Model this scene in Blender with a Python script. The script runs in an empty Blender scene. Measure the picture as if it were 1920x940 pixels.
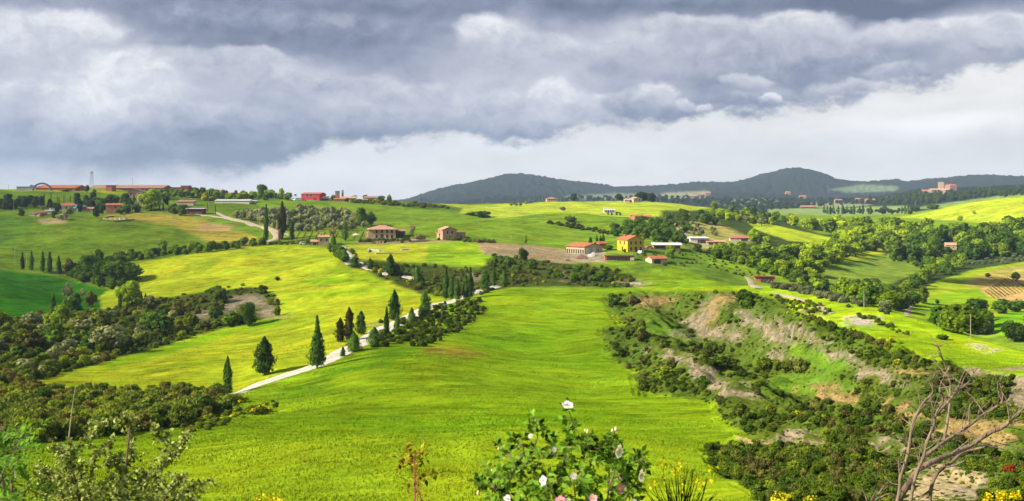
import bpy, math, random
import numpy as np
from mathutils import Vector, Matrix, Euler
R = math.radians
random.seed(7)
rng = np.random.default_rng(11)
scene = bpy.context.scene
COL = scene.collection
# ------------------------------------------------------------------ camera
W_, H_, FPX, HOR = 1920.0, 940.0, 2059.0, 365.0
cam_d = bpy.data.cameras.new('camera')
cam = bpy.data.objects.new('camera', cam_d); COL.objects.link(cam)
cam.location = (0, 0, 0); cam.rotation_euler = (R(90), 0, 0)
cam_d.sensor_width = 36.0; cam_d.lens = 36.0 * FPX / W_
cam_d.shift_y = -(470.0 - HOR) / W_
cam_d.clip_start = 0.3; cam_d.clip_end = 60000
cam_d.dof.use_dof = True; cam_d.dof.focus_distance = 160.0; cam_d.dof.aperture_fstop = 7.0
scene.camera = cam
# ------------------------------------------------------------------ exposure, sun
vs = scene.view_settings
vs.view_transform = 'Standard'; vs.look = 'None'; vs.exposure = 1.13; vs.gamma = 1.0; vs.use_curve_mapping = False
SUN_AZ, SUN_EL = R(-108), R(32)          # azimuth from +Y (view direction), clockwise
sun_vec = Vector((math.sin(SUN_AZ) * math.cos(SUN_EL), math.cos(SUN_AZ) * math.cos(SUN_EL), math.sin(SUN_EL)))
sl = bpy.data.lights.new('sun', 'SUN'); sl.energy = 5.0; sl.angle = R(0.5); sl.color = (1.0, 0.93, 0.80)
so = bpy.data.objects.new('sun', sl); COL.objects.link(so)
so.rotation_euler = (-sun_vec).to_track_quat('-Z', 'Y').to_euler()
so.location = sun_vec * 500

# ------------------------------------------------------------------ node helper
class NT:
    def __init__(s, nt): s.nt = nt
    def n(s, typ, ins=None, **kw):
        nd = s.nt.nodes.new(typ)
        for k, v in kw.items(): setattr(nd, k, v)
        for k, v in (ins or {}).items():
            sock = nd.inputs[k]
            if isinstance(v, bpy.types.NodeSocket): s.nt.links.new(v, sock)
            else: sock.default_value = v
        return nd
    def m(s, op, a, b=0.0, c=0.0, clamp=False):
        nd = s.n('ShaderNodeMath', operation=op, use_clamp=clamp)
        for i, v in enumerate((a, b, c)):
            if isinstance(v, bpy.types.NodeSocket): s.nt.links.new(v, nd.inputs[i])
            else: nd.inputs[i].default_value = v
        return nd.outputs[0]
    def v(s, op, a, b=(0, 0, 0)):
        nd = s.n('ShaderNodeVectorMath', operation=op)
        for i, x in enumerate((a, b)):
            if isinstance(x, bpy.types.NodeSocket): s.nt.links.new(x, nd.inputs[i])
            elif op == 'SCALE' and i == 1: nd.inputs['Scale'].default_value = x
            else: nd.inputs[i].default_value = x
        return nd
    def noise(s, vec, scale, detail=4, rough=.55, dist=0.0, dim='3D'):
        nd = s.n('ShaderNodeTexNoise', noise_dimensions=dim)
        s.nt.links.new(vec, nd.inputs['Vector'])
        nd.inputs['Scale'].default_value = scale; nd.inputs['Detail'].default_value = detail
        nd.inputs['Roughness'].default_value = rough; nd.inputs['Distortion'].default_value = dist
        return nd.outputs['Fac']
    def mr(s, x, a, b, c, d, smooth=False):
        nd = s.n('ShaderNodeMapRange', interpolation_type='SMOOTHSTEP' if smooth else 'LINEAR')
        s.nt.links.new(x, nd.inputs['Value'])
        for k, v in zip(('From Min', 'From Max', 'To Min', 'To Max'), (a, b, c, d)):
            if isinstance(v, bpy.types.NodeSocket): s.nt.links.new(v, nd.inputs[k])
            else: nd.inputs[k].default_value = v
        return nd.outputs['Result']
    def mix(s, f, a, b, typ='MIX'):
        nd = s.n('ShaderNodeMix', data_type='RGBA', blend_type=typ)
        for idx, x in ((0, f), (6, a), (7, b)):
            if isinstance(x, bpy.types.NodeSocket): s.nt.links.new(x, nd.inputs[idx])
            else: nd.inputs[idx].default_value = x if idx == 0 else ((*x, 1) if len(x) == 3 else x)
        return nd.outputs[2]
    def ramp(s, x, stops):
        nd = s.n('ShaderNodeValToRGB'); s.nt.links.new(x, nd.inputs[0])
        el = nd.color_ramp.elements
        while len(el) < len(stops): el.new(0.5)
        for e, (p, c) in zip(el, stops): e.position = p; e.color = (*c, 1)
        return nd.outputs[0]
    def link(s, a, b): s.nt.links.new(a, b)

# ------------------------------------------------------------------ world: storm sky
def az_el(px, py):
    x, z = (px - 960) / FPX, (HOR - py) / FPX
    return math.degrees(math.atan2(x, 1)), math.degrees(math.atan2(z, math.hypot(x, 1)))
def build_world():
    w = bpy.data.worlds.new('World'); scene.world = w; w.use_nodes = True
    nt = w.node_tree; nt.nodes.clear(); g = NT(nt)
    tc = g.n('ShaderNodeTexCoord').outputs['Generated']
    sp = g.n('ShaderNodeSeparateXYZ', {0: tc})
    X, Y, Z = sp.outputs
    az = g.m('MULTIPLY', g.m('ARCTAN2', X, Y), 180 / math.pi)
    el = g.m('MULTIPLY', g.m('ARCSINE', Z), 180 / math.pi)
    P = g.n('ShaderNodeCombineXYZ', {0: az, 1: el, 2: 3.7}).outputs[0]
    # warp
    def nvec(scale, detail, amp, rough=.55, sc=(1, 1.7, 1)):
        q = g.v('MULTIPLY', P, sc).outputs[0]
        nd = g.n('ShaderNodeTexNoise', {'Vector': q, 'Scale': scale, 'Detail': detail, 'Roughness': rough})
        c = g.v('SUBTRACT', nd.outputs['Color'], (.5, .5, .5)).outputs[0]
        return g.v('MULTIPLY', c, (amp, amp * .6, 0)).outputs[0]
    PW = g.v('ADD', g.v('ADD', P, nvec(.2, 3, 2.6, .45)).outputs[0], nvec(.8, 4, .6, .45)).outputs[0]
    spw = g.n('ShaderNodeSeparateXYZ', {0: PW})
    azw, elw = spw.outputs[0], spw.outputs[1]
    # cloud base line (elevation as a function of azimuth)
    pts = [(-200, 318), (0, 328), (110, 334), (240, 336), (330, 328), (480, 318), (560, 296), (640, 272), (760, 262), (860, 262), (960, 270), (1050, 266), (1120, 240), (1250, 232),
           (1420, 214), (1560, 200), (1640, 176), (1760, 150), (1920, 112), (2200, 60)]
    fc = g.n('ShaderNodeFloatCurve')
    A0, A1, E1 = -32.0, 32.0, 12.0
    g.link(g.mr(azw, A0, A1, 0, 1), fc.inputs['Value'])
    cu = fc.mapping.curves[0]
    for i, (px, py) in enumerate(pts):
        a, e = az_el(px, py); xx, yy = (a - A0) / (A1 - A0), e / E1
        if i < 2: cu.points[i].location = (xx, yy)
        else: cu.points.new(xx, yy)
    fc.mapping.update()
    edge = g.m('MULTIPLY', fc.outputs[0], E1)
    above = g.m('SUBTRACT', elw, edge)                 # degrees above the cloud base
    wisp = g.m('MULTIPLY', g.m('SUBTRACT', g.noise(g.v('MULTIPLY', P, (.8, 1.3, 1)).outputs[0], 1.0, 7, .62), .5), 1.9)
    above2 = g.m('ADD', above, wisp)
    mask = g.mr(above2, g.mr(azw, -19, -11, -.9, -.25), g.mr(azw, -19, -11, 1.2, .45), 0, 1, True)
    # brightness: broad masses first, their outlines bent by the same turbulence that shapes the billows
    S = None
    blobs = [  # px, py, rx, ry, amount
        # dark masses
        (60, 5, 330, 50, -.30), (330, 40, 170, 40, -.22), (560, 45, 380, 60, -.34), (760, 60, 160, 50, -.20), (640, 80, 120, 34, -.16), (900, 6, 420, 30, -.30), (1250, 6, 300, 26, -.30),
        (1720, 12, 420, 34, -.62), (1560, 20, 160, 24, -.25), (1020, 36, 150, 26, -.26), (430, 98, 200, 20, -.12),
        (30, 250, 120, 70, -.10), (90, 200, 40, 40, -.16), (140, 285, 190, 50, -.44), (270, 270, 150, 50, -.24), (330, 285, 150, 46, -.46), (430, 285, 150, 40, -.46), (560, 262, 150, 34, -.28), (470, 230, 120, 30, -.12), (650, 245, 130, 26, -.22), (800, 240, 150, 18, -.24),
        (690, 120, 80, 60, -.10), (960, 262, 90, 18, -.16), (1215, 160, 120, 60, -.14), (1330, 214, 170, 26, -.24), (1500, 150, 160, 70, -.22), (1640, 105, 130, 46, -.20), (1450, 120, 120, 50, -.12), (1780, 96, 120, 22, -.12), (1020, 250, 120, 24, -.14), (1440, 175, 160, 40, -.12),
        # light billows
        (50, 60, 170, 46, .26), (150, 30, 90, 26, .20), (30, 110, 120, 30, .10), (240, 150, 120, 60, .30), (190, 215, 80, 60, .30), (250, 250, 60, 30, .12), (40, 170, 70, 44, .22), (310, 195, 60, 40, .16), (440, 112, 60, 24, .14), (380, 130, 160, 30, .12),
        (920, 48, 80, 40, .24), (690, 170, 90, 34, .10), (560, 160, 150, 34, .08), (840, 180, 90, 36, .16), (940, 120, 130, 60, .10), (1040, 180, 60, 44, .22), (1110, 205, 90, 30, .18), (1240, 182, 50, 26, .34), (1325, 198, 22, 14, .30), (1438, 190, 30, 18, .52), (1420, 150, 50, 16, .20),
        (1500, 42, 90, 30, .46), (1780, 50, 230, 24, .44), (1900, 62, 110, 22, .3), (1300, 44, 130, 24, .24), (1590, 72, 60, 18, .24), (1150, 90, 160, 40, .10), (1560, 30, 60, 20, .2),
    ]
    for px, py, rx, ry, amt in blobs:
        a, e = az_el(px, py)
        d = g.v('MULTIPLY', g.v('SUBTRACT', PW if S is None else g.v('ADD', PW, g.m('MULTIPLY', S, 1e-6)).outputs[0], (a, e, 3.7)).outputs[0], (FPX / rx / 57.3, FPX / ry / 57.3, 0)).outputs[0]
        t = g.mr(g.v('LENGTH', d).outputs['Value'], 0.0, 1.7, amt * .92, 0, True)
        S = t if S is None else g.m('ADD', S, t)
    # soft relief inside the cloud deck
    q = g.v('MULTIPLY', PW, (.24, .38, 1)).outputs[0]; q2 = g.v('ADD', q, (-.08, .18, 0)).outputs[0]
    rel = g.m('MULTIPLY', g.m('SUBTRACT', g.noise(q, 1.0, 5, .5), g.noise(q2, 1.0, 5, .5)), .80)
    broad = g.m('MULTIPLY', g.m('SUBTRACT', g.noise(PW, .16, 3, .5), .5), .30)
    cl = g.m('ADD', g.m('ADD', g.m('MULTIPLY', S, .78), rel), g.m('ADD', broad, .52))
    # heaped puffs: crisp rounded upper edge, fading downwards into the deck; back to front
    PB = g.v('ADD', g.v('ADD', P, nvec(.34, 4, 2.5, .55, (1, 1.2, 1))).outputs[0], nvec(1.3, 5, .75, .55, (1, 1.1, 1))).outputs[0]
    tx = g.m('MULTIPLY', g.m('SUBTRACT', g.noise(g.v('MULTIPLY', PB, (.9, 1.2, 1)).outputs[0], 1.0, 6, .57), .5), .62)
    puffs = [(30, 80, 180, 62, .80), (150, 60, 90, 40, .84), (430, 40, 150, 40, .26), (620, 60, 130, 40, .22), (330, 130, 130, 42, .60), (470, 120, 90, 30, .64), (560, 165, 130, 44, .56), (920, 70, 80, 52, .88), (1010, 110, 110, 54, .66), (1300, 60, 150, 34, .68), (1500, 56, 90, 34, .84), (1180, 100, 110, 40, .64), (1400, 120, 150, 50, .46), (1560, 120, 130, 60, .40),
      (700, 180, 90, 44, .60), (810, 185, 70, 36, .66), (60, 190, 80, 44, .72), (250, 160, 112, 68, .88), (175, 215, 90, 60, .84), (310, 215, 70, 48, .66), (110, 260, 70, 40, .44), (250, 275, 120, 44, .22), (420, 225, 120, 40, .50), (430, 285, 160, 42, .06), (580, 262, 130, 34, .20), (690, 230, 90, 36, .50), (860, 220, 110, 36, .54), (960, 200, 70, 44, .62), (1035, 190, 62, 44, .86), (1115, 208, 80, 36, .72), (1000, 250, 110, 26, .40), (1180, 200, 70, 30, .50),
      (1250, 212, 130, 34, .34), (1420, 200, 130, 30, .36), (1240, 184, 46, 27, .84), (1290, 204, 30, 17, .76), (1326, 205, 17, 12, .84), (1405, 155, 56, 18, .70), (1438, 190, 30, 17, .98), (1600, 170, 90, 20, .62), (1680, 140, 80, 22, .54), (1790, 60, 200, 30, .82), (1880, 90, 90, 30, .60)]
    for px, py, rx, ry, br in puffs:
        a, e = az_el(px, py)
        lv = g.v('MULTIPLY', g.v('SUBTRACT', g.v('ADD', PB, g.m('MULTIPLY', cl, 1e-6)).outputs[0], (a, e, 3.7)).outputs[0], (FPX / rx / 57.3, FPX / ry / 57.3, 0)).outputs[0]
        ln = g.v('LENGTH', lv).outputs['Value']; vv = g.n('ShaderNodeSeparateXYZ', {0: lv}).outputs[1]
        al = g.m('MULTIPLY', g.mr(ln, .66, 1.06, .90, 0, True), g.mr(vv, -.95, .25, 0, 1, True))
        val = g.m('ADD', g.m('MULTIPLY_ADD', vv, .21, br - .05), tx)
        cl = g.m('ADD', cl, g.m('MULTIPLY', al, g.m('SUBTRACT', val, cl)))
    cl = g.m('ADD', cl, g.m('MULTIPLY', tx, .35))
    under = g.mr(above, 0.0, 1.2, -.10, 0, True)
    cl = g.m('ADD', cl, under, clamp=True)
    ccol = g.ramp(cl, [(0, (.125, .155, .23)), (.25, (.235, .27, .37)), (.5, (.40, .425, .51)), (.75, (.56, .575, .645)), (1, (.80, .80, .83))])
    # pale band below the cloud base
    pale_r = g.mr(az, -24, 2, 0, 1, True)
    st = g.noise(g.v('MULTIPLY', PW, (.12, 1.0, 1)).outputs[0], 1.0, 6, .55)
    st = g.m('ADD', g.m('MULTIPLY', g.m('SUBTRACT', st, .5), .22), g.m('MULTIPLY', g.m('SUBTRACT', g.noise(g.v('MULTIPLY', PW, (.45, 1.3, 1)).outputs[0], 1.0, 6, .6), .5), .26))
    pal = g.mix(pale_r, (.58, .585, .625), (.76, .75, .735))
    gl = None
    for px, py, rx, ry, amt in [(1720, 232, 200, 26, .20), (1480, 285, 200, 30, -.08), (1880, 270, 140, 26, -.08), (1640, 190, 120, 20, .10), (930, 262, 120, 26, .12), (1850, 150, 200, 60, .12), (1000, 320, 400, 40, -.04), (650, 310, 200, 36, .10), (480, 345, 220, 24, .10), (120, 320, 200, 30, -.06)]:
        a, e = az_el(px, py)
        d = g.v('MULTIPLY', g.v('SUBTRACT', PW, (a, e, 3.7)).outputs[0], (FPX / rx / 57.3, FPX / ry / 57.3, 0)).outputs[0]
        t = g.mr(g.v('LENGTH', d).outputs['Value'], 0, 1.5, amt, 0, True)
        gl = t if gl is None else g.m('ADD', gl, t)
    k = g.m('ADD', g.m('ADD', gl, st), 1.0)
    pal = g.v('SCALE', pal, 1.0); g.link(k, pal.inputs['Scale']); pal = pal.outputs[0]
    soft = g.mr(above, -1.0, .35, 0, .16, True)
    pal = g.mix(soft, pal, (.54, .545, .59))
    cloud = g.mix(mask, pal, ccol)
    cloud = g.v('SCALE', cloud, 0.5).outputs[0]        # scene exposure is +1
    # Nishita sky seen where the overcast thins out overhead and behind
    sky = g.n('ShaderNodeTexSky', sky_type='NISHITA', sun_disc=False, sun_elevation=SUN_EL, sun_rotation=SUN_AZ)
    skyc = g.v('SCALE', sky.outputs[0], 0.085).outputs[0]
    over = g.mr(el, 12, 40, 1, 0, True); front = g.mr(Y, -.1, .45, 0, 1, True)
    gap = g.noise(g.v('MULTIPLY', tc, (2.2, 2.2, 3.4)).outputs[0], 1.0, 6, .6)
    other = g.mix(g.mr(gap, .42, .62, 0, .85, True), skyc, (.30, .31, .335))
    col = g.mix(g.m('MULTIPLY', over, front), other, cloud)
    bg = g.n('ShaderNodeBackground', {'Color': col, 'Strength': 1.0})
    out = g.n('ShaderNodeOutputWorld'); g.link(bg.outputs[0], out.inputs[0])
    w.cycles.sampling_method = 'MANUAL'; w.cycles.sample_map_resolution = 512
build_world()

# ------------------------------------------------------------------ numeric helpers
def pchip(x, y, xq):
    x = np.asarray(x, float); y = np.asarray(y, float)
    h = np.diff(x); dl = np.diff(y) / h
    m = np.zeros_like(y)
    if len(x) > 2:
        w1 = 2 * h[1:] + h[:-1]; w2 = h[1:] + 2 * h[:-1]
        same = (dl[:-1] * dl[1:]) > 0
        with np.errstate(divide='ignore', invalid='ignore'):
            hm = (w1 + w2) / (w1 / dl[:-1] + w2 / dl[1:])
        m[1:-1] = np.where(same, hm, 0)
    m[0] = dl[0]; m[-1] = dl[-1]
    xq = np.clip(xq, x[0], x[-1])
    i = np.clip(np.searchsorted(x, xq) - 1, 0, len(x) - 2)
    t = (xq - x[i]) / h[i]
    return ((2*t**3 - 3*t**2 + 1) * y[i] + (t**3 - 2*t**2 + t) * h[i] * m[i] + (-2*t**3 + 3*t**2) * y[i+1] + (t**3 - t**2) * h[i] * m[i+1])
def _hash(ix, iy, s):
    n = (ix.astype(np.int64) * 374761393 + iy.astype(np.int64) * 668265263 + s * 974711) & 0x7fffffff
    n = (n ^ (n >> 13)) * 1274126177 & 0x7fffffff
    return ((n ^ (n >> 16)) & 0xffff) / 65535.0
def vnoise(x, y, s=0):
    x = np.asarray(x, float); y = np.asarray(y, float)
    ix, iy = np.floor(x), np.floor(y); fx, fy = x - ix, y - iy
    ux, uy = fx*fx*fx*(fx*(fx*6-15)+10), fy*fy*fy*(fy*(fy*6-15)+10)
    a, b, c, d = _hash(ix, iy, s), _hash(ix+1, iy, s), _hash(ix, iy+1, s), _hash(ix+1, iy+1, s)
    return (a*(1-ux)+b*ux)*(1-uy) + (c*(1-ux)+d*ux)*uy - .5
def fbm(x, y, s=0, o=4, g=.5):
    r, a = 0, 1.0
    for k in range(o):
        r = r + a * vnoise(x * 2**k + 17.3*k, y * 2**k - 9.1*k, s + k); a *= g
    return r
def inpoly(px, py, poly):
    poly = np.asarray(poly, float)
    r = np.zeros(px.shape, bool); x1, y1 = poly[-1]
    for x2, y2 in poly:
        c = (y1 > py) != (y2 > py)
        if y2 != y1:
            r ^= c & (px < (x2 - x1) * (py - y1) / (y2 - y1) + x1)
        x1, y1 = x2, y2
    return r

# ------------------------------------------------------------------ terrain profile
# feature lines from near to far; each is measured at several bearings: bearing column -> (distance in m, drop ratio as a row)
LINES = [
 {0: (4, 1343)}, {0: (7, 1110)}, {0: (12, 1035)}, {0: (30, 995)},
 {-500: (72, 935), 0: (72, 940), 480: (72, 943), 960: (72, 942), 1200: (70, 945), 1440: (62, 945), 1680: (58, 950), 1920: (58, 950), 2400: (58, 950)},
 {-500: (95, 855), 0: (95, 872), 240: (95, 862), 480: (92, 846), 720: (90, 833), 960: (90, 826), 1200: (88, 848), 1440: (84, 882), 1680: (80, 880), 1920: (80, 868), 2400: (80, 860)},
 {-500: (125, 800), 0: (125, 818), 240: (125, 815), 480: (128, 795), 720: (125, 790), 960: (125, 787), 1200: (120, 800), 1440: (106, 826), 1680: (103, 818), 1920: (102, 800), 2400: (100, 790)},
 {-500: (160, 745), 0: (160, 760), 240: (162, 765), 480: (165, 750), 720: (160, 733), 960: (160, 734), 1200: (153, 747), 1440: (135, 768), 1680: (133, 752), 1920: (128, 742), 2400: (125, 740)},
 {-500: (195, 700), 0: (200, 712), 240: (190, 735), 435: (184, 740), 480: (187, 725), 600: (200, 691), 720: (203, 672), 960: (200, 681), 1200: (193, 696), 1440: (178, 694), 1680: (168, 690), 1920: (158, 690), 2400: (150, 720)},
 {-500: (245, 650), 0: (245, 665), 240: (240, 684), 480: (240, 665), 720: (240, 630), 960: (240, 636), 1200: (238, 648), 1440: (222, 638), 1680: (200, 655), 1920: (178, 682), 2400: (165, 735)},
 {-500: (300, 610), 0: (300, 624), 240: (290, 640), 480: (290, 626), 720: (290, 596), 960: (288, 588), 1200: (288, 596), 1440: (270, 590), 1560: (256, 600), 1680: (232, 624), 1800: (212, 658), 1920: (197, 680), 2400: (180, 735)},
 {-500: (350, 585), 0: (350, 597), 240: (345, 606), 480: (345, 594), 600: (338, 577), 720: (330, 566), 840: (325, 560), 960: (335, 541), 1200: (330, 543), 1440: (325, 539), 1560: (300, 553), 1680: (265, 588), 1800: (240, 625), 1920: (220, 662), 2400: (200, 725)},
 {-500: (390, 565), 0: (385, 580), 240: (388, 582), 480: (380, 563), 600: (365, 558), 720: (362, 548), 840: (365, 545), 960: (365, 552), 1200: (365, 553), 1440: (365, 552), 1560: (350, 575), 1680: (320, 610), 1800: (295, 648), 1920: (265, 690), 2400: (240, 750)},
 {-500: (430, 530), 0: (430, 537), 120: (425, 562), 240: (430, 556), 480: (430, 532), 720: (400, 525), 840: (400, 524), 960: (405, 526), 1200: (410, 530), 1440: (430, 540), 1560: (430, 555), 1680: (400, 594), 1800: (375, 632), 1920: (335, 672), 2400: (300, 730)},
 {-500: (475, 520), 0: (475, 530), 120: (480, 548), 240: (480, 530), 480: (480, 503), 720: (450, 498), 960: (450, 497), 1200: (460, 506), 1320: (465, 512), 1440: (480, 515), 1560: (490, 536), 1680: (450, 572), 1800: (435, 596), 1920: (400, 602), 2400: (380, 620)},
 {-500: (520, 500), 0: (520, 504), 240: (540, 492), 480: (545, 466), 600: (540, 460), 720: (530, 464), 840: (520, 466), 960: (515, 470), 1080: (515, 482), 1200: (525, 472), 1320: (535, 480), 1440: (560, 486), 1560: (570, 508), 1680: (520, 546), 1800: (500, 568), 1920: (470, 588), 2400: (450, 595)},
 {-500: (590, 460), 0: (590, 465), 240: (600, 458), 480: (615, 441), 720: (600, 440), 960: (600, 443), 1080: (600, 451), 1200: (610, 441), 1320: (630, 454), 1440: (650, 458), 1560: (670, 480), 1680: (630, 514), 1800: (590, 534), 1920: (560, 546), 2400: (540, 550)},
 {-500: (680, 415), 0: (680, 416), 240: (690, 414), 480: (705, 411), 720: (720, 416), 960: (740, 416), 1200: (760, 413), 1320: (780, 425), 1440: (800, 435), 1560: (820, 452), 1680: (780, 478), 1800: (730, 496), 1920: (690, 506), 2400: (660, 510)},
 {-500: (780, 385), 0: (780, 388), 240: (790, 391), 480: (820, 387), 720: (850, 391), 960: (900, 398), 1200: (930, 396), 1320: (960, 401), 1440: (1000, 416), 1560: (1000, 428), 1680: (950, 442), 1800: (880, 452), 1920: (840, 456), 2400: (800, 460)},
 {-500: (930, 358), 0: (930, 357), 120: (940, 352), 240: (940, 357), 480: (1000, 370), 600: (1000, 374), 720: (1000, 377), 840: (1080, 385), 960: (1200, 383), 1080: (1250, 378), 1200: (1250, 379), 1320: (1220, 390), 1440: (1250, 404), 1560: (1250, 412), 1680: (1150, 416), 1800: (1060, 418), 1920: (1000, 410), 2400: (980, 405)},
 {-500: (1200, 362), 0: (1200, 360), 240: (1200, 360), 480: (1300, 372), 720: (1300, 380), 960: (1500, 388), 1200: (1500, 388), 1320: (1500, 397), 1440: (1600, 400), 1560: (1600, 404), 1680: (1450, 404), 1800: (1380, 384), 1920: (1300, 369), 2400: (1300, 345)},
 {-500: (2000, 372), 0: (2000, 372), 480: (2000, 376), 720: (2000, 382), 960: (2300, 388), 1200: (2300, 388), 1440: (2300, 395), 1560: (2300, 398), 1680: (2150, 396), 1800: (2000, 385), 1920: (1850, 376), 2400: (1800, 360)},
 {-500: (3000, 374), 480: (3000, 379), 720: (3200, 384), 960: (3200, 379), 1200: (3200, 377), 1440: (3200, 378), 1560: (3200, 378), 1650: (3000, 374), 1730: (2800, 362), 1800: (2800, 357), 1860: (2800, 354), 1920: (2800, 351), 2400: (2900, 350)},
 {-500: (4300, 374), 720: (4300, 381), 800: (4300, 376), 960: (4500, 362), 1200: (4500, 366), 1440: (4500, 361), 1560: (4500, 367), 1680: (4300, 368), 1800: (4200, 367), 1920: (4200, 362), 2400: (4200, 360)},
 {-500: (5600, 372), 0: (5600, 372), 700: (5600, 380), 760: (5600, 374), 800: (5600, 362), 880: (5600, 345), 920: (5600, 337), 960: (5600, 329), 1000: (5600, 332), 1060: (5600, 337), 1120: (5600, 346), 1160: (5600, 353), 1230: (5600, 351),
  1300: (5600, 345), 1360: (5600, 344), 1400: (5600, 337), 1450: (5600, 323), 1490: (5600, 319), 1530: (5600, 322), 1575: (5600, 338), 1610: (5600, 342), 1700: (5600, 338), 1780: (5600, 331), 1850: (5600, 328), 1920: (5600, 330), 2400: (5600, 330)},
 {0: (7000, 376)}, {0: (7300, 380)},
]
cpx = np.concatenate([np.linspace(-9000, -1200, 12), np.linspace(-1000, -120, 45), np.arange(-100, 2021, 2.5), np.linspace(2040, 2920, 45), np.linspace(3100, 11000, 12)])
rd = np.concatenate([[-60, -20, -6, 0, 1.5], np.geomspace(3, 58, 40), np.exp(np.arange(math.log(60), math.log(1400), .0052)), np.geomspace(1407, 7200, 130)])
NC, NR = len(cpx), len(rd)
def line_eval(L, px):
    ks = sorted(L)
    if len(ks) == 1: return np.full(px.shape, float(L[ks[0]][0])), np.full(px.shape, float(L[ks[0]][1]))
    return pchip(ks, [math.log(L[k][0]) for k in ks], px), pchip(ks, [L[k][1] for k in ks], px)
LD, LP = [], []
for L in LINES:
    d_, p_ = line_eval(L, cpx)
    if len(L) == 1: d_ = np.log(d_)
    LD.append(d_); LP.append(p_)
LD = np.array(LD); LP = np.array(LP)
lr = np.log(np.maximum(rd, 4.0))
PYG = np.zeros((NC, NR))
for i in range(NC): PYG[i] = pchip(LD[:, i], LP[:, i], lr)
dd = np.maximum(rd, 4.0)[None, :]
ZG = -(PYG - HOR) * dd / FPX
wd = np.sqrt(rd**2 + 9.0)
XG = (cpx[:, None] - 960) / FPX * wd[None, :]
YG = np.broadcast_to(rd[None, :], XG.shape).copy()
PXG = np.broadcast_to(cpx[:, None], XG.shape).copy()
# regions used for relief and for the covers (outlines of the real fields, unprojected onto the relief)
BAD = [(1130, 556), (1180, 548), (1400, 545), (1470, 560), (1490, 588), (1560, 612), (1640, 640), (1720, 668), (1800, 690), (1960, 720), (1960, 960), (1430, 960), (1420, 925), (1350, 890), (1320, 845), (1410, 820), (1350, 790), (1345, 755), (1200, 735), (1190, 700), (1135, 660), (1130, 620), (1170, 610)]
def soft(px, py, poly, blur):
    """approximate 0..1 coverage with a soft border: average of several shifted tests"""
    a = np.zeros(px.shape)
    for ox, oy in ((0, 0), (blur, 0), (-blur, 0), (0, blur*.5), (0, -blur*.5), (.7*blur, .35*blur), (-.7*blur, -.35*blur), (.7*blur, -.35*blur), (-.7*blur, .35*blur)):
        a += inpoly(px + ox, py + oy, poly)
    return a / 9
jx = fbm(XG / 6.0, YG / 6.0, 3, 3); jy = fbm(XG / 6.0, YG / 6.0, 13, 3)
near_m = YG < 345
bad = np.where(near_m, soft(PXG, PYG, BAD, 14), 0) * np.clip((YG - 62) / 18, 0, 1)
ridg = 1 - 2*np.abs(fbm((XG + .30*YG) / 11.0, (YG - .2*XG) / 34.0, 40, 4)); rid2 = 1 - 2*np.abs(fbm((XG + .25*YG) / 3.4, YG / 14.0, 44, 3))
ZG += bad * (2.7 * (ridg - .75) + .8 * (rid2 - .7) + .8*fbm(XG/5., YG/5., 47, 3))
mx_ = XG - 4.5 * fbm(YG / 26., XG / 60., 83, 3) - .03 * (YG - 200); seg = np.clip((YG - 112) / 30, 0, 1) * np.clip((312 - YG) / 40, 0, 1)
ZG += bad * seg * (4.2*np.exp(-((mx_ - 57) / 6.5)**2) - 2.8*np.exp(-((mx_ - 43) / 6.5)**2) + 2.4*np.exp(-((mx_ - 30) / 6.)**2) - 2.6*np.exp(-((mx_ - 73) / 8.)**2) + 2.4*np.exp(-((mx_ - 90) / 8.)**2))
und = fbm(XG / 38.0, YG / 30.0, 5, 3) * np.clip((YG - 60) / 80, 0, 1) * np.clip(YG / 300, .3, 2.0)
ZG += und * 1.15 * (YG < 1500)
# soft folds in the yellow field left of the road
fold = [(630, 512, 446, 120, 2.2), (690, 533, 402, 130, 2.2), (690, 556, 364, 150, 1.8), (560, 600, 318, 130, 1.0), (420, 500, 500, 160, 1.6), (520, 700, 215, 200, .7), (1230, 505, 440, 120, 2.5), (1330, 525, 395, 120, 2.0), (1120, 640, 240, 120, 1.0), (980, 760, 148, 300, .6)]
for fpx, fpy, fd, fw, amp in fold:
    ZG += 1.9 * amp * np.exp(-((PXG - fpx) / fw)**2 - ((YG - fd) / 9.0)**2)
far = np.clip((YG - 2500) / 800, 0, 1)
ZG += far * (fbm(XG / 300, YG / 500, 61, 5, .6) * np.clip((PXG - 700) / 200, .15, 1) * 20 + fbm(XG / 14, YG / 60, 71, 2) * 9)
for fpx, fd, sp, sd, amp in [(800, 92, 420, 11, .6), (850, 118, 380, 13, -1.0), (800, 182, 150, 17, 1.8), (1010, 235, 110, 26, -2.4), (1090, 160, 110, 16, -1.2), (880, 300, 120, 16, 1.2), (330, 230, 120, 18, 1.2), (420, 290, 130, 14, -1.0), (330, 520, 120, 22, 2.5), (150, 640, 160, 30, 4.0), (420, 660, 120, 24, -2.5), (900, 640, 160, 30, 4.0), (760, 760, 160, 40, -3.5), (1050, 780, 120, 40, 4.0)]:
    ZG += amp * np.exp(-((PXG - fpx) / sp)**2 - ((YG - fd) / sd)**2)
PYT = HOR - ZG * FPX / dd                                   # row after relief
def H(x, y):
    """ground height at world x, y"""
    x = np.asarray(x, float); y = np.asarray(y, float)
    px = 960 + FPX * x / np.sqrt(y*y + 9.0)
    i = np.clip(np.searchsorted(cpx, px) - 1, 0, NC - 2); j = np.clip(np.searchsorted(rd, y) - 1, 0, NR - 2)
    u = np.clip((px - cpx[i]) / (cpx[i+1] - cpx[i]), 0, 1); v = np.clip((y - rd[j]) / (rd[j+1] - rd[j]), 0, 1)
    return (ZG[i, j]*(1-u) + ZG[i+1, j]*u)*(1-v) + (ZG[i, j+1]*(1-u) + ZG[i+1, j+1]*u)*v
J0 = int(np.searchsorted(rd, 60))
PMIN = np.minimum.accumulate(PYT[:, J0:], axis=1)
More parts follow.
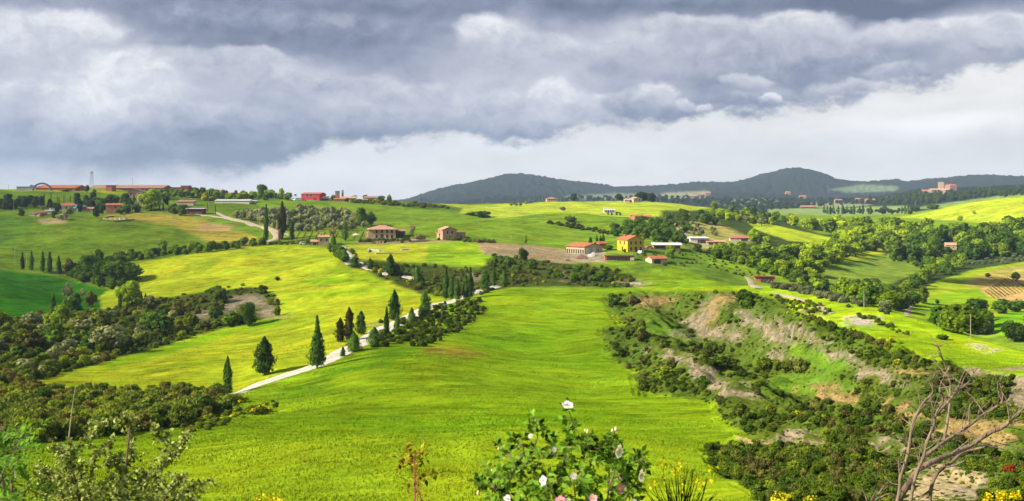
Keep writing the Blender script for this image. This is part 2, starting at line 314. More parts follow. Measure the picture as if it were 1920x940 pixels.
def at(px, py, dmin=60):
    """the ground point a survey sighting (bearing px, depression py) meets"""
    i = int(np.argmin(np.abs(cpx - px)))
    col = PYT[i]; j = int(np.searchsorted(rd, dmin))
    while j < NR - 1 and col[j] > py: j += 1
    if j == NR - 1: j = int(np.argmin(col[J0:])) + J0; d = rd[j]
    else:
        t = 0 if col[j-1] == col[j] else (col[j-1] - py) / (col[j-1] - col[j]); t = min(max(t, 0), 1)
        d = rd[j-1] + t * (rd[j] - rd[j-1])
    x = (px - 960) / FPX * math.sqrt(d*d + 9)
    return Vector((x, d, float(H(x, d))))
VIS = np.ones(PYT.shape, bool); VIS[:, J0+1:] = PYT[:, J0+1:] < PMIN[:, :-1] + 1.5
# ------------------------------------------------------------------ land covers (crop, meadow, scrub floor, clay ...)
# mostly the plants' and soils' own reflectance
GREEN, YEL, DGREEN, HILLG, MIDG = (.125, .208, .005), (.208, .262, .009), (.018, .084, .003), (.074, .130, .008), (.098, .168, .010)
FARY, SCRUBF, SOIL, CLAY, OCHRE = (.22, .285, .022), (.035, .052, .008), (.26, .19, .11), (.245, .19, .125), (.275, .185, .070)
DRY, LAWN, WOODF, FARWOOD, FARF = (.21, .19, .028), (.23, .27, .012), (.030, .050, .010), (.013, .021, .015), (.10, .15, .05)  # far wood: cloud shade over the hills is put into its dark colour
S_LEFT = [(-120, 600), (0, 600), (70, 592), (180, 585), (230, 572), (300, 560), (400, 545), (470, 538), (520, 552), (522, 588), (470, 608), (410, 617), (330, 642), (240, 668), (150, 690), (55, 718), (50, 728), (150, 742), (290, 742), (400, 742), (428, 752), (440, 768), (330, 802), (120, 825), (-120, 850)]
Y_FIELD = [(50, 728), (55, 715), (150, 690), (240, 668), (330, 642), (410, 617), (470, 608), (522, 588), (520, 552), (470, 538), (400, 545), (300, 560), (190, 582), (185, 560), (200, 545), (230, 505), (265, 491), (350, 478), (420, 468), (480, 461), (560, 461), (640, 468), (655, 492), (690, 512), (720, 522), (760, 540), (800, 556), (850, 566), (800, 578), (740, 607), (660, 652), (595, 686), (500, 714), (435, 738), (290, 738), (150, 742)]
BANK = [(655, 492), (700, 488), (760, 495), (830, 500), (900, 505), (925, 478), (1000, 487), (1080, 497), (1120, 500), (1190, 515), (1190, 541), (1090, 538), (960, 538), (930, 546), (860, 566), (800, 556), (760, 540), (700, 515)]
ROAD_V = [(780, 640), (700, 655), (720, 625), (760, 600), (830, 572), (895, 562), (912, 585), (880, 610), (830, 640), (760, 660)]
COVERS = [  # outline, colour, nearest m, farthest m, clay weight, border px
 ([(-700, 300), (2700, 300), (2700, 960), (-700, 960)], FARWOOD, 1700, 20000, 0, 2),
 ([(-700, 300), (2700, 300), (2700, 960), (-700, 960)], MIDG, 345, 1700, 0, 2),
 ([(-700, 300), (480, 300), (490, 470), (350, 480), (200, 545), (-700, 545)], HILLG, 420, 1150, 0, 2),
 ([(0, 345), (200, 345), (330, 372), (200, 366), (60, 362), (0, 356)], (.16, .21, .01), 880, 1150, 0, 3),
 ([(-700, 400), (0, 405), (60, 410), (60, 440), (0, 455), (-700, 455)], (.055, .115, .010), 500, 760, 0, 4),
 ([(190, 405), (260, 398), (300, 400), (370, 408), (420, 415), (480, 440), (480, 462), (430, 464), (390, 455), (330, 425), (250, 412), (190, 415)], DRY, 550, 800, 0, 5),
 ([(380, 400), (420, 408), (480, 425), (490, 445), (440, 432), (385, 412)], (.09, .16, .012), 550, 800, 0, 4),
 ([(365, 424), (400, 420), (440, 424), (425, 434), (375, 433)], (.30, .20, .08), 550, 800, .3, 4),
 ([(70, 413), (100, 409), (130, 410), (120, 419), (80, 420)], (.26, .20, .10), 550, 800, .3, 4),
 ([(-700, 498), (0, 506), (100, 518), (205, 545), (190, 582), (120, 590), (60, 600), (-700, 600)], DGREEN, 330, 540, 0, 3),
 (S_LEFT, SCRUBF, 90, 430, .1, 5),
 (Y_FIELD, YEL, 150, 580, 0, 3),
 ([(480, 400), (560, 430), (690, 428), (690, 446), (500, 449)], (.10, .155, .014), 540, 700, 0, 4),
 ([(800, 380), (880, 386), (960, 382), (1080, 374), (1200, 374), (1330, 390), (1260, 402), (1180, 412), (1150, 440), (1110, 428), (1020, 418), (930, 408), (860, 400), (868, 390)], FARY, 780, 1650, 0, 2),
 ([(720, 381), (800, 378), (866, 391), (860, 398), (780, 393)], (.06, .11, .012), 860, 1500, 0, 2),
 ([(650, 462), (690, 456), (800, 458), (850, 462), (870, 480), (800, 492), (700, 490), (660, 486)], LAWN, 440, 600, 0, 3),
 ([(690, 449), (860, 449), (862, 457), (690, 458)], (.19, .17, .05), 480, 640, 0, 2),
 ([(800, 458), (880, 450), (930, 478), (925, 500), (870, 500), (800, 492)], (.14, .24, .008), 430, 590, 0, 3),
 ([(560, 528), (630, 520), (740, 526), (650, 531), (580, 533)], (.12, .225, .004), 150, 580, 0, 4), ([(540, 556), (640, 543), (760, 546), (660, 552), (580, 560)], (.13, .235, .004), 150, 580, 0, 5), ([(200, 682), (330, 645), (420, 618), (520, 596), (540, 604), (420, 632), (320, 662), (200, 692)], (.13, .24, .004), 150, 400, 0, 7), ([(620, 505), (690, 512), (700, 518), (620, 512)], (.14, .24, .004), 150, 580, 0, 4),
 ([(840, 620), (1000, 600), (1130, 640), (1180, 700), (1040, 690), (900, 660)], (.10, .19, .004), 150, 345, 0, 22), ([(560, 760), (900, 745), (1200, 770), (1180, 800), (800, 815), (520, 800)], (.105, .195, .004), 90, 200, 0, 18),
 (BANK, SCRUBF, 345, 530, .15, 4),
 ([(893, 454), (930, 456), (1010, 461), (1055, 468), (1078, 484), (1082, 494), (1050, 494), (990, 486), (925, 478), (908, 478)], SOIL, 440, 620, .5, 1.5),
 ([(1055, 474), (1130, 470), (1140, 492), (1085, 492)], (.28, .23, .16), 440, 620, .6, 3),
 ([(1190, 470), (1300, 470), (1420, 525), (1470, 540), (1190, 545)], (.066, .120, .012), 345, 560, 0, 4), ([(1200, 512), (1260, 498), (1320, 520), (1390, 544), (1195, 544)], (.115, .20, .008), 345, 560, 0, 6), ([(1300, 478), (1400, 512), (1460, 538), (1420, 536), (1340, 500)], (.10, .175, .010), 345, 560, 0, 5),  # last outline: sunlit ridge line of the spur, put into the colour
 ([(1380, 540), (1470, 530), (1560, 552), (1700, 590), (1800, 624), (1960, 670), (1960, 700), (1800, 662), (1640, 640), (1540, 610), (1460, 575)], (.17, .27, .006), 150, 345, 0, 3),
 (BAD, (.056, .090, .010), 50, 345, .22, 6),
 ([(1180, 586), (1240, 590), (1300, 640), (1230, 632)], (.07, .125, .010), 150, 345, 0, 8), ([(1480, 640), (1560, 665), (1600, 690), (1560, 700), (1490, 672)], (.075, .140, .010), 130, 300, 0, 8),
 ([(1440, 705), (1540, 700), (1620, 725), (1540, 745), (1440, 730)], (.072, .135, .010), 110, 260, 0, 8),
 # valley on the right
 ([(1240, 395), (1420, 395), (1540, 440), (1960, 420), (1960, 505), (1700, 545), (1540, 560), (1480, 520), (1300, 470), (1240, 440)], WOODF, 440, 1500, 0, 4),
 ([(1250, 418), (1340, 416), (1420, 452), (1340, 470), (1250, 455)], (.20, .20, .05), 480, 1000, .2, 5),
 ([(1395, 412), (1440, 420), (1560, 446), (1552, 458), (1480, 452), (1420, 432)], (.22, .29, .014), 650, 1500, 0, 2),
 ([(1538, 500), (1560, 488), (1630, 468), (1655, 478), (1700, 488), (1740, 500), (1700, 520), (1640, 545), (1545, 540)], (.105, .165, .018), 420, 900, 0, 3),
 ([(1538, 500), (1560, 488), (1655, 466), (1660, 474), (1600, 490)], (.22, .28, .01), 420, 900, 0, 4),  # sunlit upper edge of the meadow, painted as a brighter colour
 ([(1690, 585), (1700, 560), (1760, 525), (1830, 505), (1960, 485), (1960, 600), (1870, 600), (1760, 600)], (.15, .22, .008), 340, 760, 0, 2),
 ([(1700, 590), (1720, 570), (1800, 543), (1840, 545), (1856, 562), (1800, 580), (1740, 598)], (.12, .22, .006), 340, 760, 0, 2),
 ([(1800, 533), (1840, 514), (1890, 500), (1980, 494), (1980, 520), (1900, 524), (1850, 544)], (.21, .19, .04), 340, 760, .1, 4),
 ([(1838, 544), (1870, 528), (1900, 518), (1980, 516), (1980, 564), (1880, 564), (1855, 556)], (.30, .20, .075), 340, 760, .3, 3),
 ([(1840, 610), (1870, 592), (1960, 572), (2100, 560), (2100, 690), (1900, 640)], (.09, .21, .006), 300, 480, 0, 2),
 ([(1680, 408), (1740, 398), (1800, 382), (1960, 362), (1960, 420), (1860, 420), (1790, 414)], (.225, .29, .016), 880, 1600, 0, 2),
 # far plain and hills
 ([(1440, 392), (1700, 386), (1720, 402), (1560, 408), (1440, 400)], (.13, .19, .05), 1500, 2600, 0, 2),
 ([(1700, 392), (1780, 380), (1960, 355), (1960, 372), (1780, 392)], (.11, .18, .04), 1500, 2500, 0, 2),
 ([(1550, 356), (1590, 350), (1620, 346), (1690, 350), (1680, 358), (1600, 362)], (.085, .125, .065), 3000, 5600, 0, 2),
 ([(1240, 362), (1330, 358), (1320, 372), (1240, 374)], (.15, .17, .08), 2300, 5600, 0, 3),
 ([(1060, 368), (1160, 362), (1240, 366), (1180, 374), (1060, 376)], (.10, .13, .07), 2300, 5600, 0, 3),
 ([(1330, 376), (1450, 372), (1470, 384), (1360, 386)], (.09, .13, .05), 1700, 5000, 0, 3), ([(1480, 384), (1540, 380), (1640, 384), (1560, 392)], (.14, .17, .07), 1700, 4000, 0, 2),
]
Q = lambda s: [tuple(float(v) for v in p.split(',')) for p in s.split()]
CLAYS = [(Q('1178,559 1248,556 1258,566 1240,577 1205,574'), OCHRE), (Q('1318,557 1348,555 1335,603 1355,625 1344,640 1309,629 1290,609 1296,585 1314,577'), CLAY), (Q('1322,556 1350,553 1400,553 1340,572 1345,612 1355,625 1332,605'), OCHRE),
 (Q('1362,607 1383,616 1379,642 1362,640'), CLAY), (Q('1383,581 1414,585 1431,607 1466,625 1466,646 1449,646 1423,629 1401,612'), CLAY), (Q('1445,585 1484,607 1519,629 1553,651 1545,657 1506,636 1466,616'), CLAY),
 (Q('1556,649 1593,664 1623,684 1663,694 1693,708 1737,727 1710,725 1667,705 1615,688 1562,666'), CLAY), (Q('1601,694 1636,695 1667,703 1680,716 1645,720 1615,710'), CLAY),
 (Q('1226,651 1274,660 1318,688 1362,710 1405,736 1423,749 1353,744 1327,723 1288,696 1244,673'), CLAY), (Q('1427,651 1471,666 1501,684 1471,683 1436,666'), CLAY), (Q('1506,729 1549,719 1619,749 1610,764 1558,755 1536,742'), OCHRE),
 (Q('1655,742 1711,749 1740,780 1732,806 1702,797 1676,769'), OCHRE), (Q('1471,795 1514,799 1540,821 1471,821'), CLAY), (Q('1615,812 1667,819 1702,841 1689,853 1641,840'), CLAY), (Q('1776,869 1833,889 1876,919 1885,932 1841,934 1798,906'), CLAY), (Q('1690,905 1760,870 1800,890 1860,945 1700,950'), (.33, .25, .13)),
 (Q('1754,780 1911,795 1925,825 1863,838 1763,819'), OCHRE), (Q('1905,700 1960,670 1960,770 1885,750'), CLAY), (Q('1573,598 1602,592 1632,596 1648,610 1606,613 1575,604'), (.38, .32, .24)), (Q('1812,646 1837,645 1858,660 1837,662'), (.38, .32, .24)), (Q('1517,580 1534,575 1532,592 1517,592'), CLAY),
 (Q('1435,600 1460,620 1490,648 1470,645 1440,622'), CLAY), (Q('1268,618 1290,622 1300,636 1280,634'), (.17, .15, .09)), (Q('1850,820 1905,815 1925,845 1880,850'), OCHRE), (Q('1660,690 1720,692 1760,705 1700,700'), OCHRE), (Q('1795,690 1850,690 1870,705 1810,704'), CLAY),
 (Q('415,577 439,558 477,551 504,561 490,579 460,567 446,584 419,587'), CLAY), (Q('482,587 507,571 523,577 517,596 490,597'), CLAY), (Q('360,592 392,580 400,592 380,600'), CLAY),
 (Q('868,512 893,510 904,519 893,527 879,525'), CLAY), (Q('1060,512 1074,508 1070,530 1064,530'), CLAY), (Q('1172,527 1200,525 1214,536 1178,538'), (.33, .28, .17)), (Q('700,602 716,604 712,612 700,610'), SOIL)]
RED_GRASS = Q('770,652 840,650 893,662 898,672 860,672 800,660')
cov = np.zeros(PYT.shape + (3,)); cov[:] = GREEN
clay = np.zeros(PYT.shape)
jpx = PXG + jx * 1.6 * FPX / dd; jpy = PYT + jy * .9 * FPX / dd * np.clip(30 / dd, .05, .3)
def lay(poly, colr, d0, d1, cw, blur, wt=1.0):
    p = np.asarray(poly); x0, y0 = p.min(0) - 25; x1, y1 = p.max(0) + 25
    k = np.nonzero((PXG >= x0) & (PXG <= x1) & (PYT >= y0) & (PYT <= y1) & (YG >= d0) & (YG <= d1) & (VIS | (YG > 60)))
    if not len(k[0]): return
    a = soft(jpx[k], jpy[k], poly, blur) * wt
    cov[k] = cov[k] * (1 - a[:, None]) + np.array(colr) * a[:, None]
    clay[k] = clay[k] * (1 - a) + cw * a
nz = np.clip((115 - YG) / 40, 0, 1)[..., None]
cov = cov * (1 - nz) + np.array((.185, .265, .008)) * nz
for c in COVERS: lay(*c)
jpx = PXG + fbm(XG / 5., YG / 5., 91, 4, .6) * 5.5 * FPX / dd; jpy = PYT + fbm(XG / 5., YG / 5., 97, 4, .6) * 3.0 * FPX / dd * np.clip(30 / dd, .05, .3)
for p, c in CLAYS: lay(p, c, 60, 480, 1, 7)
lay(RED_GRASS, (.17, .09, .02), 170, 300, 0, 7, .6)
lay(Q('1390,823 1471,819 1545,820 1536,827 1431,833'), (.27, .22, .10), 80, 140, .5, 2)
lay(Q('520,745 560,722 700,660 760,640 800,650 700,690 600,725 540,752'), (.06, .15, .004), 140, 260, 0, 6, .6)

def mesh_obj(name, verts, faces, mat=None, parent=None, smooth=False, link=True):
    me = bpy.data.meshes.new(name); me.from_pydata([tuple(v) for v in verts], [], faces)
    if mat is not None:
        for m_ in (mat if isinstance(mat, (list, tuple)) else [mat]): me.materials.append(m_)
    if smooth: me.polygons.foreach_set('use_smooth', np.ones(len(me.polygons), bool))
    o = bpy.data.objects.new(name, me)
    if link: COL.objects.link(o)
    if parent is not None: o.parent = parent
    return o
def np_mesh(name, V, F, mats, attrs=None, smooth=False, mi=None):
    """fast mesh from arrays: V (n,3), F (m,k) with k = 3 or 4"""
    me = bpy.data.meshes.new(name); k = F.shape[1]
    me.vertices.add(len(V)); me.vertices.foreach_set('co', np.ascontiguousarray(V, np.float32).ravel())
    me.loops.add(F.size); me.loops.foreach_set('vertex_index', np.ascontiguousarray(F, np.int32).ravel())
    me.polygons.add(len(F)); me.polygons.foreach_set('loop_start', np.arange(0, F.size, k, dtype=np.int32))
    try: me.polygons.foreach_set('loop_total', np.full(len(F), k, np.int32))
    except Exception: pass
    if smooth: me.polygons.foreach_set('use_smooth', np.ones(len(F), bool))
    if mi is not None: me.polygons.foreach_set('material_index', np.ascontiguousarray(mi, np.int32))
    for nm, (typ, dom, arr) in (attrs or {}).items():
        a = me.attributes.new(nm, typ, dom)
        a.data.foreach_set({'FLOAT_COLOR': 'color', 'FLOAT': 'value', 'FLOAT_VECTOR': 'vector'}[typ], np.ascontiguousarray(arr, np.float32).ravel())
    for m_ in mats: me.materials.append(m_)
    me.update(calc_edges=True)
    return me
def tag(o, label, cat, group=None, kind=None):
    o['label'] = label; o['category'] = cat
    if group: o['group'] = group
    if kind: o['kind'] = kind
    return o
def new_mat(name):
    m = bpy.data.materials.new(name); m.use_nodes = True; m.node_tree.nodes.clear(); return m, NT(m.node_tree)

def ground_material():
    m, g = new_mat('ground_cover')
    pos = g.n('ShaderNodeNewGeometry').outputs['Position']
    c = g.n('ShaderNodeAttribute', attribute_name='cover').outputs['Color']
    cl = g.n('ShaderNodeAttribute', attribute_name='clay').outputs['Fac']
    dist = g.v('LENGTH', pos).outputs['Value']
    nb = g.noise(pos, .035, 5, .6); nm = g.noise(pos, .22, 5, .62)
    sc = g.v('MULTIPLY', pos, (.9, .45, 1.2)).outputs[0]
    nf = g.noise(sc, 1.7, 6, .72); nff = g.noise(pos, 5.5, 3, .7)
    # wind rows in the tall barley
    sw = g.v('MULTIPLY', pos, (.16, .55, .4)).outputs[0]
    nw = g.noise(sw, 1.0, 4, .6, .8)
    v = g.m('ADD', g.m('ADD', g.mr(nb, .3, .7, -.28, .28), g.mr(nm, .25, .75, -.30, .30)), g.m('ADD', g.mr(nf, .25, .75, -.24, .24), g.mr(nw, .3, .7, -.26, .26)))
    rows = g.noise(g.v('MULTIPLY', pos, (.045, .10, .3)).outputs[0], 1.0, 6, .7, 1.2)
    v = g.m('ADD', v, g.mr(rows, .35, .65, -.24, .24))
    v = g.m('ADD', v, g.mr(nff, .3, .7, -.10, .10))
    v = g.m('MAXIMUM', g.m('ADD', v, 1.0), .25)
    cc = g.v('SCALE', c, 1.0); g.link(v, cc.inputs['Scale']); grass = cc.outputs[0]
    # patches that ripen earlier or grow lusher
    rip = g.mr(g.noise(pos, .06, 5, .65, .6), .38, .68, 0, 1, True)
    grass = g.mix(g.m('MULTIPLY', rip, .45), grass, g.v('MULTIPLY', grass, (1.75, 1.15, 1.0)).outputs[0])
    lush = g.mr(g.noise(g.v('ADD', pos, (91, 17, 4)).outputs[0], .09, 5, .65, .6), .50, .72, 0, 1, True)
    grass = g.mix(g.m('MULTIPLY', lush, .55), grass, g.v('MULTIPLY', grass, (.50, .78, .9)).outputs[0])
    # bare clay: rills, crumbs, pale crust and tufts rooted in it
    rill = g.noise(g.v('MULTIPLY', pos, (.9, .35, .30)).outputs[0], 1.2, 7, .7, .5)
    crumb = g.noise(pos, 2.2, 6, .75)
    k = g.m('ADD', g.mr(rill, .3, .7, .45, 1.3), g.mr(crumb, .3, .7, -.40, .34))
    cs = g.v('SCALE', c, 1.0); g.link(k, cs.inputs['Scale'])
    tuft = g.mr(g.noise(pos, .9, 8, .8), .47, .57, 0, 1, True)
    edge = g.mr(g.m('ADD', cl, g.mr(nm, .3, .7, -.25, .25)), .55, .95, 1, .22, True)
    claycol = g.mix(g.m('MULTIPLY', tuft, edge), cs.outputs[0], (.055, .085, .010))
    col = g.mix(g.mr(g.m('ADD', cl, g.m('ADD', g.mr(nf, .25, .75, -.30, .30), g.mr(nm, .3, .7, -.32, .32))),   .40, .62, 0, 1, True), grass, claycol)
    hgt = g.m('ADD', g.m('ADD', g.m('MULTIPLY', nf, .45), g.m('MULTIPLY', nff, .14)), g.m('MULTIPLY', rill, g.m('MULTIPLY', cl, 1.2)))
    st = g.mr(dist, 100, 1200, .42, .22)
    b = g.n('ShaderNodeBump', {'Height': hgt, 'Strength': st, 'Distance': 1.0}).outputs[0]
    d = g.n('ShaderNodeBsdfDiffuse', {'Color': col, 'Roughness': .6, 'Normal': b})
    o = g.n('ShaderNodeOutputMaterial'); g.link(d.outputs[0], o.inputs[0])
    return m
def build_ground():
    V = np.stack([XG, YG, ZG], -1).reshape(-1, 3)
    ii, jj = np.meshgrid(np.arange(NC - 1), np.arange(NR - 1), indexing='ij')
    a = (ii * NR + jj).ravel(); F = np.stack([a, a + NR, a + NR + 1, a + 1], 1)
    ca = np.concatenate([cov.reshape(-1, 3), np.ones((V.shape[0], 1))], 1)
    me = np_mesh('terrain', V, F, [ground_material()], {'cover': ('FLOAT_COLOR', 'POINT', ca), 'clay': ('FLOAT', 'POINT', clay.ravel())}, smooth=True)
    o = bpy.data.objects.new('terrain', me); COL.objects.link(o)
    o['kind'] = 'structure'; o['label'] = 'rolling green and yellow farmland with eroded clay slopes and hills'
    return o
terrain = build_ground()
def cover_at(x, y):
    x = np.asarray(x, float); y = np.asarray(y, float)
    px = 960 + FPX * x / np.sqrt(y*y + 9.0)
    i = np.clip(np.searchsorted(cpx, px), 0, NC - 1); j = np.clip(np.searchsorted(rd, y), 0, NR - 1)
    return cov[i, j], clay[i, j]
# ------------------------------------------------------------------ plants: materials and mesh kits
def foliage_mat(name, col, var=.25, trans=.28, alt=None, speck=None):
    m, g = new_mat(name)
    t = g.n('ShaderNodeAttribute', attribute_name='tint').outputs['Fac']
    oi = g.n('ShaderNodeObjectInfo').outputs['Random']
    k = g.m('ADD', g.mr(t, 0, 1, 1 - 1.6*var, 1 + 1.6*var), g.mr(oi, 0, 1, -var, var))
    base = g.mix(oi, col, alt if alt else tuple(c * f for c, f in zip(col, (1.25, 1.05, .8))))
    if speck: base = g.mix(g.mr(t, .46, .56, 0, 1), base, speck)
    s = g.v('SCALE', base, 1.0); g.link(k, s.inputs['Scale']); c = s.outputs[0]
    ln = g.n('ShaderNodeAttribute', attribute_name='ln').outputs['Vector']
    lw = g.n('ShaderNodeVectorTransform', {0: ln}, vector_type='NORMAL', convert_from='OBJECT', convert_to='WORLD').outputs[0]
    gn = g.n('ShaderNodeNewGeometry').outputs['Normal']
    nn = g.v('NORMALIZE', g.v('ADD', g.v('SCALE', lw, .8).outputs[0], g.v('SCALE', gn, 1.1).outputs[0]).outputs[0]).outputs[0]
    d = g.n('ShaderNodeBsdfDiffuse', {'Color': c, 'Normal': nn}).outputs[0]
    tr = g.n('ShaderNodeBsdfTranslucent', {'Color': g.v('MULTIPLY', c, (1.25, 1.2, .7)).outputs[0]}).outputs[0]
    mx = g.n('ShaderNodeMixShader', {0: trans, 1: d, 2: tr})
    o = g.n('ShaderNodeOutputMaterial'); g.link(mx.outputs[0], o.inputs[0])
    return m
def plain_mat(name, col, rough=.8, var=.18, scale=3.0, bump=0.0, metal=0.0, streak=(1, 1, 1), spec=.3):
    m, g = new_mat(name)
    tc = g.n('ShaderNodeTexCoord').outputs['Object']
    p = g.v('MULTIPLY', tc, streak).outputs[0]
    n1 = g.noise(p, scale, 5, .65); n2 = g.noise(p, scale * 6, 3, .6)
    k = g.m('ADD', g.mr(n1, .3, .7, 1 - var, 1 + var), g.mr(n2, .3, .7, -var * .6, var * .6))
    s = g.v('SCALE', (*col,), 1.0); g.link(k, s.inputs['Scale'])
    b = g.n('ShaderNodeBsdfPrincipled', {'Base Color': s.outputs[0], 'Roughness': rough, 'Metallic': metal, 'Specular IOR Level': spec})
    if bump:
        bp = g.n('ShaderNodeBump', {'Height': n2, 'Strength': bump, 'Distance': .03}); g.link(bp.outputs[0], b.inputs['Normal'])
    o = g.n('ShaderNodeOutputMaterial'); g.link(b.outputs[0], o.inputs[0])
    return m
FM = dict(
 cypress=foliage_mat('cypress_foliage', (.056, .118, .022), .32, .16), cypress2=foliage_mat('cypress_brown_foliage', (.045, .048, .014), .3, .12),
 dark=foliage_mat('dark_foliage', (.050, .105, .012), .32), mid=foliage_mat('mid_foliage', (.120, .200, .014), .34), bright=foliage_mat('bright_foliage', (.21, .32, .014), .26, .35),
 olive=foliage_mat('olive_foliage', (.150, .180, .085), .35, .22), grey=foliage_mat('grey_willow_foliage', (.17, .20, .085), .35, .22), scrub=foliage_mat('scrub_foliage', (.070, .120, .012), .42, alt=(.100, .118, .018)),
 scrub2=foliage_mat('light_scrub_foliage', (.135, .190, .015), .38), heath=foliage_mat('brownish_foliage', (.105, .108, .028), .38), bloom=foliage_mat('broom_in_flower', (.075, .115, .012), .25, .2, speck=(.46, .42, .012)), bloom2=foliage_mat('yellow_bloom', (.46, .43, .012), .25, .2), herb=foliage_mat('green_herbs', (.085, .165, .012), .4, .3, alt=(.13, .15, .02)), rust=foliage_mat('rust_foliage', (.16, .045, .012), .3),
 bare=foliage_mat('leafless_twigs', (.17, .145, .085), .2, .1), far=foliage_mat('distant_foliage', (.036, .068, .016), .3), conifer=foliage_mat('conifer_foliage', (.026, .054, .013), .35, .12), grasst=foliage_mat('tall_grass', (.10, .19, .006), .3, .3))
BARK = plain_mat('bark', (.10, .075, .05), .9, .3, 8)
DEADWOOD = plain_mat('dead_grey_wood', (.165, .115, .078), .9, .5, 5, .8, streak=(1, 1, .25))

def frames(n, seed):
    r = np.random.default_rng(seed); v = r.normal(size=(n, 3)); v /= np.linalg.norm(v, axis=1)[:, None]
    return v, r
def leaf_quads(C, N, size, asp, r, up=0.0):
    """one bent quad per centre C facing roughly N"""
    n = len(C)
    t = r.normal(size=(n, 3)); t[:, 2] += up
    t -= N * (t * N).sum(1)[:, None]; t /= np.linalg.norm(t, axis=1)[:, None] + 1e-9
    b = np.cross(N, t); sz = size * r.uniform(.65, 1.35, n)
    a_ = t * (sz * asp)[:, None]; b_ = b * sz[:, None]
    V = np.stack([C - a_, C + b_ * .62 + N * sz[:, None] * .12, C + a_, C - b_ * .62 + N * sz[:, None] * .12], 1) if asp > 1.2 else np.stack([C - a_*.8 - b_*.55, C + a_*.9 - b_*.75, C + a_*.7 + b_*.85, C - a_*.85 + b_*.7], 1)
    return V.reshape(-1, 3), np.arange(4*n).reshape(n, 4)
def crown_arrays(lobes, n, size, seed, jit=.55, asp=1.0, inner=.74, up=0.0, core=.62):
    """leaf clumps over a set of lobes (x, y, z, rx, rz)"""
    L = np.array(lobes, float); dirs, r = frames(n, seed)
    area = L[:, 3]**1.3 * L[:, 4]**.7; k = r.choice(len(L), n, p=area / area.sum())
    rad = r.uniform(inner, 1.06, n)
    off = dirs * np.stack([L[k, 3], L[k, 3], L[k, 4]], 1) * rad[:, None]
    C = L[k, :3] + off
    # drop leaves buried inside another lobe
    keep = np.ones(n, bool)
    for i in range(len(L)):
        q = (C - L[i, :3]) / np.array([L[i, 3], L[i, 3], L[i, 4]])
        keep &= (np.linalg.norm(q, axis=1) > .70) | (k == i)
    keep &= C[:, 2] > .0
    C, dirs = C[keep], dirs[keep]; k = k[keep]
    N = dirs + r.normal(size=C.shape) * jit; N /= np.linalg.norm(N, axis=1)[:, None]
    V, F = leaf_quads(C, N, size, asp, r, up)
    cd = []
    for lx, ly, lz, lr, lh in L:           # inner twig mass of each lobe
        o_ = len(cd) * 32; u_, w_ = np.meshgrid(np.arange(8) / 8 * 6.283, np.array([-1.2, -.4, .4, 1.2]), indexing='ij')
        cd.append(np.stack([lx + np.cos(u_) * np.cos(w_) * lr * core, ly + np.sin(u_) * np.cos(w_) * lr * core, lz + np.sin(w_) * lh * core], -1).reshape(-1, 3))
    cq = np.array([(i*4 + j, ((i+1) % 8)*4 + j, ((i+1) % 8)*4 + j + 1, i*4 + j + 1) for i in range(8) for j in range(3)])
    CV = np.concatenate(cd); CF = np.concatenate([cq + 32*i for i in range(len(L))])
    cen = np.array([0, 0, L[:, 2].mean() * .8]); ln = dirs * .75 + (C - cen) / (np.linalg.norm(C - cen, axis=1)[:, None] + 1e-6) * .6 + np.array([0, 0, .25])
    ln /= np.linalg.norm(ln, axis=1)[:, None]
    lt = r.uniform(0, 1, len(L))
    tint = np.clip(.5 * lt[k] + .5 * r.uniform(0, 1, len(C)), 0, 1)
    cn = CV - np.repeat(L[:, :3], 32, 0); cn /= np.linalg.norm(cn, axis=1)[:, None] + 1e-9
    F = np.concatenate([F, CF + len(V)]); V = np.concatenate([V, CV])
    return V, F, np.concatenate([np.repeat(ln, 4, 0), cn]), np.concatenate([np.repeat(tint, 4), np.full(len(CV), .3)])
def blob_lobes(seed, n=9, wid=.5, z0=.25, z1=.9, rr=(.2, .34)):
    r = random.Random(seed); out = []
    for i in range(n):
        a = r.uniform(0, 6.283); t = r.random(); z = z0 + (z1 - z0) * t
        prof = math.sin(math.pi * (.18 + .74 * t))**.8
        q = r.uniform(*rr); rad = max(0, wid - q) * prof * math.sqrt(r.uniform(.15, 1.15))
        z = min(z, 1 - q * .8)
        out.append((math.cos(a) * rad, math.sin(a) * rad, max(z, q*.6), q, q * r.uniform(.72, .95)))
    out.append((0, 0, (z0 + z1) / 2, wid * .62, (z1 - z0) * .5))
    return out
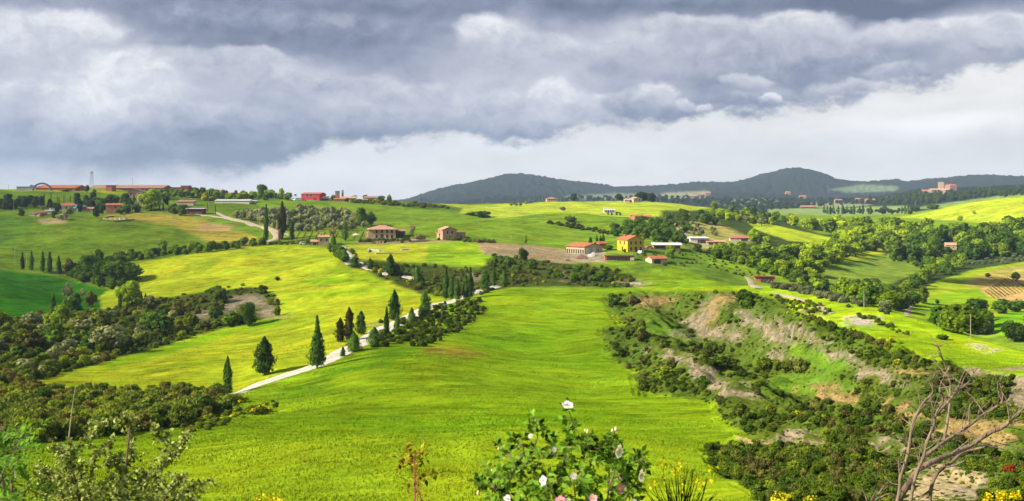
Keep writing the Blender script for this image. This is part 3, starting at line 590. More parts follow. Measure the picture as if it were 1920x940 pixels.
def cypress_arrays(n, size, seed, prof):
    r = np.random.default_rng(seed)
    t = .075 + .925 * r.uniform(0, 1, n)**.85; a = r.uniform(0, 6.283, n)
    rad = np.interp(t, [p[0] for p in prof], [p[1] for p in prof])
    lump = 1 + .75 * vnoise(a * 1.3 + seed * 3.1, t * 5, seed) + .55 * vnoise(a * 3.3, t * 19, seed + 5)
    rr = rad * lump * r.uniform(.62, 1.12, n)
    C = np.stack([np.cos(a) * rr, np.sin(a) * rr, t], 1)
    d = np.stack([np.cos(a), np.sin(a), np.full(n, .35)], 1); d /= np.linalg.norm(d, axis=1)[:, None]
    N = d + r.normal(size=C.shape) * .8; N /= np.linalg.norm(N, axis=1)[:, None]
    V, F = leaf_quads(C, N, size, 1.7, r, 2.2)
    tint = np.repeat(np.clip(.5 + .9 * vnoise(a * 2, t * 9, seed + 9) + r.uniform(-.25, .25, n), 0, 1), 4)
    u_, w_ = np.meshgrid(np.arange(12) / 12 * 6.283, np.linspace(.085, .98, 16), indexing='ij')
    rc = np.interp(w_, [p[0] for p in prof], [p[1] for p in prof]) * .70
    CV = np.stack([np.cos(u_) * rc, np.sin(u_) * rc, w_], -1).reshape(-1, 3)
    CF = np.array([(i*16 + j, ((i+1) % 12)*16 + j, ((i+1) % 12)*16 + j + 1, i*16 + j + 1) for i in range(12) for j in range(15)])
    cn = np.stack([np.cos(u_), np.sin(u_), .2 + 0*u_], -1).reshape(-1, 3)
    return np.concatenate([V, CV]), np.concatenate([F, CF + len(V)]), np.concatenate([np.repeat(d, 4, 0), cn]), np.concatenate([tint, np.full(len(CV), .3)])
def leaf_mesh(name, arr, mat):
    V, F, ln, tint = arr
    return np_mesh(name, V, F, [mat], {'ln': ('FLOAT_VECTOR', 'POINT', ln), 'tint': ('FLOAT', 'POINT', tint)})
def tube_arrays(path, rads, seg=6):
    """tapered tube along a list of points"""
    P = np.array(path, float); V = []; F = []
    d0 = np.gradient(P, axis=0)
    ref = np.array([.3, .9, .2]) if abs(d0[0][2]) > .7 * np.linalg.norm(d0[0]) else np.array([0, 0, 1.])
    for i, (p, q) in enumerate(zip(P, rads)):
        d = d0[i] / (np.linalg.norm(d0[i]) + 1e-9); u = np.cross(d, ref); u /= np.linalg.norm(u) + 1e-9; w = np.cross(d, u)
        for s in range(seg):
            a = 2 * math.pi * s / seg; V.append(p + (u * math.cos(a) + w * math.sin(a)) * q)
    for i in range(len(P) - 1):
        for s in range(seg):
            s2 = (s + 1) % seg; F.append((i*seg + s, i*seg + s2, (i+1)*seg + s2, (i+1)*seg + s))
    n = len(V); V.append(P[0]); V.append(P[-1])
    for s in range(seg):
        s2 = (s + 1) % seg; F.append((n, s2, s, s)); F.append((n+1, (len(P)-1)*seg + s, (len(P)-1)*seg + s2, (len(P)-1)*seg + s2))
    F = [f if len(set(f)) == 4 else f for f in F]
    return np.array(V), F
class Parts:
    """collects tubes / boxes / prisms into one mesh"""
    def __init__(s): s.V = []; s.F = []; s.mi = []
    def add(s, V, F, mi=0):
        o = len(s.V); s.V += [tuple(v) for v in V]
        for f in F:
            g_ = []
            for i in f:
                if i + o not in g_: g_.append(i + o)
            s.F.append(tuple(g_)); s.mi.append(mi)
        return s
    def tube(s, path, rads, seg=6, mi=0):
        V, F = tube_arrays(path, rads, seg); return s.add(V, F, mi)
    def box(s, x0, x1, y0, y1, z0, z1, mi=0):
        V = [(x0,y0,z0),(x1,y0,z0),(x1,y1,z0),(x0,y1,z0),(x0,y0,z1),(x1,y0,z1),(x1,y1,z1),(x0,y1,z1)]
        return s.add(V, [(0,3,2,1),(4,5,6,7),(0,1,5,4),(1,2,6,5),(2,3,7,6),(3,0,4,7)], mi)
    def obj(s, name, mat, parent=None, smooth=False, link=True):
        o = mesh_obj(name, s.V, s.F, mat, parent, smooth, link)
        if max(s.mi, default=0) > 0: o.data.polygons.foreach_set('material_index', s.mi)
        return o
def trunk_parts(h=.45, r=.035, seed=0, limbs=4):
    q = random.Random(seed); p = Parts()
    p.tube([(0, 0, -.06), (0.01, 0, h * .5), (q.uniform(-.03, .03), q.uniform(-.03, .03), h), (0, 0, h * 1.5)], [r * 1.25, r, r * .75, r * .3], 6)
    for k in range(limbs):
        a = 6.283 * k / limbs + q.uniform(-.4, .4); e = q.uniform(.16, .26)
        p.tube([(0, 0, h * .8), (math.cos(a)*e*.5, math.sin(a)*e*.5, h * 1.15), (math.cos(a)*e, math.sin(a)*e, h * 1.5)], [r * .6, r * .42, r * .15], 5)
    return p
KITS = {}
def kit(name, mats, crowns, trunk):
    """variants: crown mesh, trunk mesh and the joined mesh used where a copy shows no parts"""
    vs_ = []
    for i, arr in enumerate(crowns):
        m_ = mats[i % len(mats)]
        cm = leaf_mesh(name + '_crown', arr, m_)
        tp = trunk if isinstance(trunk, Parts) else trunk(i)
        to = tp.obj(name + '_trunk', BARK, link=False); tm = to.data; bpy.data.objects.remove(to)
        V, F, ln, tint = arr; TV = np.array(tp.V)
        F4 = [tuple(f) if len(f) == 4 else tuple(f) + (f[-1],) for f in tp.F]
        F4 = np.array([f for f in F4 if len(set(f)) == 4])
        jm = np_mesh(name + '_plant', np.concatenate([V, TV]), np.concatenate([F, F4 + len(V)]), [m_, BARK],
                     {'ln': ('FLOAT_VECTOR', 'POINT', np.concatenate([ln, np.tile([0, 0, 1.], (len(TV), 1))])), 'tint': ('FLOAT', 'POINT', np.concatenate([tint, np.full(len(TV), .5)]))},
                     mi=np.concatenate([np.zeros(len(F)), np.ones(len(F4))]))
        vs_.append((cm, tm, jm, arr))
    KITS[name] = vs_
BT = lambda i: trunk_parts(.42, .032, i)
LT = lambda i: trunk_parts(.22, .022, i, 3)
kit('near_broadleaf', [FM['dark'], FM['mid']], [crown_arrays(blob_lobes(s, 16, .52, .17, .9, (.14, .24)), 2600, .030, s) for s in range(4)], BT)
kit('broadleaf', [FM['mid'], FM['dark'], FM['mid']], [crown_arrays(blob_lobes(s + 20, 12, .5, .26, .9, (.16, .28)), 620, .062, s) for s in range(6)], BT)
kit('bright_broadleaf', [FM['bright'], FM['mid'], FM['bright']], [crown_arrays(blob_lobes(s + 40, 11, .5, .22, .9, (.16, .28)), 520, .066, s) for s in range(6)], BT)
kit('dark_broadleaf', [FM['dark']], [crown_arrays(blob_lobes(s + 60, 11, .5, .2, .9, (.16, .28)), 560, .064, s) for s in range(5)], BT)
kit('olive', [FM['olive']], [crown_arrays(blob_lobes(s + 80, 8, .55, .32, .85, (.18, .30)), 420, .070, s, .7) for s in range(5)], lambda i: trunk_parts(.34, .06, i, 3))
kit('conifer', [FM['conifer']], [crown_arrays(blob_lobes(s + 100, 12, .34, .12, .95, (.12, .2)), 600, .055, s) for s in range(4)], BT)
kit('shrub', [FM['scrub'], FM['scrub2'], FM['scrub'], FM['heath'], FM['dark'], FM['scrub']], [crown_arrays(blob_lobes(s + 120, 15, .64, .12, .85, (.13, .24)), 1100, .060, s, .95) for s in range(6)], LT)
kit('broom_shrub', [FM['scrub'], FM['heath'], FM['scrub2'], FM['scrub']], [crown_arrays(blob_lobes(s + 180, 11, .55, .10, .98, (.11, .21)), 1000, .046, s, 1.0, 2.4, up=2.6, core=.36) for s in range(4)], LT)
kit('grey_shrub', [FM['grey']], [crown_arrays(blob_lobes(s + 140, 12, .60, .18, .85, (.17, .28)), 1100, .050, s, .75) for s in range(3)], LT)
kit('bare_tree', [FM['bare']], [crown_arrays(blob_lobes(s + 160, 10, .5, .25, .92, (.12, .22)), 380, .040, s, .9, 2.8, core=.03) for s in range(2)], BT)
kit('cypress', [FM['cypress']], [cypress_arrays([1300, 2600, 1800, 1700, 2300][s], .024, s, P_) for s, P_ in enumerate([
    [(0, .05), (.08, .10), (.3, .125), (.6, .105), (.85, .055), (1, .008)],                       # slim spindle
    [(0, .10), (.10, .22), (.35, .28), (.6, .24), (.85, .12), (1, .02)],                        # egg
    [(0, .08), (.08, .16), (.25, .19), (.45, .13), (.75, .06), (1, .008)],                       # tall with a wide foot
    [(0, .06), (.12, .15), (.45, .19), (.75, .14), (.92, .06), (1, .01)],                        # club
    [(0, .18), (.15, .30), (.4, .30), (.65, .20), (.85, .10), (1, .02)]])], trunk_parts(.16, .022, 3, 0))
kit('far_cypress', [FM['cypress']], [cypress_arrays(360, .030, s + 30, [(0, .06), (.1, .11), (.4, .13), (.75, .09), (1, .01)]) for s in range(3)], trunk_parts(.14, .022, 3, 0))
def broom_arr(seed):
    return crown_arrays(blob_lobes(seed, 10, .6, .2, .82, (.2, .3)), 800, .055, seed, .8)

def place(kitname, var, name, p, h, wid, label, cat, group=None, parts=False, rot=None, sink=.15):
    """one plant at point p, h metres tall; wid scales its breadth"""
    cm, tm, jm, _ = KITS[kitname][var % len(KITS[kitname])]
    rz = random.uniform(0, 6.283) if rot is None else rot
    if parts:
        o = bpy.data.objects.new(name, None); COL.objects.link(o); o.empty_display_size = .2
        for nm, me in (('crown', cm), ('trunk', tm)):
            c = bpy.data.objects.new(nm, me); COL.objects.link(c); c.parent = o
    else:
        o = bpy.data.objects.new(name, jm); COL.objects.link(o)
    o.location = (p[0], p[1], p[2] - sink); o.scale = (wid * h, wid * h, h); o.rotation_euler = (0, 0, rz)
    return tag(o, label, cat, group)
def mpx(p): return p[1] / FPX          # metres per photo-survey unit at that point
def scatter(poly, sx, sy, seed, jit=.45):
    """jittered sightings over an outline"""
    r = np.random.default_rng(seed); P = np.array(poly); x0, y0 = P.min(0); x1, y1 = P.max(0)
    X, Y = np.meshgrid(np.arange(x0, x1, sx), np.arange(y0, y1, sy)); X = X + (np.arange(X.shape[0]) % 2)[:, None] * sx * .5
    X = X + r.uniform(-jit, jit, X.shape) * sx; Y = Y + r.uniform(-jit, jit, Y.shape) * sy
    k = inpoly(X, Y, poly); return [(float(a), float(b)) for a, b in zip(X[k], Y[k])]
def mass(name, kitname, pts, h0, h1, label, vars_=None, wid=1.0, seed=0, mat=None, sink=.2, cat='scrub'):
    """an uncountable growth as ONE object of kind stuff"""
    r = np.random.default_rng(seed); Vs, Fs, Ns, Ts, Mi = [], [], [], [], []; o = 0; mats = []; mkey = {}
    ks = [kitname] if isinstance(kitname, str) else list(kitname)
    for (a, b) in pts:
        p = at(a, b) if not isinstance(a, Vector) else a
        if p[1] > 9000: continue
        kv = KITS[ks[int(r.integers(len(ks)))]]
        v = int(r.integers(len(kv))) if vars_ is None else vars_[int(r.integers(len(vars_)))]
        V, F, ln, tint = kv[v][3]; h = r.uniform(h0, h1); w = h * wid * r.uniform(.85, 1.25); c, s = math.cos(t := r.uniform(0, 6.28)), math.sin(t)
        Rm = np.array([[c, -s, 0], [s, c, 0], [0, 0, 1]])
        Vs.append((V * [w, w, h]) @ Rm.T + np.array([p[0], p[1], p[2] - sink])); Fs.append(F + o); Ns.append(ln @ Rm.T); Ts.append(np.clip(tint * .7 + r.uniform(0, .3), 0, 1)); o += len(V)
        mm = mat or kv[v][0].materials[0]
        if mm.name not in mkey: mkey[mm.name] = len(mats); mats.append(mm)
        Mi.append(np.full(len(F), mkey[mm.name]))
    if not Vs: return None
    me = np_mesh(name, np.concatenate(Vs), np.concatenate(Fs), mats, {'ln': ('FLOAT_VECTOR', 'POINT', np.concatenate(Ns)), 'tint': ('FLOAT', 'POINT', np.concatenate(Ts))}, mi=np.concatenate(Mi))
    ob = bpy.data.objects.new(name, me); COL.objects.link(ob)
    return tag(ob, label, cat, kind='stuff')
# ------------------------------------------------------------------ roads
ROADPTS = []
def strip(name, pts, width, mat, label, lift=.10, kind='structure', cat=None):
    """a lane draped on the ground through surveyed points"""
    W = [at(a, b) for a, b in pts]
    X, Y = [], []
    for k in range(len(W) - 1):
        n = max(2, int((W[k+1] - W[k]).length / 1.2))
        for t in range(n):
            X.append(W[k].x + (W[k+1].x - W[k].x) * t / n); Y.append(W[k].y + (W[k+1].y - W[k].y) * t / n)
    X = np.array(X + [W[-1].x]); Y = np.array(Y + [W[-1].y])
    ker = np.ones(9) / 9
    if len(X) > 12:
        X = np.concatenate([X[:4], np.convolve(X, ker, 'valid'), X[-4:]]); Y = np.concatenate([Y[:4], np.convolve(Y, ker, 'valid'), Y[-4:]])
    dx, dy = np.gradient(X), np.gradient(Y); ln = np.hypot(dx, dy) + 1e-9; nx, ny = -dy / ln, dx / ln
    V = []; F = []; offs = np.array([-.5, -.25, 0, .25, .5])
    ROADPTS.append(np.stack([X, Y, np.full(len(X), width)], 1))
    wv = width * (1 + .22 * fbm(X / 4, Y / 4, 5, 2))
    xs = X[:, None] + nx[:, None] * offs * wv[:, None]; ys = Y[:, None] + ny[:, None] * offs * wv[:, None]
    zs = H(xs, ys) + lift
    zs[:, 0] -= lift * .7; zs[:, -1] -= lift * .7
    n = len(X); V = np.stack([xs, ys, zs], -1).reshape(-1, 3)
    ii, jj = np.meshgrid(np.arange(n - 1), np.arange(4), indexing='ij'); a = (ii * 5 + jj).ravel()
    o = bpy.data.objects.new(name, np_mesh(name, V, np.stack([a, a + 5, a + 6, a + 1], 1), [mat], {'across': ('FLOAT', 'POINT', np.tile(np.abs(offs) * 2, n))}, smooth=True)); COL.objects.link(o)
    o['kind'] = kind; o['label'] = label
    return o
def road_mat():
    m, g = new_mat('white_gravel'); ac = g.n('ShaderNodeAttribute', attribute_name='across').outputs['Fac']; pos = g.n('ShaderNodeNewGeometry').outputs['Position']
    n1 = g.noise(pos, .5, 5, .65); n2 = g.noise(pos, 3.0, 4, .7); k = g.m('ADD', g.mr(n1, .3, .7, .80, 1.15), g.mr(n2, .3, .7, -.12, .12))
    s = g.v('SCALE', (.47, .42, .345), 1.0); g.link(k, s.inputs['Scale']); e = g.m('ADD', ac, g.mr(n1, .3, .7, -.30, .30))
    c = g.mix(g.mr(e, .05, .42, .42, 0, True), s.outputs[0], (.27, .26, .13)); c = g.mix(g.mr(e, .82, 1.02, 0, .85, True), c, (.16, .20, .03))
    g.link(g.n('ShaderNodeBsdfDiffuse', {'Color': c, 'Roughness': .6}).outputs[0], g.n('ShaderNodeOutputMaterial').inputs[0]); return m
GRAVEL = road_mat(); DIRT = plain_mat('pale_dirt', (.31, .25, .165), .95, .24, 1.0)
ROAD_N = [(434, 741), (470, 728), (500, 715), (545, 702), (595, 686), (628, 670), (660, 652), (700, 630), (740, 608), (775, 590), (805, 577), (845, 566)]
strip('road', ROAD_N, 5.2, GRAVEL, 'white gravel road climbing the ridge between the cypresses', .14)
strip('road', [(845, 566), (872, 556), (895, 547), (915, 541), (935, 537)], 4.0, GRAVEL, 'white gravel road passing the cypress cluster at the crest', .16)
strip('road', [(262, 770), (285, 766), (306, 762)], 3.0, DIRT, 'short stretch of pale track between the gorse bushes', .15)
strip('path', [(636, 461), (644, 470), (650, 479), (656, 490), (662, 497)], 5.0, GRAVEL, 'pale lane coming down beside the villa lawn', .15)
strip('path', [(672, 494), (682, 500), (700, 506), (718, 512), (728, 516)], 3.6, GRAVEL, 'pale lane winding through the scrub below the villa', .15)
strip('path', [(755, 518), (768, 521), (780, 524)], 3.0, GRAVEL, 'pale lane showing between dark bushes', .15)
strip('road', [(486, 460), (493, 457), (503, 452), (517, 449), (519, 442), (512, 434), (490, 426), (465, 419), (430, 411), (400, 406), (375, 403), (352, 400)], 3.6, DIRT, 'cream lane curving down below the olive grove', .2)
strip('path', [(405, 399), (412, 402), (425, 407), (440, 412), (470, 418), (500, 426), (530, 437), (545, 441)], 3.2, DIRT, 'upper cream track along the olive grove', .2)
strip('path', [(303, 392), (318, 396), (332, 400)], 3.5, DIRT, 'short pale drive in front of the dark hedge', .2)
strip('path', [(1266, 420), (1276, 429), (1284, 438), (1286, 446), (1300, 455), (1320, 462), (1336, 466)], 4.0, DIRT, 'pale farm track running down to the white sheds', .2)
strip('path', [(1400, 520), (1408, 528), (1414, 536), (1422, 542)], 2.6, DIRT, 'worn earth track beside the brick shed', .2)
strip('path', [(1705, 595), (1700, 588), (1703, 578), (1712, 570), (1740, 560)], 1.9, DIRT, 'two-rut track bending round the green knoll', .15)
strip('path', [(1448, 549), (1478, 556), (1510, 564), (1540, 576), (1562, 588)], 1.6, DIRT, 'narrow worn path along the top of the clay slope', .15)

# ------------------------------------------------------------------ cypresses along the road (each with its own shape)
def cyp(px, py, top, wpx, var, label, name='cypress', parts=True, group='cypresses along the white road', kitname='cypress', dmin=60):
    p = at(px, py, dmin); h = (py - top) * mpx(p); base = [.125, .28, .19, .19, .30][var] if kitname == 'cypress' else .13
    wid = .82 * (wpx * mpx(p)) / (2 * base * h)
    return place(kitname, var, name, p, h, wid, label, 'cypress', group, parts)
RC = [(427, 741, 668, 19, 0, 'slim spindle cypress at the near end of the white road'), (496, 703, 631, 42, 1, 'broad egg-shaped cypress standing alone in the yellow field edge'),
 (595, 691, 592, 33, 2, 'tall pointed cypress with a wide foot beside the white road'), (638, 642, 596, 22, 3, 'rounded cypress at the left of the brownish clump'),
 (655, 640, 576, 23, 3, 'brown-tinged tallest cypress in the middle of the clump'), (677, 627, 583, 22, 3, 'green pointed cypress at the right end of the clump'),
 (664, 659, 622, 32, 4, 'low bushy cypress in front of the clump by the road'), (702, 645, 613, 33, 4, 'squat dark cypress bush at the road edge'), (643, 669, 649, 10, 0, 'tiny cypress sapling on the road verge'),
 (725, 633, 574, 11, 0, 'thin column cypress just before the topped pair'), (740, 603, 543, 25, 1, 'tall egg-crowned cypress rising above two thin ones'), (745, 622, 586, 10, 0, 'thin column cypress under the egg-crowned one'),
 (772, 606, 576, 19, 4, 'small bushy cypress on the verge below the road bend'), (797, 598, 547, 26, 3, 'full dark cypress where the road bends uphill'),
 (836, 563, 500, 13, 0, 'leftmost slim cypress of the dense crest cluster'), (846, 562, 518, 16, 3, 'second cypress of the dense crest cluster'), (858, 563, 525, 14, 0, 'shorter lighter cypress in the crest cluster'), (873, 561, 514, 17, 3, 'dark cypress in the crest cluster beside the tallest'),
 (882, 560, 501, 14, 0, 'tallest pointed cypress in the crest cluster'), (910, 545, 508, 22, 3, 'dark leaning cypress right of the crest cluster'), (926, 538, 497, 9, 0, 'thin cypress at the crest where the road vanishes'), (945, 533, 505, 18, 4, 'short dark cypress past the end of the road'),
 (664, 500, 481, 24, 4, 'dark cypress bush beside the lane below the villa'), (694, 505, 484, 17, 4, 'rounded cypress bush below the villa lawn'), (732, 516, 477, 22, 3, 'tall dark cypress below the villa lawn'), (745, 514, 494, 18, 4, 'low cypress beside the tall one below the lawn'), (782, 529, 498, 19, 3, 'lone dark cypress on the scrub slope'),
 (625, 469, 440, 15, 4, 'ragged dark cypress at the head of the lane')]
for a in RC:
    o = cyp(*a)
    if 'brown' in a[5]:
        for ch in o.children:
            if ch.name.startswith('crown'): ch.data = ch.data.copy(); ch.data.materials[0] = FM['cypress2']
FC = [(499, 455, 384, 10, 0, 'dark cypress column at the left of the lane gate'), (547, 452, 413, 10, 0, 'dark cypress column right of the red hut'), (647, 452, 414, 13, 3, 'ragged cypress in front of the olive grove end'), (524, 458, 436, 3.5, 0, 'tiny thin cypress beside the lane curve'),
 (42, 507, 472, 8, 0, 'leftmost cypress of the row of five'), (59, 508, 470, 8.5, 0, 'second cypress of the row of five, tall and thin'), (80, 511, 471, 9, 0, 'middle cypress of the row of five'), (93, 513, 472, 11, 0, 'fattest cypress of the row of five'), (110, 514, 480, 11, 0, 'short stout cypress ending the row of five'),
 (100, 600, 549, 12, 0, 'tall cypress at the edge of the dark green field'), (109, 606, 577, 9, 0, 'shorter cypress leaning on the tall one by the field'), (136, 591, 571, 7, 0, 'small left twin cypress in the field corner'), (143, 592, 575, 6, 0, 'small right twin cypress in the field corner'),
 (225, 589, 549, 8, 0, 'single dark cypress before the light tree'), (255, 575, 549, 9, 0, 'left cypress of the trio above the scrub'), (264, 570, 547, 9, 0, 'middle cypress of the trio above the scrub'), (273, 569, 549, 6, 0, 'right thin cypress of the trio above the scrub'),
 (1119, 459, 440, 6, 0, 'left cypress behind the cream barn'), (1126, 458, 441, 6, 0, 'short middle cypress behind the cream barn'), (1131, 458, 438, 7, 0, 'tall right cypress behind the cream barn'), (1107, 459, 444, 8, 3, 'fading bushy cypress left of the three behind the barn')]
for a in FC: cyp(*a[:5], a[5], group='cypresses among the fields', dmin=300)
for k, (px, py, top, w) in enumerate([(83, 378, 361, 2.6), (95.5, 379, 361, 2.8), (107.5, 380, 366, 2.4), (111, 381, 369, 2), (120, 380, 364, 2.6), (132, 379, 365, 2.2), (212, 378, 365, 2.2), (221, 378, 367, 2), (171, 378, 366, 2.6), (251, 384, 363, 5), (299, 393, 380, 3), (306, 394, 377, 4), (389, 398, 381, 2.4), (404, 403, 384, 2.6), (205, 379, 368, 3)]):
    cyp(px, py, top, w, k % 3, 'thin dark cypress on the hill above the farm roofs', parts=False, group='thin cypresses on the farm hill', kitname='far_cypress', dmin=450)
for k, px in enumerate([1545, 1551, 1557, 1563, 1572, 1580, 1588, 1596, 1601, 1612, 1618, 1632, 1691, 1697, 1703]):
    cyp(px, 401 + (k % 3), 383 + (k * 7 % 5), 5 + k % 3, k, 'distant cypress in the avenue across the plain', parts=False, group='distant avenue of cypresses', kitname='far_cypress', dmin=1400)
for k, (px, py, top) in enumerate([(992, 379, 370), (996, 379, 369), (1000, 379, 371), (1012, 378, 369), (1018, 378, 370), (1047, 378, 370), (1052, 378, 371), (1140, 403, 397), (1147, 404, 398), (1156, 404, 397), (1163, 404, 398)]):
    cyp(px, py, top, 4.6, k, 'small dark cypress beside a hilltop farmhouse', parts=False, group='cypresses by the hilltop farms', kitname='far_cypress', dmin=700)
for k, (px, py, top) in enumerate([(1742, 364, 352), (1751, 364, 350), (1834, 360, 343), (1856, 362, 350), (1865, 362, 346), (1908, 362, 344), (1912, 362, 345), (1842, 360, 350), (1717, 386, 374)]):
    cyp(px, py, top, 4.4, k, 'dark cypress on the castle hill', parts=False, group='cypresses on the castle hill', kitname='far_cypress', dmin=2000)

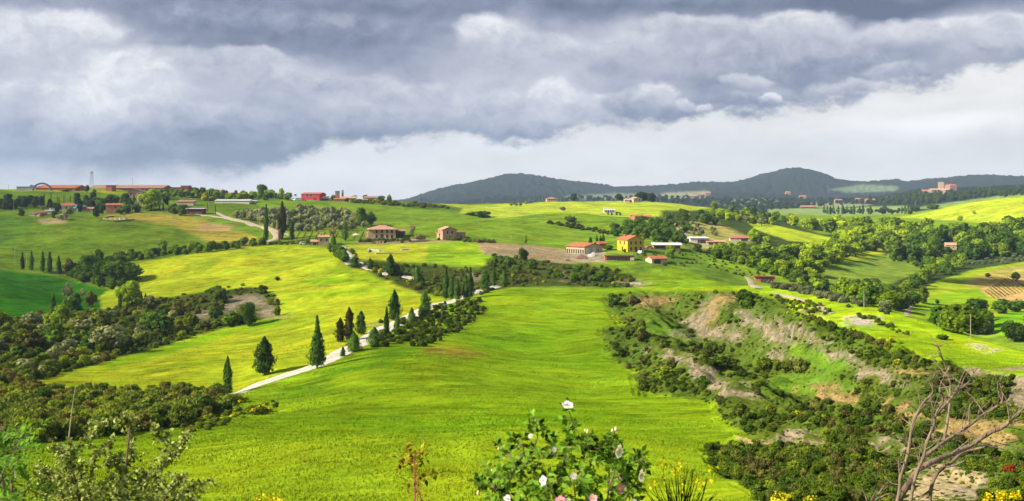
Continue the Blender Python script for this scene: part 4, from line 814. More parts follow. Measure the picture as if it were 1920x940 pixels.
# ------------------------------------------------------------------ single trees and bushes
def tree(px, py, top, wpx, kitname, var, name, label, cat='tree', group=None, parts=True, dmin=60):
    p = at(px, py, dmin); h = (py - top) * mpx(p); wb = {'shrub': 1.24, 'grey_shrub': 1.2, 'bare_tree': 1.0, 'conifer': .68, 'olive': 1.1}.get(kitname, 1.0)
    return place(kitname, var, name, p, h, wpx * mpx(p) / (wb * h), label, cat, group, parts)
for a in [
 (226, 535, 488, 88, 'near_broadleaf', 0, 'broadleaf_tree', 'big spreading dark tree below the hedgerow of the yellow field'), (243, 580, 525, 60, 'near_broadleaf', 1, 'broadleaf_tree', 'lighter green tree in front of the big spreading tree'),
 (165, 520, 478, 46, 'near_broadleaf', 2, 'broadleaf_tree', 'dark bushy tree at the end of the cypress row'), (190, 530, 490, 40, 'near_broadleaf', 0, 'broadleaf_tree', 'dark tree squeezed against the big spreading tree'), (130, 516, 484, 28, 'shrub', 3, 'bush', 'brownish bush beside the stout cypress'), (150, 520, 492, 34, 'dark_broadleaf', 1, 'bush', 'dark bush right of the five cypresses'),
 (138, 582, 548, 40, 'shrub', 4, 'bush', 'dark round bush in the hollow between green fields'), (128, 565, 530, 22, 'bare_tree', 0, 'bush', 'reddish leafless bush above the round bush'), (170, 575, 545, 24, 'shrub', 3, 'bush', 'brownish bush at the hollow of the dark field'), (155, 558, 540, 14, 'bare_tree', 0, 'bush', 'small reddish bush on the dark field'),
 (205, 660, 605, 80, 'grey_shrub', 0, 'willow_bush', 'largest round olive-grey bush above the yellow field tip'), (60, 620, 580, 56, 'grey_shrub', 1, 'willow_bush', 'silvery bush below the tall field cypress'), (150, 622, 596, 60, 'grey_shrub', 2, 'willow_bush', 'olive-grey bush behind the largest one'), (45, 700, 670, 56, 'grey_shrub', 1, 'willow_bush', 'pale grey bush low in the dense scrub'), (100, 680, 650, 34, 'grey_shrub', 0, 'willow_bush', 'small grey bush left of the largest round one'), (200, 600, 580, 40, 'grey_shrub', 2, 'willow_bush', 'flat-topped grey bush at the scrub top'), (85, 625, 604, 40, 'grey_shrub', 2, 'willow_bush', 'pale bush next to the silvery one'), (130, 660, 632, 40, 'grey_shrub', 1, 'willow_bush', 'grey bush between the scrub and the largest bush'),
 (466, 612, 566, 34, 'near_broadleaf', 2, 'bush', 'dark leafy bush against the clay scar'), (432, 612, 586, 44, 'dark_broadleaf', 0, 'bush', 'wide dark bush left of the clay scar'), (404, 598, 573, 30, 'dark_broadleaf', 2, 'bush', 'small dark bush before the clay scar'), (405, 551, 535, 40, 'shrub', 4, 'bush', 'dark bush on the scrub ridge top'), (492, 551, 532, 22, 'shrub', 0, 'bush', 'ragged bush on top of the clay scar'), (520, 526, 518, 11, 'shrub', 2, 'bush', 'tiny round bush alone in the yellow field'), (520, 592, 572, 18, 'shrub', 1, 'bush', 'small bush at the foot of the second clay scar'),
 (676, 424, 389, 30, 'near_broadleaf', 3, 'broadleaf_tree', 'dark tall tree at the end of the olive grove'), (697, 424, 398, 27, 'dark_broadleaf', 1, 'broadleaf_tree', 'round dark tree beside the hillside'), (773, 446, 420, 18, 'bare_tree', 0, 'leafless_tree', 'grey-purple leafless tree beside the villa'), (788, 452, 438, 26, 'dark_broadleaf', 2, 'bush', 'dark bush right of the leafless tree'),
 (529, 450, 376, 16, 'shrub', 3, 'withered_cypress', 'withered brown cypress by the red hut'), (600, 458, 440, 17, 'bright_broadleaf', 1, 'broadleaf_tree', 'light green tree covering the small stone house'), (624, 445, 425, 16, 'bare_tree', 0, 'leafless_tree', 'pale leafless tree behind the ragged cypress'),
 (283, 395, 354, 54, 'near_broadleaf', 1, 'broadleaf_tree', 'large round tree beside the gabled stone house'), (258, 399, 383, 22, 'dark_broadleaf', 0, 'broadleaf_tree', 'round clipped tree below the gabled house'), (341, 405, 383, 22, 'near_broadleaf', 3, 'broadleaf_tree', 'round green tree beside the red pavilion'), (227, 402, 388, 26, 'dark_broadleaf', 3, 'bush', 'dark bush in front of the salmon house'), (181, 408, 384, 14, 'conifer', 1, 'conifer_tree', 'dark conifer left of the salmon house'), (145, 382, 362, 17, 'conifer', 0, 'conifer_tree', 'round dark pine behind the red roof'), (107, 399, 379, 18, 'conifer', 2, 'conifer_tree', 'dark tree before the white farmhouse'), (126, 407, 388, 24, 'olive', 1, 'bush', 'grey-green bush in front of the farmhouse'), (117, 413, 399, 26, 'olive', 2, 'bush', 'pale rounded bush on the farm bank'), (102, 409, 396, 16, 'dark_broadleaf', 1, 'bush', 'dark bush on the farm bank'), (40, 406, 391, 14, 'conifer', 3, 'conifer_tree', 'small dark tree alone on the slope edge'), (80, 395, 386, 14, 'bare_tree', 0, 'leafless_tree', 'brown leafless tree in the farmyard'),
 (163, 361, 347, 12, 'broadleaf', 1, 'broadleaf_tree', 'tree on the hill below the lattice mast'), (177, 363, 355, 10, 'dark_broadleaf', 0, 'bush', 'dark bush on the hilltop field'), (60, 356, 346, 14, 'shrub', 0, 'bush', 'bush growing against the grey shed'), (145, 357, 352, 8, 'dark_broadleaf', 2, 'bush', 'small bush on the bright hilltop'), (125, 359, 354, 26, 'dark_broadleaf', 3, 'bush', 'low dark hedge clump on the hilltop'),
 (491, 364, 341, 25, 'near_broadleaf', 2, 'broadleaf_tree', 'tall full tree against the sky on the ridge'), (507, 364, 350, 20, 'broadleaf', 3, 'broadleaf_tree', 'brown-green tree right of the tall ridge tree'), (527, 373, 353, 16, 'bright_broadleaf', 0, 'broadleaf_tree', 'light thin tree at the end of the ridge scrub'), (472, 365, 355, 16, 'bright_broadleaf', 2, 'broadleaf_tree', 'bright tree left of the tall ridge tree'), (540, 376, 368, 9, 'dark_broadleaf', 0, 'bush', 'small dark bush beside the white vans'), (685, 368, 360, 13, 'dark_broadleaf', 1, 'broadleaf_tree', 'round tree above the village roofs'), (730, 385, 365, 11, 'broadleaf', 2, 'broadleaf_tree', 'lone upright tree at the village edge'), (788, 379, 368, 8, 'broadleaf', 4, 'broadleaf_tree', 'small lone tree at the skyline notch'), (714, 377, 367, 18, 'broadleaf', 5, 'broadleaf_tree', 'rounded tree right of the village cars'), (665, 374, 366, 12, 'bright_broadleaf', 1, 'broadleaf_tree', 'pale tree between the village cottages'), (625, 374, 365, 12, 'bright_broadleaf', 4, 'broadleaf_tree', 'yellowish tree left of the brick tower'),
 (1068, 417, 403, 30, 'dark_broadleaf', 2, 'bush', 'round dark bush alone at the field corner'), (905, 408, 395, 40, 'dark_broadleaf', 4, 'bush', 'wide dark bush on the far green slope'), (885, 404, 397, 40, 'dark_broadleaf', 0, 'bush', 'low dark thicket left of the wide bush'), (1056, 396, 387, 14, 'olive', 0, 'bush', 'pale scrubby bush in the far yellow field'), (985, 457, 440, 9, 'bright_broadleaf', 0, 'broadleaf_tree', 'thin young tree above the ploughed field'),
 (981, 490, 464, 22, 'near_broadleaf', 0, 'bush', 'dark round tree at the edge of the ploughed field'), (1257, 482, 459, 24, 'near_broadleaf', 3, 'broadleaf_tree', 'dark tree between the yellow house and the garage'), (1162, 466, 456, 10, 'bright_broadleaf', 1, 'broadleaf_tree', 'small tree at the yellow house corner'), (1171, 474, 466, 8, 'dark_broadleaf', 1, 'bush', 'dark little bush before the yellow house'), (1102, 468, 460, 8, 'broadleaf', 2, 'broadleaf_tree', 'small tree at the barn gable'), (1140, 469, 458, 26, 'shrub', 5, 'bush', 'brownish thicket between barn and yellow house'),
 (1707, 573, 546, 40, 'near_broadleaf', 0, 'broadleaf_tree', 'wide dark tree beside the two-rut track'), (1730, 569, 537, 27, 'near_broadleaf', 3, 'broadleaf_tree', 'tall round tree beside the two-rut track'), (1757, 570, 560, 9, 'dark_broadleaf', 2, 'broadleaf_tree', 'tiny tree alone in the bright right field'), (1830, 602, 560, 56, 'near_broadleaf', 2, 'broadleaf_tree', 'big dark tree at the corner of the vineyard'), (1790, 622, 575, 70, 'near_broadleaf', 3, 'broadleaf_tree', 'wide green tree at the foot of the knoll'), (1830, 628, 590, 50, 'near_broadleaf', 1, 'broadleaf_tree', 'lower green tree before the dark vineyard tree'), (1850, 628, 600, 30, 'grey_shrub', 0, 'willow_bush', 'silvery bush beside the wooden pole'), (1875, 588, 560, 44, 'dark_broadleaf', 0, 'broadleaf_tree', 'dark hedge tree below the vineyard rows'), (1908, 586, 558, 40, 'dark_broadleaf', 2, 'broadleaf_tree', 'dark hedge tree at the end of the vineyard'), (1900, 642, 602, 56, 'near_broadleaf', 0, 'broadleaf_tree', 'darkest tree below the green lobe field'), (1940, 640, 590, 60, 'near_broadleaf', 2, 'broadleaf_tree', 'dark tree cut by the edge below the lobe field'), (1768, 637, 624, 26, 'dark_broadleaf', 2, 'bush', 'single round bush on the bright strip'), (1660, 584, 560, 34, 'grey_shrub', 1, 'willow_bush', 'silver-leaved bush below the valley trees'), (1690, 582, 562, 30, 'grey_shrub', 2, 'willow_bush', 'silver bush right of the other in the valley'),
 (1853, 520, 512, 14, 'dark_broadleaf', 1, 'bush', 'dark bush above the vineyard rows'), (1905, 526, 510, 18, 'broadleaf', 2, 'broadleaf_tree', 'small tree at the top of the vineyard'), (1893, 420, 405, 30, 'dark_broadleaf', 0, 'broadleaf_tree', 'big dark tree standing above the right wood'),
 (1660, 400, 386, 14, 'dark_broadleaf', 1, 'broadleaf_tree', 'grey-green tree by the distant cypresses'), (1750, 393, 383, 28, 'dark_broadleaf', 4, 'broadleaf_tree', 'dark rounded tree below the castle hill'), (1718, 396, 386, 20, 'dark_broadleaf', 2, 'broadleaf_tree', 'second dark tree below the castle hill'), (1800, 414, 404, 14, 'bright_broadleaf', 2, 'bush', 'bright bush at the yellow field edge'), (1826, 402, 396, 9, 'bright_broadleaf', 3, 'bush', 'small round bush in the yellow field'),
 (1892, 888, 866, 30, 'shrub', 1, 'bush', 'rust-red bush low in the clay gully'), (504, 677, 667, 10, 'shrub', 2, 'bush', 'thin weed bush beside the gravel road'), (714, 606, 597, 11, 'shrub', 4, 'bush', 'small dark bush in the yellow field by the road')]:
    o = tree(*a, parts=('near' in a[4] or a[4] in ('grey_shrub',)))
    o['category'] = 'bush' if 'bush' in a[6] else 'tree'
    mt = {'rust': FM['rust'], 'leafless': FM['bare'], 'withered': FM['heath']}
    for k_, v_ in mt.items():
        if k_ in a[7] and not o.children and 'leafless_bush' != a[6] or (k_ in a[7] and k_ == 'rust'):
            o.data = o.data.copy(); o.data.materials[0] = v_
# ------------------------------------------------------------------ olive grove, woods, hedges and scrub
def stand(name, kitname, pts, hpx, wk, labels, cat, group, dmin=300, seed=1, big=None):
    r = random.Random(seed); out = []
    for k, (a, b) in enumerate(pts):
        p = at(a, b, dmin); h = r.uniform(*hpx) * mpx(p)
        out.append(place(kitname if isinstance(kitname, str) else r.choice(kitname), r.randrange(9), name, p, h, wk * r.uniform(.9, 1.25), labels(a, b) if callable(labels) else labels, cat, group, sink=.3))
    return out
GROVE = [(436, 409), (500, 399), (560, 396), (640, 400), (676, 412), (690, 428), (640, 436), (560, 436), (520, 433), (478, 421)]
stand('olive_tree', 'olive', scatter(GROVE, 11.5, 5.4, 3), (13, 18), .95, 'grey-green olive tree in the planted grove above the cream lane', 'olive tree', 'olive trees in the grove', 500, 3)
stand('olive_tree', 'olive', scatter([(1250, 425), (1300, 420), (1350, 440), (1330, 452), (1290, 440), (1255, 455)], 13, 7, 5), (8, 12), 1.0, 'pale olive tree on the dry slope above the white sheds', 'olive tree', 'olive trees above the white sheds', 450, 4)
stand('olive_tree', 'olive', scatter([(945, 384), (990, 381), (1000, 385), (950, 388)], 7, 4, 5), (5, 7), 1.0, 'tiny pale olive tree on the far crest of the yellow field', 'olive tree', 'olive trees on the far crest', 700, 5)
stand('olive_tree', 'olive', [(a, b) for a, b in [(1462, 540), (1485, 545), (1510, 552), (1535, 560), (1560, 565), (1575, 568), (1500, 548), (1548, 558), (1590, 577), (1447, 536)]], (9, 13), 1.1, 'small pale olive bush on the crest of the bright strip', 'olive tree', 'olive bushes on the crest of the bright strip', 250, 6)
WOOD_B = [(1400, 416), (1470, 424), (1560, 427), (1650, 430), (1700, 432), (1760, 436), (1740, 445), (1668, 466), (1640, 472), (1600, 482), (1548, 503), (1525, 505), (1490, 492), (1462, 478), (1500, 474), (1570, 462), (1570, 452), (1500, 437), (1420, 420)]
WEDGE = [(1390, 408), (1440, 416), (1560, 440), (1560, 476), (1478, 474), (1415, 440)]
ok_ = lambda pts: [q for q in pts if not inpoly(np.array([q[0]]), np.array([q[1]]), WEDGE)[0]]
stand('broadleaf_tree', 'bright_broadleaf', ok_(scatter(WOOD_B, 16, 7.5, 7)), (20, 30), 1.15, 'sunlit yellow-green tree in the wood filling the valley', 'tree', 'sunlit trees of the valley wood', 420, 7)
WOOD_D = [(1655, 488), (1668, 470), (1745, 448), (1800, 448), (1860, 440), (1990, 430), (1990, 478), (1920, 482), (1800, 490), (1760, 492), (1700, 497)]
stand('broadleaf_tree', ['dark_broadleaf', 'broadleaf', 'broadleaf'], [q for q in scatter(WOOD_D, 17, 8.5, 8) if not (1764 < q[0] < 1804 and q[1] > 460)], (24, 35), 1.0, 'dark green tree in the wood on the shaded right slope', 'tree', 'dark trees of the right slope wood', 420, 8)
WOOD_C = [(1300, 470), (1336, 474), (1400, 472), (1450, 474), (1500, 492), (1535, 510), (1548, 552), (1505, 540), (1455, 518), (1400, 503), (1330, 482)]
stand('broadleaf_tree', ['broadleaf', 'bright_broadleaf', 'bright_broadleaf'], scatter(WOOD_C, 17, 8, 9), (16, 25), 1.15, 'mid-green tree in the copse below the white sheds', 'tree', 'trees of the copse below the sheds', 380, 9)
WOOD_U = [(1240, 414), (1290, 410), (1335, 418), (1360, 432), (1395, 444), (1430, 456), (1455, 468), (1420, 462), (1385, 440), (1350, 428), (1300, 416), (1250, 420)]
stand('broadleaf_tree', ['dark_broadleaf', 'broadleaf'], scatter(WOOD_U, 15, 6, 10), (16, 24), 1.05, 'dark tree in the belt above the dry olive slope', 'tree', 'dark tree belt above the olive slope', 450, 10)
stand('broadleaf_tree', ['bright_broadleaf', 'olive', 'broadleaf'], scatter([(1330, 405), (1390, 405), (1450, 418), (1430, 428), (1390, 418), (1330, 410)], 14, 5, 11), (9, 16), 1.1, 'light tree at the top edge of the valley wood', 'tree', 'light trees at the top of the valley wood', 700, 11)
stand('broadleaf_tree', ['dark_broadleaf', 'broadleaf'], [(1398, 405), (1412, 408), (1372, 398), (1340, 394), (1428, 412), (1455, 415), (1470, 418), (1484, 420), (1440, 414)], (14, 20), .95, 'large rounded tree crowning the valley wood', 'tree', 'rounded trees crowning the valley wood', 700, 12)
mass('thicket', 'dark_broadleaf', scatter([(1148, 428), (1190, 418), (1250, 418), (1300, 425), (1300, 440), (1250, 432), (1292, 452), (1285, 462), (1225, 455), (1205, 446), (1150, 444)], 11, 5, 12), 3.0, 5.5, 'dark thicket climbing the slope behind the yellow house', seed=12, wid=1.15)
mass('thicket', 'bright_broadleaf', scatter([(1330, 398), (1420, 410), (1470, 425), (1420, 420), (1340, 408)], 9, 4, 13), 3, 5, 'pale scrubby growth along the top of the valley wood', seed=13, wid=1.2)
mass('thicket', 'bright_broadleaf', ok_(scatter(WOOD_B, 12, 6, 77)), 3.5, 6, 'sunlit undergrowth and small trees between the trunks of the valley wood', seed=77, wid=1.2)
mass('thicket', 'dark_broadleaf', scatter(WOOD_D, 13, 7, 78) + scatter(WOOD_C, 13, 7, 79), 2.5, 5, 'undergrowth between the trees of the shaded right woods', seed=78, wid=1.2)
HSTRIP = [(1690, 566), (1700, 552), (1740, 534), (1795, 515), (1812, 496), (1770, 490), (1705, 500), (1745, 512), (1690, 545)]
mass('thicket', 'broadleaf', scatter(HSTRIP, 13, 7, 14), 4, 7.5, 'tangled hedge strip dropping between the two right fields', seed=14, wid=1.1)
mass('thicket', 'broadleaf', scatter([(1560, 552), (1590, 540), (1640, 546), (1690, 552), (1696, 585), (1660, 584), (1600, 566)], 12, 6, 15), 3.5, 6.5, 'bushy thicket in the valley bottom below the pale meadow', seed=15, wid=1.1)
mass('thicket', 'grey_shrub', scatter([(1440, 532), (1480, 536), (1560, 556), (1680, 592), (1690, 600), (1640, 582), (1560, 564), (1450, 540)], 9, 4, 16), 1.2, 2.2, 'brownish reed and willow thicket behind the bright strip', seed=16, wid=1.2)
mass('thicket', 'broadleaf', scatter([(1738, 612), (1780, 600), (1850, 606), (1858, 632), (1800, 632)], 14, 7, 17), 4, 7, 'thicket of bushes at the foot of the green knoll', seed=17, wid=1.1)
mass('thicket', 'olive', scatter([(1800, 496), (1860, 486), (1970, 478), (1970, 490), (1860, 498)], 11, 4.5, 18), 2, 3, 'grey-green orchard rows under the right wood', seed=18, wid=1.2)
# hedgerows on the left
mass('hedgerow', 'broadleaf', scatter([(120, 516), (190, 494), (240, 483), (330, 473), (420, 463), (500, 453), (500, 460), (420, 471), (330, 481), (240, 492), (190, 505), (130, 524)], 10, 4.5, 20), 2.6, 5, 'dark hedgerow along the top of the yellow field', seed=20, wid=1.25, cat='hedge')
for px, top in [(182, 466), (305, 450), (357, 455), (393, 452), (415, 455), (330, 458)]:
    p = at(px, {182: 495, 305: 478, 357: 474, 393: 468, 415: 466, 330: 476}[px], 300); place('broadleaf', px, 'broadleaf_tree', p, ({182: 495, 305: 478, 357: 474, 393: 468, 415: 466, 330: 476}[px] - top) * mpx(p), .85, 'small tree standing up out of the hedgerow above the yellow field', 'tree', 'trees in the left hedgerow')
mass('thicket', 'dark_broadleaf', scatter([(120, 522), (170, 512), (240, 530), (215, 548), (160, 530)], 13, 6, 21), 3, 6, 'dark thicket beside the row of five cypresses', seed=21, wid=1.1)
mass('hedge', 'dark_broadleaf', scatter([(305, 396), (350, 392), (355, 400), (320, 402)], 7, 3, 22), 3.4, 5.2, 'dense dark laurel hedge beside the big round tree', seed=22, wid=.9, cat='hedge')
stand('conifer_tree', 'conifer', scatter([(-60, 398), (0, 399), (30, 394), (95, 391), (95, 384), (-60, 386)], 13, 6, 23), (16, 24), 1.2, 'dark pine in the grove behind the farmyard', 'pine', 'dark pines behind the farmyard', 400, 23)
stand('conifer_tree', ['conifer', 'dark_broadleaf'], [(q, 391 + (q * 7) % 6) for q in range(148, 198, 8)] + [(162, 385), (175, 382), (205, 384), (218, 383), (232, 382), (244, 388), (236, 385), (270, 392), (312, 385), (190, 401), (150, 398), (240, 400), (210, 380)], (14, 23), 1.15, 'dark evergreen between the farm and the salmon house', 'tree', 'dark evergreens around the salmon house', 400, 24)
RIDGE = [(275, 376), (330, 372), (400, 376), (470, 377), (545, 377), (540, 370), (470, 368), (400, 364), (330, 362), (290, 366)]
mass('thicket', 'broadleaf', scatter(RIDGE, 9, 4, 25), 3.5, 6.5, 'dense scrub covering the ridge below the brick sheds', seed=25, wid=1.2)
mass('gorse', 'shrub', scatter([(360, 368), (480, 370), (530, 372), (530, 376), (380, 377)], 17, 4.2, 26), 2.8, 4.4, 'yellow flowering broom scattered through the ridge scrub', seed=26, wid=1.1, mat=FM['bloom'])
mass('hedgerow', 'shrub', scatter([(640, 376), (720, 380), (800, 385), (850, 392), (800, 391), (720, 386), (650, 380)], 7, 3, 27), 2, 3.6, 'low dark hedge running down from the village', seed=27, wid=1.3, cat='hedge')
mass('hedgerow', 'shrub', scatter([(1010, 418), (1060, 419), (1150, 438), (1160, 444), (1060, 427)], 8, 3, 28), 1.4, 2.4, 'scrubby bank between the green and the yellow far fields', seed=28, wid=1.4, cat='hedge')
mass('hedge', 'shrub', scatter([(665, 455), (700, 453), (772, 451), (772, 455), (700, 458)], 5, 2.4, 29), 1.5, 2.4, 'clipped dark hedge along the front of the stone villa', seed=29, wid=1.2, cat='hedge')
mass('hedge', 'scrub2' if 'scrub2' in KITS else 'shrub', scatter([(815, 450), (870, 449), (930, 453), (930, 457), (870, 454)], 5, 2.4, 30), 1.3, 2.2, 'long hedge in front of the second stone house', seed=30, wid=1.2, cat='hedge')
mass('hedge', 'dark_broadleaf', scatter([(617, 470), (630, 464), (643, 476), (652, 490), (645, 496), (630, 484)], 6, 4, 31), 2.4, 4.6, 'dark bushy hedge along the left of the villa lane', seed=31, wid=1.0, cat='hedge')
mass('hedge', 'shrub', scatter([(655, 468), (660, 468), (672, 484), (668, 488)], 4, 3, 32), 1.0, 1.6, 'thin hedge running down the right of the villa lane', seed=32, wid=1.1, cat='hedge')
mass('thicket', 'shrub', scatter([(500, 456), (550, 453), (610, 456), (610, 461), (500, 462)], 8, 3, 33), 1.2, 2.2, 'low bushes along the lane near the small stone house', seed=33, wid=1.3)
# scrub masses
MIXED = ['shrub', 'broom_shrub', 'broom_shrub']
def thin(pts, f, seed):
    r = random.Random(seed); return [q for q in pts if r.random() < f]
def filt(pts, polys, keep, ms=(0,)):
    X = np.array([q[0] for q in pts]); Y = np.array([q[1] for q in pts]); h_ = np.zeros(len(pts), bool)
    for p in polys:
        for m in ms: h_ |= inpoly(X, Y - m, p)
    return [q for q, k in zip(pts, h_) if k == keep]
CP = [p for p, c in CLAYS]
SL = filt(scatter(S_LEFT, 15, 7.5, 40), CP, False, (0, 6, 12, 18))
def split(pts, n, seed):
    r = random.Random(seed); pts = list(pts); r.shuffle(pts); return pts[:n], pts[n:]
sl_big, sl_rest = split([q for q in SL if q[0] > -10 and q[1] > 565], 95, 1)
r_ = random.Random(5)
NEARY = lambda b: 1.0 if b < 700 else .85
for a, b in sl_big:
    p = at(a, b); place('grey_shrub' if r_.random() < .22 and b < 720 else r_.choice(('shrub', 'broom_shrub')), r_.randrange(6), 'bush', p, r_.uniform(14, 30) * mpx(p) * NEARY(b), r_.uniform(.9, 1.3), 'wild green bush in the dense scrub on the left slope' if b < 725 else 'wild bush among the flowering gorse along the lower left', 'bush', 'wild bushes of the left scrub' if b < 725 else 'wild bushes of the lower left gorse')
for a, b in split(filt(scatter([(-10, 620), (200, 600), (330, 590), (400, 600), (330, 630), (150, 670), (40, 700), (-10, 720)], 44, 22, 91) + scatter([(-10, 745), (400, 755), (400, 780), (120, 800), (-10, 820)], 60, 24, 92), CP, False), 22, 2)[0]:
    p = at(a, b); place(r_.choice(('near_broadleaf', 'grey_shrub', 'dark_broadleaf', 'shrub')), r_.randrange(6), 'bush', p, r_.uniform(28, 44) * mpx(p), r_.uniform(1.0, 1.35), 'large rounded bush standing above the scrub on the left slope' if b < 735 else 'large rounded bush above the gorse along the lower left', 'bush', 'large bushes of the left scrub' if b < 735 else 'large bushes of the lower left gorse')
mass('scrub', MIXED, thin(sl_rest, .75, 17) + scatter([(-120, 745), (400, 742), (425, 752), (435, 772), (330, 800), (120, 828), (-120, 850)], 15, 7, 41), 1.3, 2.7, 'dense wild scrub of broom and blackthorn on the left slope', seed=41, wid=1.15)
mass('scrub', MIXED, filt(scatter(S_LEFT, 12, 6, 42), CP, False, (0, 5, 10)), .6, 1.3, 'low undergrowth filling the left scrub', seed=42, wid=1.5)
mass('gorse', 'shrub', thin(scatter([(30, 735), (290, 745), (470, 738), (470, 760), (330, 785), (120, 800), (30, 800)], 20, 10, 43), .45, 3) + [(254, 628), (300, 625), (325, 622), (283, 650), (486, 778), (496, 774), (440, 782), (428, 540), (455, 536), (410, 545), (290, 576)], .7, 1.5, 'yellow flowering gorse in the left scrub', seed=43, wid=1.2, mat=FM['bloom'])
mass('scrub', MIXED, scatter([(330, 800), (440, 772), (520, 752), (545, 748), (480, 785), (360, 815)], 16, 6, 44), .4, 1.0, 'low weeds on the bank under the white road', seed=44, wid=1.4)
mass('scrub', MIXED, scatter(ROAD_V, 12, 6, 45), 0.9, 1.6, 'broom hedge along the outer side of the road bend', seed=45, wid=1.25)
mass('gorse', 'shrub', thin(scatter([(800, 580), (905, 570), (905, 590), (840, 620), (760, 640)], 14, 7, 46), .7, 4), .7, 1.3, 'faded yellow broom tops beside the road bend', seed=46, wid=1.1, mat=FM['scrub2'])
BK = scatter(BANK, 12, 5.5, 47)
mass('scrub', MIXED, thin(BK, .62, 4), .8, 1.9, 'shrubs covering the bank behind the green crest', seed=47, wid=1.25)
mass('gorse', 'shrub', thin(scatter([(690, 500), (740, 520), (830, 545), (780, 535), (700, 512)], 10, 5, 48), .6, 4) + [(1065, 534), (1150, 533), (1020, 530), (985, 533), (960, 535), (1195, 452), (1160, 437), (1170, 439), (1142, 426)], .9, 1.6, 'yellow broom on the bank behind the green crest', seed=48, wid=1.2, mat=FM['bloom'])
mass('thicket', 'dark_broadleaf', [(925, 500), (940, 495), (955, 500), (1000, 505), (1030, 515), (1050, 522), (1095, 525), (1110, 515), (1085, 510), (970, 512), (1120, 528), (1130, 522), (1075, 530), (940, 515), (1145, 530)], 2.6, 4.4, 'darker bushes in the gully behind the green crest', seed=49, wid=1.2)
mass('scrub', MIXED, scatter([(1190, 475), (1255, 470), (1310, 472), (1390, 498), (1440, 520), (1380, 520), (1310, 500), (1240, 500)], 13, 5.5, 50), .5, 1.5, 'thin scrub on the grass spur below the brown shed', seed=50, wid=1.3)
# the eroded slope on the right
CP = [p for p, c in CLAYS] + [Q('1180,586 1240,590 1300,640 1230,632'), Q('1480,640 1560,665 1600,690 1560,700 1490,672'), Q('1440,705 1540,700 1620,725 1540,745 1440,730'), Q('1345,740 1440,745 1480,770 1440,775 1380,760'), Q('1385,815 1545,815 1545,835 1385,835')]
def filt(pts, polys, keep, ms=(0,)):
    X = np.array([q[0] for q in pts]); Y = np.array([q[1] for q in pts]); h_ = np.zeros(len(pts), bool)
    for p in polys:
        for m in ms: h_ |= inpoly(X, Y - m, p)
    return [q for q, k in zip(pts, h_) if k == keep]
BS = filt(scatter(BAD, 15, 8.5, 60), CP, False, (0, 5))
DENSE = [Q('1130,560 1200,575 1290,600 1310,640 1400,690 1420,715 1330,690 1230,640 1180,640 1130,612'), Q('1135,640 1230,655 1290,700 1345,745 1200,735 1190,700'), Q('1290,560 1330,548 1320,600 1290,600'), Q('1370,560 1440,545 1440,590 1400,580'), Q('1340,760 1480,755 1640,770 1690,800 1650,815 1500,800 1480,790 1400,790'), Q('1320,840 1480,835 1600,830 1680,870 1680,950 1430,950 1350,890'), Q('1490,580 1600,620 1750,690 1900,720 1900,760 1700,700 1600,670'), Q('1600,750 1660,760 1690,800 1640,790'), Q('1830,690 1900,720 1890,790 1760,770 1800,720'), Q('1380,680 1500,690 1620,740 1500,740')]
bd = filt(BS, DENSE, True); bl = filt(BS, DENSE, False)
b_big, b_rest = split(bd, 130, 6)
for a, b in b_big:
    p = at(a, b); z = 'upper' if b < 700 else 'lower'
    place(r_.choice(('shrub', 'shrub', 'broom_shrub')), r_.randrange(6), 'bush', p, r_.uniform(11, 27) * mpx(p), r_.uniform(.95, 1.4), f'dark wild bush in the scrub on the {z} part of the eroded slope', 'bush', f'wild bushes of the {z} eroded slope')
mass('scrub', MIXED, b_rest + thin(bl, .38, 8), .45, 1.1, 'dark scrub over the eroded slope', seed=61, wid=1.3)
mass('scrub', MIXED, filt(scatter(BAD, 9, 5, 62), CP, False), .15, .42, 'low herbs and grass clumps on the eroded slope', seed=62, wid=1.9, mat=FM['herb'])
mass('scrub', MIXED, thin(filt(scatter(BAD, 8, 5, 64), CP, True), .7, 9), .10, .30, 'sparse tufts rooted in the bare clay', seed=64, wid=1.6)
mass('gorse', 'shrub', thin(bd, .035, 12) + [(1150, 595), (1160, 606), (1172, 612), (1150, 672), (1160, 682), (1385, 551), (1395, 553), (1655, 640), (1670, 641), (1690, 645), (1520, 592), (1600, 622), (1478, 588)], .5, 1.0, 'yellow gorse blooming on the eroded slope', seed=63, wid=1.2, mat=FM['bloom'])
mass('scrub', MIXED, scatter([(1484, 586), (1500, 590), (1620, 632), (1640, 640), (1640, 646), (1560, 618)], 9, 3, 65) + scatter([(1600, 592), (1640, 596), (1690, 622), (1720, 632), (1690, 630), (1650, 610)], 9, 4, 66) + scatter([(1440, 556), (1520, 566), (1560, 585), (1545, 595), (1480, 580)], 10, 5, 67), .6, 1.3, 'shrubs along the upper rim of the eroded slope', seed=65, wid=1.3)
# distant woods: read as one mass from here
mass('distant_wood', 'broadleaf', scatter([(1640, 378), (1700, 366), (1760, 366), (1840, 362), (1990, 358), (1990, 366), (1860, 372), (1760, 382), (1680, 386), (1640, 386)], 9, 3.2, 70), 8, 13, 'dark wood on the castle hill', seed=70, wid=1.1, mat=FM['far'], cat='wood')
mass('distant_wood', 'broadleaf', scatter([(1060, 372), (1240, 370), (1440, 374), (1650, 374), (1650, 384), (1560, 386), (1440, 396), (1320, 384), (1240, 380), (1060, 378)], 11, 2.6, 71), 7, 12, 'distant scattered wood on the plain', seed=71, wid=1.3, mat=FM['far'], cat='wood')
mass('distant_wood', 'broadleaf', scatter([(1540, 397), (1650, 396), (1720, 397), (1720, 402), (1540, 404)], 12, 3, 72), 5, 9, 'line of distant trees at the far edge of the valley', seed=72, wid=1.2, mat=FM['far'], cat='wood')
